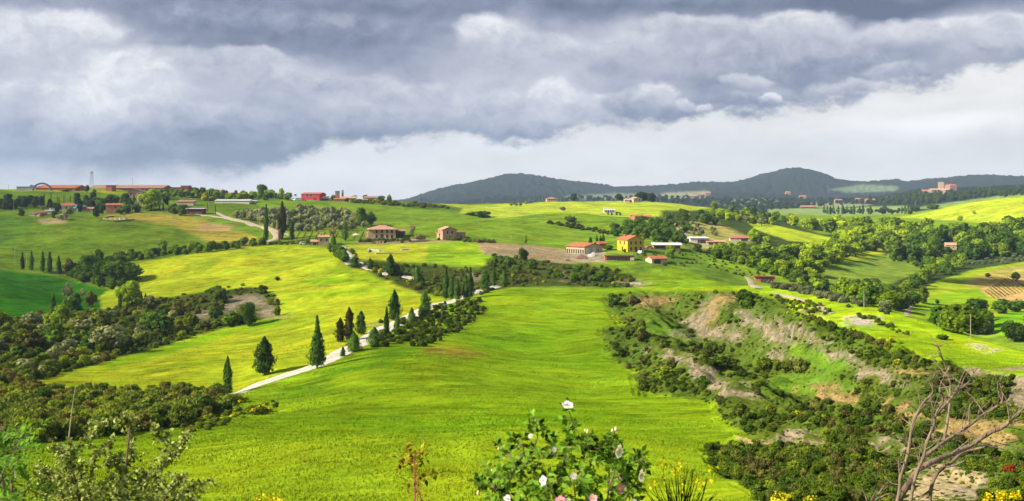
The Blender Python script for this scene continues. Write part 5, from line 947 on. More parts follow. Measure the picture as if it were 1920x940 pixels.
# ------------------------------------------------------------------ buildings
def wall_mat(name, col, sc=1.2, var=.2):
    m, g = new_mat(name)
    tc = g.n('ShaderNodeTexCoord').outputs['Object']
    n1 = g.noise(tc, .5, 5, .65); n2 = g.noise(tc, 3.5 * sc, 4, .7)
    k = g.m('ADD', g.mr(n1, .3, .7, 1 - var, 1 + var), g.mr(n2, .3, .7, -var, var))
    s = g.v('SCALE', (*col,), 1.0); g.link(k, s.inputs['Scale'])
    b = g.n('ShaderNodeBump', {'Height': n2, 'Strength': .35, 'Distance': .05})
    d = g.n('ShaderNodeBsdfDiffuse', {'Color': s.outputs[0], 'Roughness': .6, 'Normal': b.outputs[0]})
    o = g.n('ShaderNodeOutputMaterial'); g.link(d.outputs[0], o.inputs[0]); return m
def tile_mat(name, col, var=.3, freq=2.6):
    m, g = new_mat(name)
    tc = g.n('ShaderNodeTexCoord').outputs['Object']
    w1 = g.n('ShaderNodeTexWave', {'Vector': tc, 'Scale': freq, 'Distortion': .6}, bands_direction='X').outputs['Fac']
    w2 = g.n('ShaderNodeTexWave', {'Vector': tc, 'Scale': freq * .8, 'Distortion': .6}, bands_direction='Y').outputs['Fac']
    n = g.noise(tc, .9, 5, .7); n2 = g.noise(tc, 5, 3, .7)
    k = g.m('ADD', g.m('ADD', g.mr(n, .3, .7, 1 - var, 1 + var), g.mr(n2, .3, .7, -var, var)), g.m('MULTIPLY', g.m('SUBTRACT', w1, .5), .2))
    s = g.v('SCALE', (*col,), 1.0); g.link(k, s.inputs['Scale'])
    b = g.n('ShaderNodeBump', {'Height': g.m('ADD', w1, g.m('MULTIPLY', w2, .4)), 'Strength': .5, 'Distance': .08})
    d = g.n('ShaderNodeBsdfDiffuse', {'Color': s.outputs[0], 'Roughness': .6, 'Normal': b.outputs[0]})
    o = g.n('ShaderNodeOutputMaterial'); g.link(d.outputs[0], o.inputs[0]); return m
WM = dict(stone=wall_mat('tan_stone', (.40, .29, .16)), pink=wall_mat('pinkish_stone', (.40, .25, .16)), yellow=wall_mat('yellow_plaster', (.60, .38, .025), 1, .08), salmon=wall_mat('salmon_plaster', (.44, .20, .12), 1, .12), white=wall_mat('white_plaster', (.56, .52, .45), 1, .08), cream=wall_mat('cream_plaster', (.44, .36, .24), 1, .14),
 brick=wall_mat('red_brick', (.33, .13, .08), 2), red=wall_mat('red_painted_wall', (.46, .055, .065), 1, .08), darkred=wall_mat('dark_red_boards', (.16, .035, .035), 1, .15), grey=wall_mat('grey_sheet', (.23, .25, .28), 1, .12), wood=wall_mat('weathered_brown_boards', (.15, .085, .055), 2), castle=wall_mat('pink_castle_brick', (.24, .165, .13), 1, .15), rubble=wall_mat('grey_rubble', (.40, .36, .30), 2))
RM = dict(terra=tile_mat('terracotta_tiles', (.37, .135, .065)), pale=tile_mat('pale_terracotta_tiles', (.46, .26, .17)), dull=tile_mat('faded_tiles', (.33, .18, .13)), white=tile_mat('white_sheet_roof', (.54, .52, .48), .12), grey=tile_mat('grey_sheet_roof', (.42, .41, .40), .1), rust=tile_mat('rusty_sheet_roof', (.36, .13, .10), .2))
GLASSD = plain_mat('dark_window_pane', (.025, .028, .032), .25, .2, 2, spec=.5); FRAMEW = plain_mat('pale_window_surround', (.42, .36, .27), .8, .1); SHUT = plain_mat('brown_shutter', (.10, .055, .03), .7, .2); DARKM = plain_mat('door_boards_and_doorway_shade', (.045, .035, .028), .8, .2); CONC = plain_mat('concrete', (.42, .39, .35), .9, .15); STEEL = plain_mat('dull_steel', (.22, .23, .25), .6, .15); POLEW = plain_mat('weathered_pole_wood', (.25, .215, .17), .9, .2, 4)
def roof_parts(kind, w, d, h, rise, ov=.5, th=.22, ridge='y'):
    p = Parts(); x, y = w/2 + ov, d/2 + ov
    def slab(q):                                            # four corners of the upper face, thickness downwards
        a = [Vector(v) for v in q]; n = (a[1]-a[0]).cross(a[2]-a[0]).normalized(); n = n if n.z > 0 else -n
        b = [v - n * th for v in a]; p.add(a + b, [(0,1,2,3), (7,6,5,4), (0,4,5,1), (1,5,6,2), (2,6,7,3), (3,7,4,0)])
    e = h + th - rise * ov / (min(w, d) / 2)*0
    if kind == 'gable':
        if ridge == 'y':
            k = rise / (w/2); z0 = h + th - k * ov; z1 = h + th + rise
            slab([(-x, -y, z0), (0, -y, z1), (0, y, z1), (-x, y, z0)]); slab([(x, -y, z0), (x, y, z0), (0.003, y, z1), (0.003, -y, z1)])
        else:
            k = rise / (d/2); z0 = h + th - k * ov; z1 = h + th + rise
            slab([(-x, -y, z0), (x, -y, z0), (x, 0, z1), (-x, 0, z1)]); slab([(-x, y, z0), (-x, .003, z1), (x, .003, z1), (x, y, z0)])
    elif kind == 'hip':
        r_ = max(.2, w/2 - d/2); z0, z1 = h - .05, h + rise
        V = [(-x,-y,z0), (x,-y,z0), (x,y,z0), (-x,y,z0), (-r_,0,z1), (r_,0,z1)]
        V += [(-x,-y,z0-th), (x,-y,z0-th), (x,y,z0-th), (-x,y,z0-th)]
        p.add(V, [(0,1,5,4), (1,2,5), (2,3,4,5), (3,0,4), (0,6,7,1), (1,7,8,2), (2,8,9,3), (3,9,6,0), (6,9,8,7)])
    elif kind == 'shed':                                    # high edge at the front or the back
        slab([(-x, -y, h + th + max(-rise, 0)), (x, -y, h + th + max(-rise, 0)), (x, y, h + th + max(rise, 0)), (-x, y, h + th + max(rise, 0))])
    return p
def wall_parts(kind, w, d, h, rise, ridge='y', sink=1.6):
    p = Parts(); x, y = w/2, d/2
    if kind == 'gable':
        if ridge == 'y': top = [(-x,-y,h), (x,-y,h), (x,y,h), (-x,y,h), (0,-y,h+rise), (0,y,h+rise)]; F = [(0,1,5,8,4), (2,3,7,9,6), (1,2,6,5), (3,0,4,7), (4,8,9,7), (8,5,6,9)]
        else: top = [(-x,-y,h), (x,-y,h), (x,y,h), (-x,y,h), (-x,0,h+rise), (x,0,h+rise)]; F = [(0,1,5,4), (2,3,7,6), (1,2,6,9,5), (3,0,4,8,7), (4,5,9,8), (6,7,8,9)]
        V = [(-x,-y,-sink), (x,-y,-sink), (x,y,-sink), (-x,y,-sink)] + top; p.add(V, F)
    elif kind == 'shed':
        a, b = max(-rise, 0), max(rise, 0)
        V = [(-x,-y,-sink), (x,-y,-sink), (x,y,-sink), (-x,y,-sink), (-x,-y,h+a), (x,-y,h+a), (x,y,h+b), (-x,y,h+b)]; p.add(V, [(0,1,5,4), (1,2,6,5), (2,3,7,6), (3,0,4,7), (4,5,6,7)])
    else: p.box(-x, x, -y, y, -sink, h)
    return p
def opening(root, name, w, d, face, u, z, ow, oh, kind='window', mat=None):
    """window or door on a face ('f' front, 'l' left, 'r' right); u is -1..1 along the face, z its sill height"""
    fr = Parts(); pn = Parts()
    def put(P, a0, a1, b0, b1, n0, n1):
        if face == 'f': P.box(a0, a1, -d/2 - n1, -d/2 - n0, b0, b1)
        elif face == 'l': P.box(-w/2 - n1, -w/2 - n0, a0, a1, b0, b1)
        else: P.box(w/2 + n0, w/2 + n1, a0, a1, b0, b1)
    c = u * ((w if face == 'f' else d) / 2)
    if kind == 'window':
        t = .14
        put(fr, c - ow/2 - t, c - ow/2, z - t, z + oh + t, .004, .09); put(fr, c + ow/2, c + ow/2 + t, z - t, z + oh + t, .004, .09)
        put(fr, c - ow/2, c + ow/2, z - t, z, .004, .12); put(fr, c - ow/2, c + ow/2, z + oh, z + oh + t, .004, .09)
        o = fr.obj('window', mat or FRAMEW, root); put(pn, c - ow/2, c + ow/2, z, z + oh, .004, .03); pn.obj('pane', GLASSD, o)
    else:
        put(fr, c - ow/2, c + ow/2, z, z + oh, .004, .06); fr.obj('door' if kind == 'door' else kind, mat or DARKM, root)  # a doorway is a dark panel, the shade inside painted as its colour
def house(label, cat, px, py, wpx, dm, hpx, roof, rise, rot, wall, roofm, opens=(), name='house', ridge='y', ov=.5, chim=(), dmin=300, p=None, group=None):
    """px, py: sighting of the front foot; wpx, hpx: apparent breadth and eaves height"""
    p = at(px, py, dmin) if p is None else p; m = mpx(p); w, h = wpx * m, hpx * m; d = dm; rs = rise * m
    root = bpy.data.objects.new(name, None); COL.objects.link(root)
    a = R(rot); root.rotation_euler = (0, 0, a)
    off = d/2 * math.cos(a); root.location = (p.x, p.y + off, p.z)
    wall_parts(roof if roof in ('gable', 'shed') else 'box', w, d, h, rs, ridge).obj('wall', WM[wall], root)
    if roof == 'flat':
        q = Parts(); q.box(-w/2 - ov, w/2 + ov, -d/2 - ov, d/2 + ov, h + .004, h + .3); ro = q.obj('roof', RM[roofm], root)
    else: ro = roof_parts(roof, w, d, h, rs, ov, .22, ridge).obj('roof', RM[roofm], root)
    for cx, cy, ch in chim:
        q = Parts(); q.box(cx*w/2 - .35, cx*w/2 + .35, cy*d/2 - .35, cy*d/2 + .35, h, h + rs + ch); q.box(cx*w/2 - .45, cx*w/2 + .45, cy*d/2 - .45, cy*d/2 + .45, h + rs + ch, h + rs + ch + .15); q.obj('chimney', WM['brick'], ro)
    for o in opens:
        face, u, z, ow, oh = o[:5]; opening(root, name, w, d, face, u, z * h, ow, oh * h if oh < 1 else oh, *(o[5:]))
    return tag(root, label, cat, group)
wins = lambda face, us, z, ow, oh: [(face, u, z, ow, oh) for u in us]
# the stone villa
villa = house('large tan stone villa with a hipped terracotta roof and two rows of windows', 'house', 714, 449, 50, 11, 19, 'hip', 7, 8, 'stone', 'pale',
      wins('f', (-.42, -.02, .36, .72), .62, 1.2, 1.8) + wins('f', (-.42, .36, .72), .12, 1.2, 1.8) + [('f', -.02, .0, 1.6, 2.6, 'door')] + wins('l', (-.3, .4), .62, 1.0, 1.6), name='villa', chim=[(-.05, .1, .7), (.35, .3, .3)], ov=.8)
q = Parts(); vw = 50 * mpx(villa.location) / 2
q.tube([(-vw - .6, -7, 0), (-vw - .6, -3, 2.4), (-vw - .6, -1, 3.4)], [.5, .5, .5], 4)
for k in range(9): q.box(-vw - 1.8, -vw - .1, -7.4 + k*.6, -6.8 + k*.6, -.6, .25 + k*.36)
q.obj('outer_stair', WM['stone'], villa)
house('dark open annex barn attached beside the stone villa', 'barn', 749, 446, 17, 9, 12, 'shed', 2.5, 8, 'wood', 'dull', [('f', .0, 0, 3.0, .75, 'doorway')], name='barn')
house('second stone house with a low wing, behind a long hedge', 'house', 838, 450, 27, 9, 19, 'gable', 5, 18, 'pink', 'pale', wins('f', (-.3, .35), .6, 1.0, 1.5) + wins('f', (0,), .12, 1.0, 1.5) + wins('l', (-.3, .4), .58, .9, 1.4), chim=[(.1, -.2, .5)])
house('low stone wing on the right of the second stone house', 'house', 861, 450, 16, 7, 11, 'shed', -3, 18, 'pink', 'pale', wins('f', (0,), .35, 1.0, 1.3), name='annex')
house('little tan lean-to on the left of the second stone house', 'house', 823, 449, 5, 5, 9, 'shed', 2, 18, 'stone', 'pale', name='annex')
house('small stone house half hidden by a light green tree', 'house', 604, 460, 19, 8, 15, 'gable', 3, 10, 'stone', 'pale', wins('f', (-.55, .6), .5, .9, 1.2), ridge='x', chim=[(-.4, 0, .5)])
house('low porch of tan stone on the left of the small stone house', 'house', 588, 460, 11, 5, 6, 'shed', 3, 10, 'stone', 'pale', [('f', 0, 0, 1.6, .8, 'doorway')], name='annex')
house('slim red hut standing by the cream lane', 'hut', 525, 449, 7, 3, 16, 'shed', 1, 0, 'brick', 'rust', name='hut')
# the yellow house and its farm
house('bright yellow two-storey house with an orange tiled gable roof', 'house', 1184, 472, 36, 9.5, 22, 'gable', 7.5, 26, 'yellow', 'terra',
      wins('f', (-.58, .0, .58), .60, 1.0, 1.6) + wins('f', (-.58, .58), .10, 1.0, 1.6) + [('f', 0, 0, 1.2, 2.3, 'door')] + wins('l', (-.4, .4), .60, 1.0, 1.6) + [('l', 0, 0, 1.3, 2.3, 'door')], chim=[(-.3, .5, .4), (.5, .6, .3)])
house('cream barn with an orange roof and a row of dark openings', 'barn', 1097, 476, 47, 12.5, 13.5, 'gable', 6, 40, 'cream', 'terra', [('l', u, .02, .9, .6, 'doorway') for u in (-.85, -.6, -.35, -.1, .15, .4, .65, .88)] + [('f', -.65, 0, 2.6, .82, 'door', WM['white']), ('f', .05, .02, 1.8, .8, 'door', WM['white'])] + wins('f', (.5,), .3, .8, 1.0), name='barn', ov=.6)
house('tiny brick shed with a red roof tucked behind the cream barn', 'shed', 1126, 465, 15, 5, 8, 'gable', 3, 30, 'brick', 'terra', ridge='x', name='shed')
house('long low open stable of brown brick below the yellow house', 'stable', 1162, 489, 55, 5, 8, 'shed', -1.8, 0, 'brick', 'pale', [('f', u, .05, 2.0, .8, 'doorway') for u in (-.72, -.45, -.2, .05, .32, .55)] + [('f', .82, .05, 2.2, .8, 'door', WM['cream'])], name='stable')
house('small cream garage with an orange roof and one dark doorway', 'garage', 1232, 495, 31, 7, 9.5, 'gable', 4.2, 18, 'cream', 'terra', [('f', -.28, 0, 3.0, .85, 'doorway')], ridge='x', name='garage')
house('long brown board shed with a white sheet roof', 'shed', 1252, 470, 49, 9, 10, 'shed', 2.4, -4, 'wood', 'white', [('f', u, 0, 2.2, .8, 'doorway') for u in (-.75, -.35, .1)], name='shed', ov=1.0)
house('small brick field shed with a rusty roof and an open front', 'shed', 1437, 531, 36, 7, 10, 'shed', -2.5, -10, 'brick', 'rust', [('f', -.05, 0, 3.0, .85, 'doorway'), ('f', .62, .05, 1.8, .7, 'doorway')], name='shed', ov=.9, dmin=325)
house('white farm shed at the end of the pale track', 'shed', 1311, 456, 36, 8, 9, 'shed', 1.5, 4, 'white', 'white', [('f', .3, 0, 2.6, .75, 'doorway'), ('f', -.1, 0, 1.2, .7, 'doorway'), ('f', .8, 0, 3.0, .7, 'doorway')], name='shed')
house('open cream shed with a pale roof below the white shed', 'shed', 1344, 461, 34, 7, 7, 'shed', 1.5, -6, 'cream', 'pale', [('f', u, .05, 2.4, .8, 'doorway') for u in (-.55, .1, .6)], name='shed')
house('brick farm shed with a rusty red roof above the copse', 'shed', 1389, 453, 36, 8, 6, 'shed', 3, -6, 'rubble', 'rust', [('f', .45, .05, 4.0, .8, 'doorway')], name='shed')
house('lone yellow-brown cottage at the edge of the dark wood', 'house', 1786, 469, 19, 8, 9, 'gable', 4, -15, 'stone', 'pale', wins('f', (-.3, .4), .4, .9, 1.0), ridge='x', chim=[(.3, 0, .6)])
# hilltop farms in the middle distance
house('ruined brick farmhouse with a faded red roof among the scrub', 'house', 1197, 413, 20, 9, 7, 'gable', 3, 15, 'brick', 'terra', wins('f', (-.4, .4), .4, 1, 1.2), ridge='x')
house('low brick outbuilding right of the ruined farmhouse', 'house', 1215, 413, 14, 8, 6, 'gable', 2.5, 0, 'pink', 'terra', ridge='x', name='outbuilding')
house('white farm building with a dark roof on the yellow field', 'house', 1143, 400, 21, 9, 5.5, 'gable', 2.2, 0, 'white', 'grey', wins('f', (-.6, -.2, .2, .6), .35, 1.2, 1.4), ridge='x')
house('hilltop farmhouse with a brown roof between dark cypresses', 'house', 1034, 379, 19, 12, 6, 'hip', 3.5, 5, 'pink', 'dull', wins('f', (-.5, 0, .5), .5, 1.3, 1.6))
house('pale yellow farmhouse alone on the bright crest', 'house', 1193, 380, 17, 12, 7, 'gable', 3, 15, 'cream', 'pale', wins('f', (-.4, .4), .5, 1.2, 1.6), chim=[(0, 0, .8)])
house('low cream outbuilding left of the crest farmhouse', 'house', 1176, 380, 10, 8, 4.5, 'gable', 2, 0, 'cream', 'pale', name='outbuilding', ridge='x')
# the hill on the left
house('square pinkish stone house with a wide gable and two windows', 'house', 252, 378, 28, 11, 18, 'gable', 6, 6, 'pink', 'dull', wins('f', (-.55, .55), .62, 1.3, 2.0) + wins('f', (0,), .72, .8, 1.6) + wins('f', (-.55, 0, .55), .1, 1.3, 2.0), ov=.8, chim=[(.1, .2, .8)])
house('low stone shed below the gabled house', 'house', 262, 393, 14, 6, 9, 'gable', 2, -8, 'pink', 'dull', [('f', .2, 0, 1.2, .6, 'door')], name='outbuilding')
house('salmon two-storey house with an orange tiled roof', 'house', 216, 400, 38, 9, 15, 'gable', 3, 12, 'salmon', 'terra', wins('f', (-.1, .5), .62, 1.1, 1.5) + wins('l', (-.4, .4), .62, 1.0, 1.5) + wins('f', (-.1,), .12, 1.1, 1.5) + wins('l', (.1,), .15, 1.0, 1.5), ridge='x')
house('white farmhouse with a long red roof among dark trees', 'house', 120, 396, 40, 10, 10, 'gable', 4.5, 20, 'white', 'terra', wins('l', (-.4, .3), .4, 1.1, 1.3) + wins('f', (-.5, 0), .4, 1.1, 1.3), ridge='x')
house('blue-grey sheet barn with a pale gable roof in the farmyard', 'barn', 142, 396, 17, 9, 8, 'gable', 4, -10, 'grey', 'grey', [('f', .0, 0, 3.0, .7, 'doorway')], name='barn')
house('tiny brown cottage roof right of the farm bank', 'house', 168, 397, 12, 6, 5, 'gable', 3, 0, 'pink', 'dull', ridge='x', name='outbuilding')
house('cream low shed in the cluttered farmyard', 'shed', 90, 402, 12, 5, 6, 'shed', 1, 0, 'cream', 'grey', name='shed')
house('rusty lean-to in the cluttered farmyard', 'shed', 76, 404, 14, 5, 5, 'shed', 1.5, 8, 'brick', 'rust', name='shed')
house('open rubble store at the end of the farmyard', 'shed', 60, 405, 12, 5, 4, 'shed', 1, -6, 'rubble', 'dull', name='shed')
house('dark red garden pavilion with a flat pale roof', 'pavilion', 366, 402, 30, 7, 10, 'shed', .8, -6, 'darkred', 'grey', [('f', u, .02, 1.8, .8, 'doorway') for u in (-.5, .1, .6)], name='pavilion', ov=1.2)
house('long white polytunnel shed along the ridge meadow', 'shed', 435, 381, 64, 8, 4.2, 'shed', 2, 0, 'white', 'white', name='shed')
house('short white shed at the end of the polytunnel shed', 'shed', 474, 380, 10, 7, 2.6, 'shed', 1, 0, 'white', 'white', name='shed')
house('pale flat-roofed shed behind the dark laurel hedge', 'shed', 347, 385, 31, 8, 6, 'shed', 3, 0, 'cream', 'dull', name='shed')
house('grey sheet warehouse at the end of the brick works', 'warehouse', 51, 357, 40, 16, 6.5, 'flat', 0, 0, 'grey', 'grey', [('f', u, 0, 4.0, .8, 'door', WM['grey']) for u in (-.6, 0, .6)], name='warehouse', dmin=850)
house('long orange-roofed brick shed beside the steel arch', 'factory', 104, 357, 74, 26, 4, 'gable', 5.5, 0, 'brick', 'terra', name='factory', ridge='x', dmin=880)
house('longest orange-roofed hall of the brick works', 'factory', 236, 358, 138, 28, 5, 'gable', 5.5, 0, 'brick', 'dull', [('f', u, .1, 5.0, .6, 'doorway') for u in (-.4, -.25, -.1, .05, .2, .4, .6, .8)], name='factory', ridge='x', dmin=880)
house('square brick tower block rising from the brick works', 'tower', 204, 359, 11, 10, 11, 'flat', 0, 0, 'brick', 'dull', name='tower', dmin=860)
house('brick hall with a parapet at the middle of the works', 'factory', 334, 361, 36, 20, 9, 'flat', 0, 0, 'brick', 'terra', name='factory', dmin=900)
house('dark rooftop machine room on the brick hall', 'factory', 346, 361, 15, 9, 12.5, 'flat', 0, 0, 'brick', 'grey', name='machine_room', dmin=935)
house('dark-roofed brick shed right of the parapet hall', 'factory', 378, 363, 46, 20, 6.5, 'flat', 0, 0, 'brick', 'grey', name='factory', dmin=920)
house('last small orange shed of the brick works', 'factory', 410, 365, 20, 14, 4.5, 'gable', 3.5, 0, 'brick', 'terra', name='factory', ridge='x', dmin=920)
house('thin pinkish roof showing over the ridge scrub', 'factory', 441, 366, 22, 12, 2, 'gable', 2.5, 0, 'pink', 'pale', name='factory', ridge='x', dmin=930)
# the village on the ridge
house('bright red two-storey works building with a pink roof', 'building', 585, 375, 36, 16, 10.5, 'gable', 3, -10, 'red', 'rust', wins('f', (-.35, .05), .55, 2.4, 2.2) + [('f', .5, 0, 2.4, .4, 'door')], name='building', ridge='x', dmin=600)
house('white shed in front of the red works building', 'shed', 606, 376, 24, 10, 5, 'gable', 2.5, 0, 'white', 'white', [('f', u, 0, 3, .6, 'doorway') for u in (-.5, .1, .6)], name='shed', ridge='x', dmin=600)
house('square tan brick tower beside the village cottages', 'tower', 632, 376, 7, 4, 17, 'flat', 0, 0, 'castle', 'pale', name='tower', dmin=600)
house('thin grey chimney tower of the village', 'tower', 642, 376, 3, 2.5, 18.5, 'flat', 0, 0, 'rubble', 'grey', name='tower', dmin=600)
house('long tan cottage with a pale roof under the thin tower', 'house', 652, 377, 28, 9, 5, 'gable', 3, 6, 'cream', 'pale', wins('f', (-.5, 0, .5), .3, 1.2, 1.2), ridge='x', dmin=600)
house('orange brick cottage before the tan brick tower', 'house', 636, 378, 20, 7, 4, 'gable', 1.8, 0, 'brick', 'terra', wins('f', (-.3, .4), .3, 1.2, 1.0), ridge='x', dmin=600)
house('tan cottage roof at the right end of the village', 'house', 696, 376, 26, 9, 5, 'gable', 2.5, 0, 'cream', 'dull', ridge='x', dmin=600)
house('dark blue open shelter among the village trees', 'shelter', 686, 379, 15, 6, 4, 'flat', 0, 0, 'grey', 'grey', [('f', 0, 0, 7.0, .8, 'doorway')], name='shelter', dmin=600)
# the castle and the farms on the far plain
house('tall square castle keep of pink brick', 'castle', 1776, 358, 13, 38, 17, 'flat', 0, 0, 'castle', 'terra', wins('f', (-.4, .3), .7, 3, 4), name='castle_keep', ov=1.2, dmin=2300)
house('lower castle range stepping down from the keep', 'castle', 1788, 358, 13, 34, 10, 'gable', 2, 0, 'castle', 'terra', name='castle_range', ridge='x', dmin=2300)
house('long pink wall range left of the castle keep', 'castle', 1760, 364, 26, 24, 8, 'gable', 2, 0, 'castle', 'pale', wins('f', (-.5, 0, .5), .5, 3, 4), name='castle_range', ridge='x', dmin=2300)
house('pink round-fronted castle house below the keep', 'castle', 1778, 364, 14, 20, 8, 'hip', 2, 10, 'castle', 'pale', name='castle_house', dmin=2300)
house('small orange house at the left foot of the castle', 'house', 1737, 365, 13, 18, 6, 'gable', 3, 0, 'castle', 'terra', dmin=2300, ridge='x')
for k, (px, py, w, h, lb) in enumerate([(1573, 381, 13, 5, 'orange farmhouse alone in the distant trees'), (1616, 379, 20, 5, 'long orange farm range on the distant plain'), (1634, 379, 20, 4, 'low orange barn right of the long distant farm'), (1478, 365, 9, 4, 'small tan house on the lower hillside'), (1506, 373, 12, 4, 'red-roofed house at the foot of the far hill'), (1515, 391, 26, 3, 'low brown farm sheds in the far valley'), (1300, 373, 12, 5, 'left end house of the far hillside village'), (1315, 370, 14, 5, 'middle houses of the far hillside village'), (1328, 367, 10, 5, 'top house of the far hillside village')]):
    house(lb, 'house', px, py, w, 16, h, 'gable', 2.2, 0, 'castle' if k != 5 else 'wood', 'terra' if k < 5 else 'dull', ridge='x', dmin=1800)
# ------------------------------------------------------------------ masts, poles, walls, vehicles and garden things
def empty(name, p, rz=0):
    o = bpy.data.objects.new(name, None); COL.objects.link(o); o.location = p; o.rotation_euler = (0, 0, rz); return o
def pole(px, py, top, label, name='utility_pole', r=.09, arm=True, mat=None, dmin=60, cat='pole', lamp=False):
    p = at(px, py, dmin); h = (py - top) * mpx(p); o = empty(name, p)
    q = Parts(); q.tube([(0, 0, -.4), (0, 0, h * .5), (0, 0, h)], [r * 1.2, r, r * .8], 7); q.obj('shaft', mat or POLEW, o)
    if arm and not lamp:
        q = Parts(); q.box(-.7, .7, -.05, .05, h - .5, h - .38); a = q.obj('crossarm', mat or POLEW, o)
        for x in (-.6, .6): q = Parts(); q.tube([(x, 0, h - .38), (x, 0, h - .2)], [.05, .05], 6); q.obj('insulator', GLASSD, a)
    if lamp:
        for s in (-1, 1): q = Parts(); q.tube([(0, 0, h - .1), (s * .6, 0, h + .15), (s * 1.1, 0, h + .1)], [.06, .06, .12], 6); q.obj('lamp_head', STEEL, o)
    return tag(o, label, cat)
pole(1620, 577, 545, 'weathered wooden pole on the crest of the bright strip', dmin=240, arm=False); pole(1820, 634, 590, 'weathered wooden pole beside the silvery bush', dmin=200, arm=False)
pole(487, 436, 401, 'grey lamp post with two arms by the cream lane', 'lamp_post', .12, mat=STEEL, dmin=450, cat='lamp post', lamp=True)
for a in [(323.5, 420, 399, 'pale wooden pole on the dry grass slope'), (246.5, 405, 384, 'white pole before the round clipped tree'), (26, 399, 375, 'thin pole at the left of the dark pines'), (28, 493, 464, 'thin grey pole above the row of five cypresses'), (905, 386, 368, 'tall thin pole on the skyline of the far field'), (542, 375, 355, 'thin lamp mast on the village ridge'), (92, 393, 384, 'pole standing among the farmyard roofs'), (80, 388, 373, 'grey pole at the edge of the pine grove'), (391, 385, 356, 'thin pole in the ridge scrub'), (298, 466, 447, 'short pole beside the hedgerow tree'), (50, 498, 475, 'faint pole behind the second cypress'), (958, 450, 440, 'thin pole in the green slope above the ploughed field'), (1152, 412, 403, 'white pole below the white farm building'), (1733, 386, 377, 'thin pole on the plain under the castle'), (1756, 384, 376, 'thin pole right of the other under the castle')]:
    pole(*a, r=.085, mat=POLEW if a[1] > 380 else STEEL, dmin=300, arm=a[1] > 395)
p = at(289, 764); o = empty('road_sign', p); q = Parts(); q.tube([(0, 0, -.2), (0, 0, 1.5)], [.05, .05], 6); q.obj('post', WM['white'], o); q = Parts(); q.box(-.22, .22, -.06, -.052, 1.35, 1.75); q.obj('panel', WM['white'], o); tag(o, 'small white marker post beside the pale track', 'sign')
# lattice mast on the skyline
p = at(172, 357, 880); h = 35 * mpx(p); o = empty('lattice_mast', p); q = Parts(); lv = [0, .18, .36, .52, .66, .78, .88, .95, 1]; wq = lambda t: (1.7 * (1 - t) + .55 * t)
for sx in (-1, 1):
    for sy in (-1, 1): q.tube([(sx * wq(t), sy * wq(t), h * t) for t in lv], [.10] * len(lv), 4)
for a, b in zip(lv, lv[1:]):
    for s in (-1, 1):
        q.tube([(-wq(a), s*wq(a), h*a), (wq(b), s*wq(b), h*b)], [.05, .05], 4); q.tube([(wq(a), s*wq(a), h*a), (-wq(b), s*wq(b), h*b)], [.05, .05], 4)
q.obj('lattice_frame', STEEL, o)
for t in (.9, .97): q = Parts(); q.box(-1.1, 1.1, -1.1, 1.1, h*t, h*t + .5); q.obj('antenna', STEEL, o)
tag(o, 'tall thin steel lattice mast on the skyline above the brick works', 'mast')
for px, top, l in [(248, 335, 'thin aerial mast behind the gabled house'), (221, 347, 'short dark vent stack on the long hall'), (417, 347, 'thin spire on the last brick shed'), (16, 348, 'faint skyline mast at the far left')]:
    p = at(px, 357, 880); q = Parts(); hh = (359 - top) * mpx(p); q.tube([(0, 0, -1), (0, 0, hh)], [.22, .12], 5); q.box(-.5, .5, -.06, .06, hh - 1, hh - .8); o = q.obj('aerial_mast', STEEL); o.location = p; tag(o, l, 'mast')
# steel arch by the works
p = at(79, 358, 860); m_ = mpx(p); q = Parts(); pts = [(math.cos(t) * 17.5 * m_, 0, math.sin(t) * 15 * m_ - .5) for t in np.linspace(0, math.pi, 25)]
q.tube(pts, [.75] * 25, 6); o = q.obj('arch', plain_mat('dark_blue_steel', (.06, .065, .09), .6)); o.location = p; tag(o, 'dark curved steel arch rising over the brick works roof', 'arch')
# garden umbrella and tables of the villa
p = at(668, 449, 400); o = empty('garden_umbrella', p); q = Parts(); q.tube([(0, 0, -.1), (0, 0, 2.9)], [.05, .05], 6); q.obj('pole', POLEW, o)
q = Parts(); n = 8; V = [(0, 0, 3.2)] + [(2.0 * math.cos(6.283*k/n), 2.0 * math.sin(6.283*k/n), 2.35) for k in range(n)] + [(0, 0, 3.15)] + [(2.0 * math.cos(6.283*k/n), 2.0 * math.sin(6.283*k/n), 2.15) for k in range(n)]
F = []
for k in range(n): a, b = 1 + k, 1 + (k+1) % n; F += [(0, a, b), (a, a + n + 1, b + n + 1, b), (n + 1, b + n + 1, a + n + 1)]
q.add(V, F); q.obj('canopy', WM['white'], o); tag(o, 'white garden parasol on the lawn beside the villa', 'umbrella')
def wall_run(pts, h, t, mat, label, name='garden_wall', cat='wall', dmin=300):
    W = [at(a, b, dmin) for a, b in pts]; q = Parts()
    for A, B in zip(W, W[1:]):
        d = Vector((B.x - A.x, B.y - A.y, 0)); n = Vector((-d.y, d.x, 0)).normalized() * t / 2
        V = [A - n, A + n, B + n, B - n]; V = [Vector((v.x, v.y, v.z - 1)) for v in V] + [Vector((v.x, v.y, v.z + h)) for v in V]
        q.add(V, [(0,3,2,1), (4,5,6,7), (0,1,5,4), (1,2,6,5), (2,3,7,6), (3,0,4,7)])
    return tag(q.obj(name, mat), label, cat)
wall_run([(668, 459), (696, 458), (706, 457)], 1.0, .6, WM['stone'], 'low stone terrace wall below the villa parasol'); wall_run([(724, 458), (770, 455), (800, 453)], 1.0, .6, WM['stone'], 'low stone retaining wall right of the villa steps')
wall_run([(690, 474), (692, 470), (712, 472)], .9, .6, WM['rubble'], 'low ruined stone wall on the villa lawn'); wall_run([(704, 476), (734, 475)], .4, 1.6, WM['cream'], 'flat pale stone terrace on the villa lawn'); wall_run([(752, 470), (766, 469)], .7, 2.0, WM['rubble'], 'pile of pale stone blocks on the villa lawn')
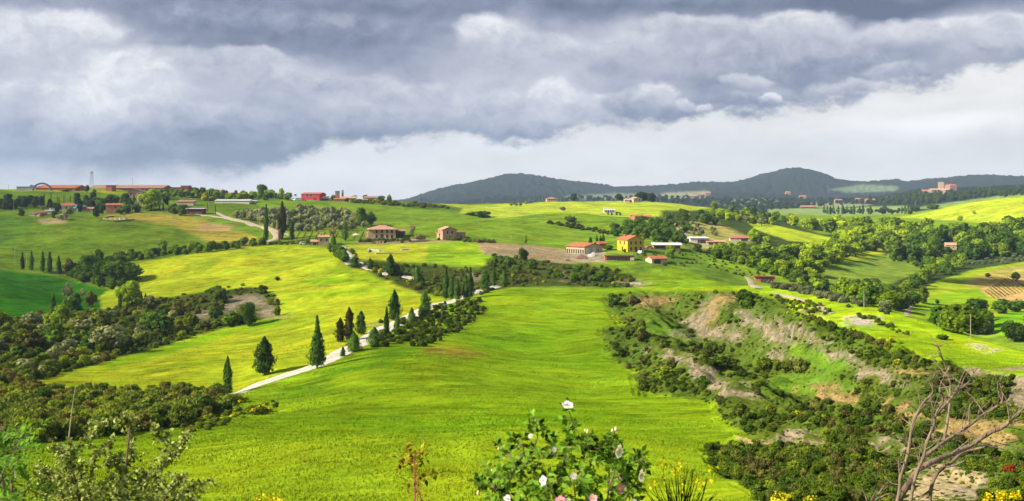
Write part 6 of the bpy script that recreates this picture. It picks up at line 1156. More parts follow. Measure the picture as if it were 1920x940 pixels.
for px, l in [(707, 'left stone gate pillar of the villa steps'), (712, 'middle stone pillar of the villa steps'), (718, 'right stone gate pillar of the villa steps')]:
    p = at(px, 460, 400); o = empty('gate_pillar', p); q = Parts(); q.box(-.45, .45, -.45, .45, -.5, 1.9); q.obj('shaft', WM['stone'], o); q = Parts(); q.box(-.6, .6, -.6, .6, 1.903, 2.1); q.obj('cap', WM['stone'], o); tag(o, l, 'pillar')
HEDGEM = plain_mat('clipped_hedge', (.05, .10, .015), .9, .35, 2)
wall_run([(190, 412), (200, 408), (214, 406), (230, 407), (238, 411)], .5, .8, HEDGEM, 'clipped oval hedge round the sunny terrace', 'terrace_hedge', 'hedge'); wall_run([(186, 414), (215, 416), (250, 413)], .7, 1.8, HEDGEM, 'long green hedge below the sunny terrace', 'terrace_hedge', 'hedge')
for k, px in enumerate((196, 203, 210, 218, 226, 233)):
    p = at(px, 413, 450); q = Parts(); q.box(-.9, .9, -.45, .45, .25, .4); q.box(-.9, -.3, -.44, .44, .4, .75); q.box(-.85, -.7, -.4, .4, -.4, .25); q.box(.7, .85, -.4, .4, -.4, .25); o = q.obj('lounger', WM['white']); o.location = p + Vector((0, 0, .6)); o.rotation_euler.z = .3 * k; tag(o, 'white lounger on the oval terrace below the salmon house', 'lounger', 'white loungers on the oval terrace')
# vehicles
CARM = {}
def car(px, py, col, label, van=False, rz=0., dmin=300, group=None):
    p = at(px, py, dmin); o = empty('parked_van' if van else 'parked_car', p, rz)
    if col not in CARM: CARM[col] = plain_mat('car_paint_%d' % len(CARM), col, .35, .03, 1, spec=.5)
    L, Wd, Hh = (5.2, 1.9, 2.2) if van else (4.2, 1.7, 1.45); zb = .35
    prof = [(-L/2, zb), (-L/2, .9), (-L/2 + .15, Hh - .15), (-L/2 + .4, Hh), (L*.22, Hh), (L*.36, 1.15), (L/2 - .05, 1.0), (L/2, zb)] if van else [(-L/2, zb), (-L/2, .85), (-L*.42, .95), (-L*.30, Hh), (L*.10, Hh), (L*.26, .98), (L/2 - .05, .85), (L/2, zb)]
    q = Parts(); n = len(prof); V = [(x, -Wd/2, z) for x, z in prof] + [(x, Wd/2, z) for x, z in prof]
    q.add(V, [tuple(range(n)), tuple(range(2*n - 1, n - 1, -1))] + [(i, i + n, (i+1) % n + n, (i+1) % n) for i in range(n)]); q.obj('body', CARM[col], o)
    q = Parts()
    for s in (-1, 1): y = s * (Wd/2 + .006); q.add([(-L*.26, y, Hh*.66), (L*.2, y, Hh*.66), (L*.08, y, Hh*.93), (-L*.26, y, Hh*.93)], [(0, 1, 2, 3) if s < 0 else (3, 2, 1, 0)])
    q.obj('side_window', GLASSD, o)
    for x in (-L*.3, L*.3):
        for s in (-1, 1): q = Parts(); q.tube([(x, s*(Wd/2 - .12), .33), (x, s*(Wd/2 + .04), .33)], [.33, .33], 10); q.obj('wheel', DARKM, o)
    return tag(o, label, 'van' if van else 'car', group)
car(551, 376, (.75, .75, .74), 'white van parked left of the red works building', True, .1); car(558, 377, (.72, .72, .72), 'second white van nearer the red works building', True, .3); car(570, 377, (.45, .06, .05), 'red car in front of the red works building', False, .1); car(660, 379, (.75, .75, .75), 'white car below the tan cottage', False, .2); car(668, 379, (.7, .7, .72), 'white car right of the tan cottage', False, 0); car(712, 380, (.78, .78, .78), 'white car under the rounded village tree', False, .1); car(724, 380, (.6, .6, .62), 'pale grey car at the village edge', False, .1)
car(569, 459, (.6, .62, .65), 'silver car parked on the grass near the small stone house', False, .2); car(1207, 470, (.75, .75, .75), 'white car beside the yellow house', False, .5); car(1201, 476, (.7, .7, .7), 'white car below the yellow house corner', False, 1.2); car(1218, 467, (.55, .08, .07), 'red car parked before the brown board shed', False, .2); car(1231, 467, (.45, .45, .48), 'grey car parked before the brown board shed', False, .1); car(100, 397, (.55, .6, .68), 'pale blue van in the cluttered farmyard', True, .2)
# dark sign board of the village and soil heaps of the farm
p = at(554, 374, 600); o = empty('notice_board', p); m_ = mpx(p); q = Parts(); q.box(-4*.5*m_, 4*.5*m_, -.1, .1, 6.5*m_, 9.5*m_); q.obj('panel', plain_mat('dark_board', (.03, .035, .05), .5), o)
for s in (-1, 1): q = Parts(); q.tube([(s*1.2*m_, .2, -.3), (s*1.2*m_, .2, 9*m_)], [.08, .08], 5); q.obj('post', STEEL, o)
tag(o, 'dark board on posts left of the red works building', 'sign')
def heap(px, py, wpx, h, mat, label, cat='heap'):
    p = at(px, py, 300); r = wpx * mpx(p) / 2; V = []; F = []; n, k = 14, 5
    for j in range(k + 1):
        t = j / k
        for i in range(n):
            a = 6.283 * i / n; rr = r * (1 - t) * (1 + .25 * math.sin(3*a + px) * (1 - t)); V.append((rr * math.cos(a), rr * .7 * math.sin(a), -.4 + (h + .4) * t**.7 + .15 * math.sin(5*a + j)))
    for j in range(k):
        for i in range(n): F.append((j*n + i, j*n + (i+1) % n, (j+1)*n + (i+1) % n, (j+1)*n + i))
    o = mesh_obj('earth_heap', V, F, mat); o.location = p; return tag(o, label, cat)
heap(1090, 485, 28, 2.0, plain_mat('red_brown_soil', (.17, .09, .05), .95, .3), 'red-brown heap of soil below the cream barn'); heap(1113, 480, 26, 1.8, WM['rubble'], 'grey gravel heap between barn and stable'); heap(75, 406, 18, 2.2, plain_mat('rusty_scrap', (.16, .07, .04), .9, .4), 'rust-brown scrap heap in the farmyard'); heap(1064, 490, 14, .9, plain_mat('dark_soil', (.12, .085, .055), .95, .3), 'small dark soil heap on the ploughed field')
# vineyard rows on the right and the young plantings on the left
def rows(lines, label, mat, h=.9, grp=None, cat='vine row', dmin=300):
    for (x0, y0), (x1, y1) in lines:
        W = [at(x0 + (x1 - x0) * t, y0 + (y1 - y0) * t, dmin) for t in np.linspace(0, 1, 9)]; pts = []
        for A, B in zip(W, W[1:]):
            n = max(2, int((B - A).length / 1.2))
            for k in range(n): pts.append(A.lerp(B, k / n))
        o = mass('vine_row', 'shrub', [(v, 0) for v in pts], h * .8, h * 1.2, label, seed=int(x0 + y0), wid=.6, mat=mat, sink=.05, cat=cat)
        if o: del o['kind']; o['group'] = grp
rows([((1847 + 4.6*k, 546 - 2.7*k), (1866 + 6.6*k, 561 - 1.5*k)) for k in range(11)], 'low green vine row in the tan vineyard on the right slope', FM['scrub2'], .65, 'vine rows of the right vineyard')
rows([((555 + 12*k, 449), (562 + 12*k, 436)) for k in range(11)], 'young vine row on the slope behind the small stone house', FM['scrub2'], .6, 'vine rows behind the small stone house')
# ------------------------------------------------------------------ plants close to the camera
def S(px, py, d): return Vector(((px - 960) / FPX * d, d, -(py - HOR) / FPX * d))
class Leaves:
    def __init__(s): s.V = []; s.F = []; s.t = []; s.n = []
    def leaf(s, c, d, n, L, W, tint, fold=.18):
        d = d.normalized(); b = d.cross(n); b = b.normalized() if b.length > 1e-6 else Vector((1, 0, 0)); n = b.cross(d).normalized()
        o = len(s.V); s.V += [c, c + d*L*.45 - b*W*.5 + n*W*fold, c + d*L, c + d*L*.45 + b*W*.5 + n*W*fold, c + d*L*.5]
        s.F += [(o, o+1, o+2, o+4), (o, o+4, o+2, o+3)]; s.t += [tint]*5; s.n += [n]*5
    def obj(s, name, mat, parent):
        me = np_mesh(name, np.array([tuple(v) for v in s.V]), np.array(s.F), [mat], {'ln': ('FLOAT_VECTOR', 'POINT', np.array([tuple(v) for v in s.n])), 'tint': ('FLOAT', 'POINT', np.array(s.t))})
        o = bpy.data.objects.new(name, me); COL.objects.link(o); o.parent = parent; return o
rq = random.Random(21)
rv = lambda s=1.0: Vector((rq.gauss(0, s), rq.gauss(0, s), rq.gauss(0, s)))
def smooth_path(pts, n=5):
    out = []
    for i in range(len(pts) - 1):
        p0, p1, p2, p3 = pts[max(i-1, 0)], pts[i], pts[i+1], pts[min(i+2, len(pts)-1)]
        for k in range(n):
            t = k / n; out.append(.5 * ((2*p1) + (p2 - p0)*t + (2*p0 - 5*p1 + 4*p2 - p3)*t*t + (3*p1 - p0 - 3*p2 + p3)*t**3))
    return out + [pts[-1]]
LEAFM = dict(rose=foliage_mat('rose_leaves', (.165, .310, .030), .42, .42), haw=foliage_mat('hawthorn_leaves', (.20, .245, .055), .45, .28, alt=(.32, .35, .10)), ash=foliage_mat('ash_leaves', (.12, .26, .03), .3, .4), sap=foliage_mat('reddish_young_leaves', (.44, .36, .03), .4, .4, alt=(.42, .17, .04)), rush=foliage_mat('broom_stalks', (.055, .11, .016), .3, .2))
TWIG = plain_mat('brown_twigs', (.13, .085, .06), .9, .3, 30); REDSTEM = plain_mat('reddish_stem', (.28, .11, .05), .8, .2, 30); PETW = foliage_mat('white_petals', (.78, .74, .76), .06, .35, alt=(.80, .72, .75)); PETP = foliage_mat('pink_petals', (.80, .30, .40), .08, .35, alt=(.80, .42, .48)); BUDM = plain_mat('cream_buds', (.60, .47, .26), .8, .1); STAM = plain_mat('yellow_stamens', (.60, .42, .04), .8)
def flower(parent, c, r, face, mat, n=5, droop=0.0, open_=1.0):
    r *= 1.12
    """petals round a centre, and the stamens in it"""
    L = Leaves(); face = face.normalized(); u = face.cross(Vector((.2, .3, 1))).normalized(); v = face.cross(u)
    for k in range(n):
        a = 6.283 * k / n + rq.uniform(-.15, .15); d = (u * math.cos(a) + v * math.sin(a)) * open_ + face * (.55 - .4 * open_) + Vector((0, 0, -droop))
        for off in (-.32, 0, .32):
            q = (u * math.cos(a + off) + v * math.sin(a + off)) * open_ + face * (.55 - .4*open_) + Vector((0, 0, -droop)); L.leaf(c + face * .001 * off, q, face, r * (1.0 if off == 0 else .95) * rq.uniform(.9, 1.05), r * .62, rq.random(), .10)
    f = L.obj('flower', mat, parent)
    q = Parts(); b = c + face * .004
    for k in range(7): a = 6.283*k/7; q.tube([b, b + face * r * .22 + (u*math.cos(a) + v*math.sin(a)) * r * .2], [.0012, .0016], 4)
    q.obj('stamen', STAM, f)
def bud(parent, c, r, mat):
    q = Parts(); q.tube([c - Vector((0,0,r)), c - Vector((0,0,r*.5)), c, c + Vector((0,0,r*.7)), c + Vector((0,0,r*1.3))], [r*.3, r*.75, r*.8, r*.5, r*.1], 7); o = q.obj('bud', mat, parent, True)
# dog rose
def build_rose():
    D = 5.2; Z = lambda x, y, dz=0.0: S(740 + x/2.743, 720 + y/2.743, D + dz)
    g0 = S(1040, 1010, D); o = empty('rose_bush', (0, 0, 0)); st = Parts(); L = Leaves()
    stems = [([(800, 760), (830, 560), (870, 400), (905, 270), (912, 190), (888, 125)], .0), ([(760, 760), (690, 620), (650, 470), (700, 380), (735, 270), (725, 195)], .1), ([(1240, 620), (1190, 520), (1110, 430), (1060, 355), (995, 320), (930, 300)], -.12), ([(1060, 780), (1095, 600), (1105, 430), (1120, 320), (1132, 240)], .08), ([(620, 780), (580, 580), (610, 450), (665, 345), (632, 292)], -.08),
      ([(660, 470), (600, 385), (540, 332)], .05), ([(560, 640), (520, 545), (470, 500), (430, 560)], 0), ([(620, 640), (560, 510), (500, 445)], .1), ([(1000, 780), (990, 600), (960, 460), (820, 340), (800, 300)], .15), ([(1105, 600), (1160, 470), (1230, 410), (1278, 400)], .05), ([(1150, 700), (1200, 560), (1262, 470)], -.1), ([(900, 780), (1010, 520), (1020, 380), (992, 250)], .2), ([(840, 700), (790, 560), (770, 480)], -.15), ([(1090, 560), (1130, 460), (1145, 370)], -.2), ([(940, 760), (930, 600), (918, 480)], -.2), ([(680, 760), (740, 640), (850, 600)], -.1)]
    for pts, dz in stems:
        P = smooth_path([Z(x, y, dz + .12 * math.sin(x * .02 + y * .013)) for x, y in pts], 5); n = len(P)
        st.tube(P, [.0055 * (1 - .7 * i / n) for i in range(n)], 6)
        for i in range(1, n):
            if rq.random() < .75:
                for _ in range(rq.choice((1, 1, 2))):
                    d = (rv(.8) + Vector((0, -.2, .15))).normalized(); ln = rq.uniform(.035, .06); c = P[i]; st.tube([c, c + d*ln*.6, c + d*ln], [.0014, .0011, .0008], 4)
                    for q in (.45, .75, 1.0):
                        for s in ((-1, 1) if q < 1 else (0,)):
                            side = d.cross(Vector((0, -.6, .8))).normalized() * s; L.leaf(c + d*ln*q, d * (.5 if s else 1) + side, Vector((rq.gauss(0, .45), -.45, .8)), rq.uniform(.031, .045), rq.uniform(.020, .029), rq.random())
    poly = [(540, 360), (640, 310), (740, 280), (860, 270), (1000, 270), (1130, 290), (1170, 380), (1240, 450), (1260, 560), (1240, 700), (470, 700), (500, 560), (545, 450)]
    for x, y in scatter(poly, 47, 47, 5):
        if vnoise(x / 70., y / 70., 4) < -.13 or rq.random() < .12: continue
        c = Z(x, y, rq.uniform(-.28, .28)); d = (rv(.9) + Vector((0, 0, -.1))).normalized(); ln = rq.uniform(.04, .065); st.tube([c - d*.02, c + d*ln], [.0016, .0008], 4)
        for q in (.35, .65, 1.0):
            for s in ((-1, 1) if q < 1 else (0,)):
                side = d.cross(Vector((0, -.6, .8))).normalized() * s; L.leaf(c + d*ln*q, d * (.5 if s else 1) + side, Vector((rq.gauss(0, .45), -.5, .75)), rq.uniform(.031, .045), rq.uniform(.020, .030), rq.random())
    for gx in (-.12, 0, .12): gp = Vector((g0.x + gx, D, float(H(g0.x + gx, D)))); st.tube([gp - Vector((0, 0, .1)), gp.lerp(Z(850 + gx*900, 760), .5) + Vector((.03, 0, 0)), Z(850 + gx*900, 740)], [.011, .009, .006], 7)
    st.obj('stem', TWIG, o); L.obj('foliage', LEAFM['rose'], o)
    F = lambda x, y, dz=-.3: Z(x, y, dz)
    flower(o, F(888, 112, 0), .030, Vector((.1, -.45, .8)), PETW, 5, .0, .95); flower(o, F(1147, 345), .034, Vector((.75, -.6, .1)), PETW, 5, .35, .8); flower(o, F(1262, 468), .032, Vector((.8, -.5, .1)), PETW, 5, .35, .8); flower(o, F(768, 497), .024, Vector((-.7, -.6, .2)), PETW, 5, .1, .8); flower(o, F(920, 474), .017, Vector((.2, -1, .3)), PETW); flower(o, F(1160, 540), .024, Vector((.1, -1, .3)), PETP, 5, 0, .75); flower(o, F(1020, 592), .023, Vector((0, -.8, .6)), PETP, 5, 0, .6); flower(o, F(852, 600), .024, Vector((-.2, -.8, .5)), PETP, 5, 0, .9); flower(o, F(890, 604), .016, Vector((.3, -.8, .5)), PETW); flower(o, F(580, 590), .018, Vector((-.3, -.9, .3)), PETW); flower(o, F(820, 338), .013, Vector((.3, -.9, .3)), PETW); flower(o, F(700, 268), .012, Vector((-.2, -.9, .4)), PETW); flower(o, F(1232, 604), .014, Vector((.3, -.9, .4)), PETW)
    for x, y, r in [(725, 186, .010), (714, 190, .007), (992, 246, .010), (980, 240, .007), (1138, 233, .010), (1120, 240, .008), (535, 333, .007), (630, 290, .008), (500, 448, .008), (430, 562, .010), (925, 293, .006)]: bud(o, F(x, y, -.02), r, BUDM)
    bud(o, F(1278, 408, 0), .012, PETP); bud(o, F(580, 487, 0), .010, PETP); bud(o, F(1252, 400, 0), .008, BUDM)
    tag(o, 'wild rose bush with open white and pink flowers on arching leafy stems', 'rose bush')
build_rose()
def twiggy(name, label, cat, D, ox, oy, sc, branches, matL, matS, r0, leafL, leafW, dens, grey=0, mass_poly=None, step=26, seed=1, comp=False):
    """a shrub from its measured branches, set with leaves"""
    rq.seed(seed); Z = lambda x, y, dz=0.0: S(ox + x/sc, oy + y/sc, D + dz); o = empty(name, (0, 0, 0)); st = Parts(); L = Leaves()
    def spray(c, k):
        for _ in range(k):
            d = (rv(.8) + Vector((0, -.15, .25))).normalized()
            if comp:
                ln = rq.uniform(.10, .16); d = (d + Vector((0, 0, -.15))).normalized(); st.tube([c, c + d*ln*.6, c + d*ln - Vector((0, 0, .015))], [.0018, .0012, .0008], 4)
                for q in (.3, .5, .7, .9):
                    for s in (-1, 1): L.leaf(c + d*ln*q, d*.7 + d.cross(Vector((0, -.5, .85))).normalized()*s, Vector((rq.gauss(0, .3), -.35, .9)), leafL*rq.uniform(.8, 1.2), leafW*rq.uniform(.8, 1.2), rq.random())
                L.leaf(c + d*ln, d, Vector((0, -.35, .9)), leafL, leafW, rq.random())
            else: L.leaf(c + rv(.006), d, Vector((rq.gauss(0, .5), -.4, .8)), leafL*rq.uniform(.6, 1.3), leafW*rq.uniform(.6, 1.3), rq.random())
    for pts in branches:
        dz = rq.uniform(-.25, .25); P = smooth_path([Z(x, y, dz) + rv(.006) for x, y in pts], 6); n = len(P); st.tube(P, [r0 * (1 - .75 * i / n) for i in range(n)], 6)
        for i in range(1, n):
            spray(P[i], int(dens * rq.uniform(.5, 1.4) + .5)); spray(P[i].lerp(P[i-1], .5), int(dens * rq.uniform(.3, 1.2) + .3))
            if rq.random() < .6 and not comp:
                d = (rv(.8) + Vector((0, 0, .3))).normalized() * rq.uniform(.03, .09); st.tube([P[i], P[i] + d*.5 + rv(.004), P[i] + d], [r0*.3, r0*.22, r0*.1], 4)
                for t in (.4, .7, 1): spray(P[i] + d*t, int(dens))
    if mass_poly:
        for x, y in scatter(mass_poly, step, step, seed):
            c = Z(x, y, rq.uniform(-.35, .35)); d = (rv(.7) + Vector((0, 0, .6))).normalized() * rq.uniform(.05, .12); st.tube([c - d*.5, c + d*.5], [r0*.35, r0*.15], 4)
            for t in (-.3, 0, .3, .5): spray(c + d*t, int(dens))
    bx = np.mean([p[0][0] for p in branches]); foot = Z(bx, 0); gz = float(H(foot.x, D))
    for pts in branches[:6]:
        a = Z(*pts[0]); st.tube([Vector((foot.x + (a.x - foot.x)*.4, D, gz - .1)), a.lerp(Vector((foot.x, D, gz)), .4), a], [r0*1.7, r0*1.4, r0], 6)
    st.obj('branch', matS, o); L.obj('foliage', matL, o); return tag(o, label, cat)
twiggy('hawthorn_shrub', 'spiky grey-green hawthorn shrub with upright twigs against the meadow', 'shrub', 6.2, 0, 760, 4.8,
  [[(640, 900), (645, 740), (640, 560), (650, 450), (720, 380), (800, 290), (880, 210), (965, 168)], [(640, 620), (625, 470), (618, 300)], [(625, 480), (580, 425), (540, 410), (465, 400)], [(820, 900), (830, 690), (845, 560), (862, 450), (930, 400), (995, 335)], [(1060, 900), (1075, 640), (1135, 540), (1192, 450), (1180, 330), (1202, 250), (1168, 185), (1215, 108)], [(1170, 190), (1120, 165), (1075, 175)], [(1370, 900), (1390, 690), (1430, 610), (1495, 525), (1565, 440), (1640, 330), (1692, 245)], [(1570, 430), (1555, 350), (1455, 290), (1385, 195)], [(1560, 440), (1480, 390)], [(580, 900), (555, 760), (480, 665), (400, 612), (345, 635)], [(400, 612), (385, 590)], [(480, 665), (528, 570)], [(1480, 900), (1510, 760), (1580, 705), (1640, 655)], [(1560, 720), (1670, 672)], [(430, 800), (415, 730), (400, 690)], [(1100, 600), (1060, 560), (1040, 510)], [(720, 700), (712, 620), (720, 530)], [(1000, 560), (940, 545), (1045, 505)], [(1230, 720), (1330, 640), (1230, 620)], [(1640, 800), (1740, 740), (1880, 690)]],
  LEAFM['haw'], TWIG, .0050, .028, .019, 3.2, mass_poly=[(400, 720), (520, 690), (620, 680), (760, 650), (860, 700), (980, 660), (1100, 640), (1200, 660), (1330, 640), (1400, 720), (1520, 740), (1650, 770), (1760, 790), (1790, 850), (1760, 960), (360, 960), (380, 800)], step=42, seed=31)
twiggy('ash_sapling', 'bright green ash sapling with feathery leaves on dark stems', 'sapling', 5.6, 0, 760, 4.8, [[(-40, 860), (0, 730), (60, 550), (115, 430), (132, 345)], [(30, 640), (-20, 520), (110, 370)], [(-60, 420), (0, 470), (60, 420), (110, 370)], [(132, 345), (180, 270), (240, 260)], [(200, 900), (240, 780), (285, 715)], [(20, 900), (90, 760), (120, 690)], [(-80, 400), (-20, 250), (40, 170)]], LEAFM['ash'], TWIG, .006, .042, .015, .7, mass_poly=[(-80, 500), (60, 520), (190, 600), (200, 700), (330, 760), (340, 960), (-80, 960)], step=75, seed=32, comp=True)
twiggy('young_sapling', 'single reddish young shoot with yellowish leaves in the meadow gap', 'sapling', 5.4, 740, 720, 2.743, [[(125, 700), (124, 600), (112, 470), (98, 400), (95, 330)], [(105, 430), (75, 405), (50, 400)], [(100, 380), (125, 355), (145, 350)], [(118, 490), (160, 470), (205, 460)]], LEAFM['sap'], REDSTEM, .0028, .032, .018, 1.2, seed=33)
# dry stalk
q = Parts(); q.tube(smooth_path([S(128, 830, 6.6), S(131, 800, 6.6), S(136, 760, 6.6), S(142, 722, 6.6)], 4), [.0045 * (1 - .05*i) for i in range(13)], 5); gz = S(122, 900, 6.6); q.tube([Vector((gz.x, 6.6, float(H(gz.x, 6.6)) - .05)), S(128, 830, 6.6)], [.005, .0045], 5); o = q.obj('dry_stalk', plain_mat('straw', (.42, .36, .20), .9)); tag(o, 'thin dry straw stalk standing before the gorse', 'stalk')
# broom rushes
def rushes(name, label, px0, px1, py_top, py_base, D, n, flowers, seed, fl=.35):
    rr = random.Random(seed); st = Leaves(); o = empty(name, (0, 0, 0)); q = Parts(); mid = (px0 + px1) / 2
    for k in range(n):
        t = rr.uniform(-1, 1); base = S(mid + t * (px1 - px0) * .16, py_base, D + rr.uniform(-.3, .3)); base.z = max(base.z, float(H(base.x, base.y)) - .05) if py_base > 1000 else base.z
        tip = S(mid + t * (px1 - px0) * .5 + rr.gauss(0, 6), py_top + abs(t)**1.5 * 34 + rr.uniform(0, 60), base.y + rr.uniform(-.3, .3)); m = base.lerp(tip, .5) + Vector((rr.gauss(0, .02) - t * .03, 0, .03)); q.tube([base, m, tip], [.0040, .0030, .0012], 4)
    q.obj('stalk', LEAFM['rush'], o)
    L = Leaves()
    for px, py in flowers:
        c = S(px, py, D)
        for j in range(rr.randint(4, 8)): L.leaf(c + Vector((rr.gauss(0, .012), rr.gauss(0, .012), rr.gauss(0, .014))), Vector((rr.gauss(0, 1), -.4, rr.gauss(0, 1))), Vector((0, -1, .4)), .022, .018, rr.random())
    L.obj('blossom', FM['bloom2'], o); return tag(o, label, 'broom')
FLW = [(740 + x/2.743, 720 + y/2.743) for x, y in [(1382, 408), (1470, 390), (1428, 455), (1440, 462), (1610, 437), (1582, 517), (1380, 485), (1330, 520), (1540, 505), (1480, 520), (1560, 490), (1620, 500), (1400, 415), (1460, 425)]]
rushes('broom_clump', 'tuft of green broom stalks with a few yellow flowers beside the rose', 1205, 1350, 872, 1010, 7.0, 85, FLW, 5)
rushes('broom_clump', 'low broom bush with dense yellow blossom at the foot of the dead tree', 1835, 1925, 915, 1010, 9.0, 50, [(random.uniform(1840, 1922), random.uniform(923, 950)) for _ in range(45)], 6); rushes('broom_clump', 'small yellow blossoming broom tip right beneath the meadow edge', 1480, 1540, 925, 1010, 9.0, 20, [(random.uniform(1490, 1530), random.uniform(934, 945)) for _ in range(6)], 7)
rushes('broom_clump', 'yellow-flowered broom tips between the hawthorn twigs', 310, 350, 920, 1000, 7.4, 14, [(random.uniform(315, 345), random.uniform(924, 945)) for _ in range(16)], 8); rushes('broom_clump', 'yellow-flowered broom tips right of the hawthorn', 475, 535, 932, 1000, 7.4, 12, [(random.uniform(478, 532), random.uniform(934, 946)) for _ in range(16)], 9)
# dead tree
def build_dead():
    D = 9.0; Z = lambda x, y, dz=0.0: S(1600 + x/2.9375, 620 + y/2.9375, D + dz); o = empty('dead_tree', (0, 0, 0)); u = .76 * D / FPX / 2.9375 / 2
    big = [([(235, 1010, 46), (255, 940, 44), (300, 850, 46), (350, 770, 46), (430, 730, 42), (540, 680, 36), (640, 630, 32), (740, 570, 28), (830, 525, 26), (900, 470, 23), (940, 430, 19), (1010, 370, 12), (1060, 340, 6)], 0), ([(225, 1010, 28), (245, 900, 26), (262, 800, 24), (290, 720, 24), (310, 640, 24), (330, 520, 21), (350, 450, 19), (390, 395, 16), (430, 345, 14), (435, 300, 9), (432, 275, 5)], -.25), ([(305, 1010, 24), (325, 920, 22), (352, 800, 22), (385, 690, 22), (410, 620, 21), (440, 520, 20), (455, 455, 21), (520, 400, 18), (560, 350, 15), (600, 310, 12), (640, 275, 10), (655, 250, 8), (670, 226, 5)], -.4),
      ([(385, 700, 28), (470, 630, 28), (560, 575, 25), (640, 520, 23), (720, 470, 20), (770, 430, 17), (810, 398, 15), (822, 370, 12), (826, 320, 9), (822, 288, 5)], .3), ([(455, 455, 18), (487, 395, 20), (483, 350, 18), (468, 338, 15), (492, 300, 15), (502, 265, 13), (490, 250, 8)], -.3), ([(505, 600, 22), (515, 520, 20), (525, 460, 19), (531, 400, 17), (541, 330, 15), (535, 270, 14), (512, 190, 11), (492, 140, 10), (465, 95, 8), (428, 68, 4)], .5),
      ([(425, 1010, 24), (428, 870, 26), (470, 780, 28), (540, 730, 24), (600, 680, 22), (680, 655, 17), (760, 640, 12), (850, 630, 8), (940, 655, 4)], .1), ([(345, 945, 14), (400, 905, 15), (432, 870, 18)], .1)]
    small = [[(500, 755, 14), (560, 742, 11), (620, 712, 6)], [(690, 625, 13), (740, 635, 9), (830, 652, 6), (930, 660, 3)], [(348, 440, 9), (300, 400, 7), (264, 387, 4)], [(432, 350, 8), (428, 390, 7), (445, 440, 8)], [(635, 500, 10), (638, 430, 8), (655, 395, 6), (686, 375, 4)], [(722, 480, 8), (730, 455, 7), (722, 495, 6), (702, 512, 4)], [(560, 352, 9), (592, 270, 8), (612, 225, 6), (628, 203, 4)], [(528, 260, 9), (480, 236, 7), (428, 198, 4)], [(520, 268, 8), (440, 242, 7), (378, 208, 4)], [(600, 305, 7), (640, 295, 5), (674, 282, 3)], [(433, 300, 7), (400, 286, 5), (372, 270, 3)], [(258, 812, 12), (252, 760, 11), (250, 706, 10)], [(298, 600, 8), (288, 565, 6), (276, 532, 3)], [(298, 602, 7), (280, 590, 5), (262, 586, 3)], [(810, 400, 9), (862, 390, 7), (905, 398, 5), (935, 415, 3)], [(850, 535, 8), (900, 540, 6), (945, 555, 3)], [(900, 500, 8), (950, 480, 5), (980, 478, 3)], [(530, 400, 8), (560, 330, 6), (590, 290, 4)], [(470, 480, 9), (500, 500, 7), (515, 520, 8)], [(436, 600, 8), (452, 540, 6), (450, 470, 5)], [(560, 580, 8), (548, 520, 5), (570, 470, 3)], [(610, 540, 7), (625, 470, 5), (632, 440, 4)], [(690, 490, 6), (690, 440, 4), (720, 400, 3)], [(460, 650, 8), (470, 610, 6), (486, 570, 3)], [(640, 640, 6), (680, 600, 4), (700, 560, 3)], [(780, 425, 6), (740, 440, 4), (700, 450, 3)], [(580, 345, 6), (590, 300, 4), (560, 270, 3)], [(536, 250, 7), (500, 228, 5), (470, 220, 3)], [(820, 330, 5), (806, 290, 3)], [(440, 130, 5), (470, 120, 4), (480, 110, 3)], [(465, 95, 5), (460, 70, 3)], [(540, 680, 10), (590, 640, 7), (640, 600, 4)], [(330, 520, 8), (300, 470, 5), (290, 450, 3)], [(620, 690, 6), (720, 690, 4), (830, 705, 2)], [(420, 420, 6), (380, 440, 4)], [(645, 250, 5), (672, 240, 3)]]
    r2 = random.Random(3)
    for pts, dz in big:
        P = smooth_path([Z(x, y, dz + .15 * math.sin(x * .012)) + Vector((r2.gauss(0, .006), 0, r2.gauss(0, .006))) for x, y, w in pts], 4); ws = [p[2] for p in pts]; n = len(P)
        q = Parts(); q.tube(P, [np.interp(i / (n - 1) * (len(ws) - 1), range(len(ws)), ws) * u * r2.uniform(.88, 1.12) for i in range(n)], 9); q.obj('limb', DEADWOOD, o, True)
        for i in range(6, n, 2):
            if r2.random() < .85: d = Vector((r2.gauss(0, 1), r2.gauss(0, .8), abs(r2.gauss(0, .9)))).normalized() * r2.uniform(.05, .26); small.append([P[i], P[i] + d * .5 + Vector((r2.gauss(0, .012), 0, r2.gauss(0, .012))), P[i] + d])
    for s in small:
        q = Parts()
        if isinstance(s[0], Vector): q.tube(smooth_path(s, 3), list(np.linspace(.0055, .0018, 7)), 5)
        else: P = smooth_path([Z(x, y, -.1) for x, y, w in s], 4); n = len(P); q.tube(P, [np.interp(i/(n-1)*(len(s)-1), range(len(s)), [w for _, _, w in s]) * u for i in range(n)], 6)
        q.obj('twig', DEADWOOD, o, True)
    b = Z(260, 1010); g_ = float(H(b.x, D)); q = Parts(); q.tube([Vector((b.x - .02, D, g_ - .15)), Vector((b.x - .02, D, g_ + .1)), Z(240, 1050), Z(250, 1000)], [.15, .12, .10, .085], 10); q.obj('trunk', DEADWOOD, o, True)
    tag(o, 'bare grey dead tree with twisted forking branches over the clay slope', 'dead tree')
    o = empty('dead_sprig', (0, 0, 0))
    for s in [[(90, 1010), (105, 930), (150, 890), (196, 853)], [(90, 1010), (120, 935), (165, 912), (212, 893)], [(90, 1010), (100, 930), (118, 900), (127, 878)], [(90, 1010), (70, 920), (48, 870)], [(140, 900), (160, 870), (170, 858)], [(150, 920), (185, 900)]]:
        P = smooth_path([Z(x, y, -.6) for x, y in s], 4); q = Parts(); q.tube(P, list(np.linspace(.008, .0022, len(P))), 6); q.obj('twig', DEADWOOD, o, True)
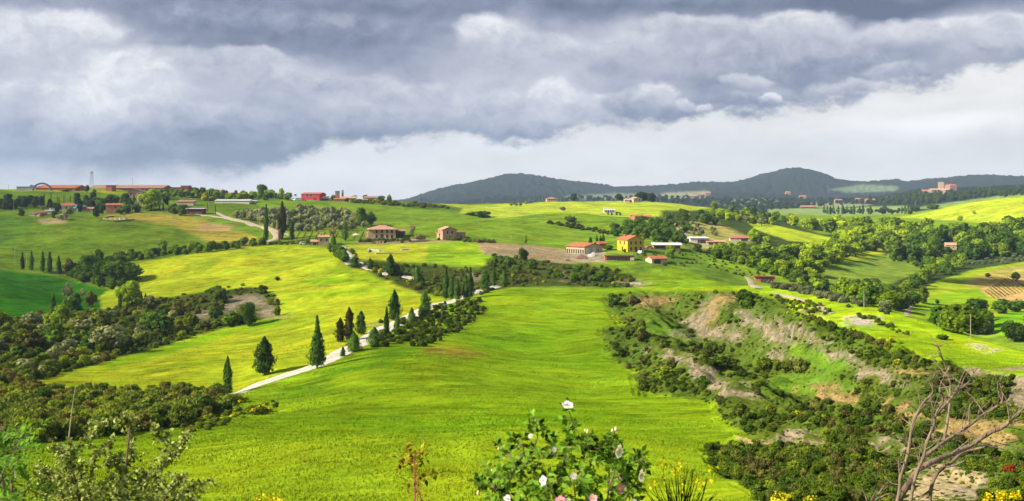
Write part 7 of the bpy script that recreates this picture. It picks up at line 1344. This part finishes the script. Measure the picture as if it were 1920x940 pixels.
    b = Z(90, 1010, -.6); q = Parts(); q.tube([Vector((b.x, b.y, float(H(b.x, b.y)) - .1)), b], [.012, .008], 6); q.obj('stem', DEADWOOD, o, True); tag(o, 'small pale dead sprig beside the dead tree trunk', 'dead branch')
build_dead()
# ------------------------------------------------------------------ tall grass of the nearer fields
def build_grass(n=330000):
    r = np.random.default_rng(8); px = r.uniform(-60, 1990, n); d = np.exp(r.uniform(math.log(60), math.log(345), n)); w = np.sqrt(d*d + 9); x = (px - 960) / FPX * w
    c, k = cover_at(x, d); keep = (c[:, 1] > .13) & (k < .12)
    for rp in ROADPTS:
        rp = rp[::2]; rp = rp[rp[:, 1] < 370]
        if len(rp):
            for s_ in range(0, n, 60000): q_ = slice(s_, s_ + 60000); keep[q_] &= (((x[q_, None] - rp[None, :, 0])**2 + (d[q_, None] - rp[None, :, 1])**2).min(1) > (rp[0, 2] * .5 + .35)**2)
    x, d, c = x[keep], d[keep], c[keep]; n = len(x); z = H(x, d)
    tall = .75 + .9 * vnoise(x / 3.0, d / 2.0, 3) + .5 * vnoise(x / 14., d / 9., 8)
    h = np.clip(.14 * tall, .04, .35) * r.uniform(.7, 1.2, n); wd = .022 + .00034 * d
    a = r.uniform(0, 3.14, n); lean = np.stack([.22 + .25 * vnoise(x / 8., d / 8., 12) + r.normal(0, .25, n), r.normal(0, .25, n)], 1) * h[:, None]
    B = np.stack([x, d, z - .03], 1); side = np.stack([np.cos(a), np.sin(a), 0*a], 1) * wd[:, None]; T = B + np.concatenate([lean, h[:, None]], 1)
    V = np.stack([B - side, B + side, T + side * .35, T - side * .35], 1).reshape(-1, 3); F = np.arange(4*n).reshape(n, 4)
    tint = np.repeat(np.clip(.5 + .7 * vnoise(x / 2.2, d / 1.4, 21) + r.normal(0, .22, n), 0, 1), 4); cc = np.repeat(np.concatenate([c, np.ones((n, 1))], 1), 4, 0)
    m, g = new_mat('meadow_grass'); cl = g.n('ShaderNodeAttribute', attribute_name='cover').outputs['Color']; t = g.n('ShaderNodeAttribute', attribute_name='tint').outputs['Fac']
    s = g.v('SCALE', cl, 1.0); g.link(g.mr(t, 0, 1, 1.12, 1.45), s.inputs['Scale']); warm = g.mix(g.mr(t, .6, 1, 0, .5), s.outputs[0], g.v('MULTIPLY', s.outputs[0], (1.5, 1.1, 1)).outputs[0])
    gn = g.n('ShaderNodeNewGeometry').outputs['Normal']; nn = g.v('NORMALIZE', g.v('ADD', g.v('SCALE', gn, .45).outputs[0], (0, 0, 1)).outputs[0]).outputs[0]
    df = g.n('ShaderNodeBsdfDiffuse', {'Color': warm, 'Normal': nn}).outputs[0]; tr = g.n('ShaderNodeBsdfTranslucent', {'Color': warm}).outputs[0]
    g.link(g.n('ShaderNodeMixShader', {0: .25, 1: df, 2: tr}).outputs[0], g.n('ShaderNodeOutputMaterial').inputs[0])
    me = np_mesh('grass', V, F, [m], {'cover': ('FLOAT_COLOR', 'POINT', cc), 'tint': ('FLOAT', 'POINT', tint)}); o = bpy.data.objects.new('grass', me); COL.objects.link(o); tag(o, 'tall green barley grass waving over the near fields', 'grass', kind='stuff')
build_grass()
# ------------------------------------------------------------------ clouds up the sun's way that shade parts of the land
CLOUDM = plain_mat('cloud_white', (.8, .8, .82), 1, .05)
def cloud(gx, gy, rx, ry, seed, label, hgt=720):
    t = hgt / math.sin(SUN_EL); c = Vector((gx, gy, 0)) + sun_vec * t; r = random.Random(seed); V = []; F = []
    for k in range(16):
        a = r.uniform(0, 6.283); q = math.sqrt(r.random()); cx, cy = math.cos(a) * q * rx * .75, math.sin(a) * q * ry * .75; s = r.uniform(.28, .5); o = len(V)
        for i in range(9):
            for j in range(16):
                th, ph = math.pi * i / 8, 6.283 * j / 16; d = Vector((math.sin(th) * math.cos(ph), math.sin(th) * math.sin(ph), math.cos(th))); w = 1 + .18 * math.sin(5*ph + seed + k) * math.sin(th)
                V.append((c.x + cx + d.x * rx * s * w, c.y + cy + d.y * ry * s * w, c.z + max(d.z, -.35) * 70 * s * 2))
        for i in range(8):
            for j in range(16): F.append((o + i*16 + j, o + i*16 + (j+1) % 16, o + (i+1)*16 + (j+1) % 16, o + (i+1)*16 + j))
    o = mesh_obj('cloud', V, F, CLOUDM, smooth=True); return tag(o, label, 'cloud', kind='stuff')
CL = [(262, 590, 70, 26, 3, 'cloud over the left country shading the valley meadow'), (430, 740, 110, 55, 4, 'cloud over the left country shading the right wood')]
for c in CL: cloud(*c)
# ------------------------------------------------------------------ haze
q = Parts(); zb = float(ZG.min()) - 1.0; q.box(-60000, 60000, -300, 7800, zb, 330)
m, g = new_mat('haze_air'); pv = g.n('ShaderNodeVolumePrincipled', {'Color': (.58, .75, 1.0, 1), 'Density': 5.2e-5, 'Anisotropy': .1}); g.link(pv.outputs[0], g.n('ShaderNodeOutputMaterial').inputs['Volume'])
o = q.obj('haze', m); tag(o, 'thin blue haze over the far hills', 'haze', kind='stuff')
scene.cycles.volume_bounces = 0; scene.cycles.max_bounces = 5; scene.cycles.diffuse_bounces = 3; scene.cycles.transparent_max_bounces = 6
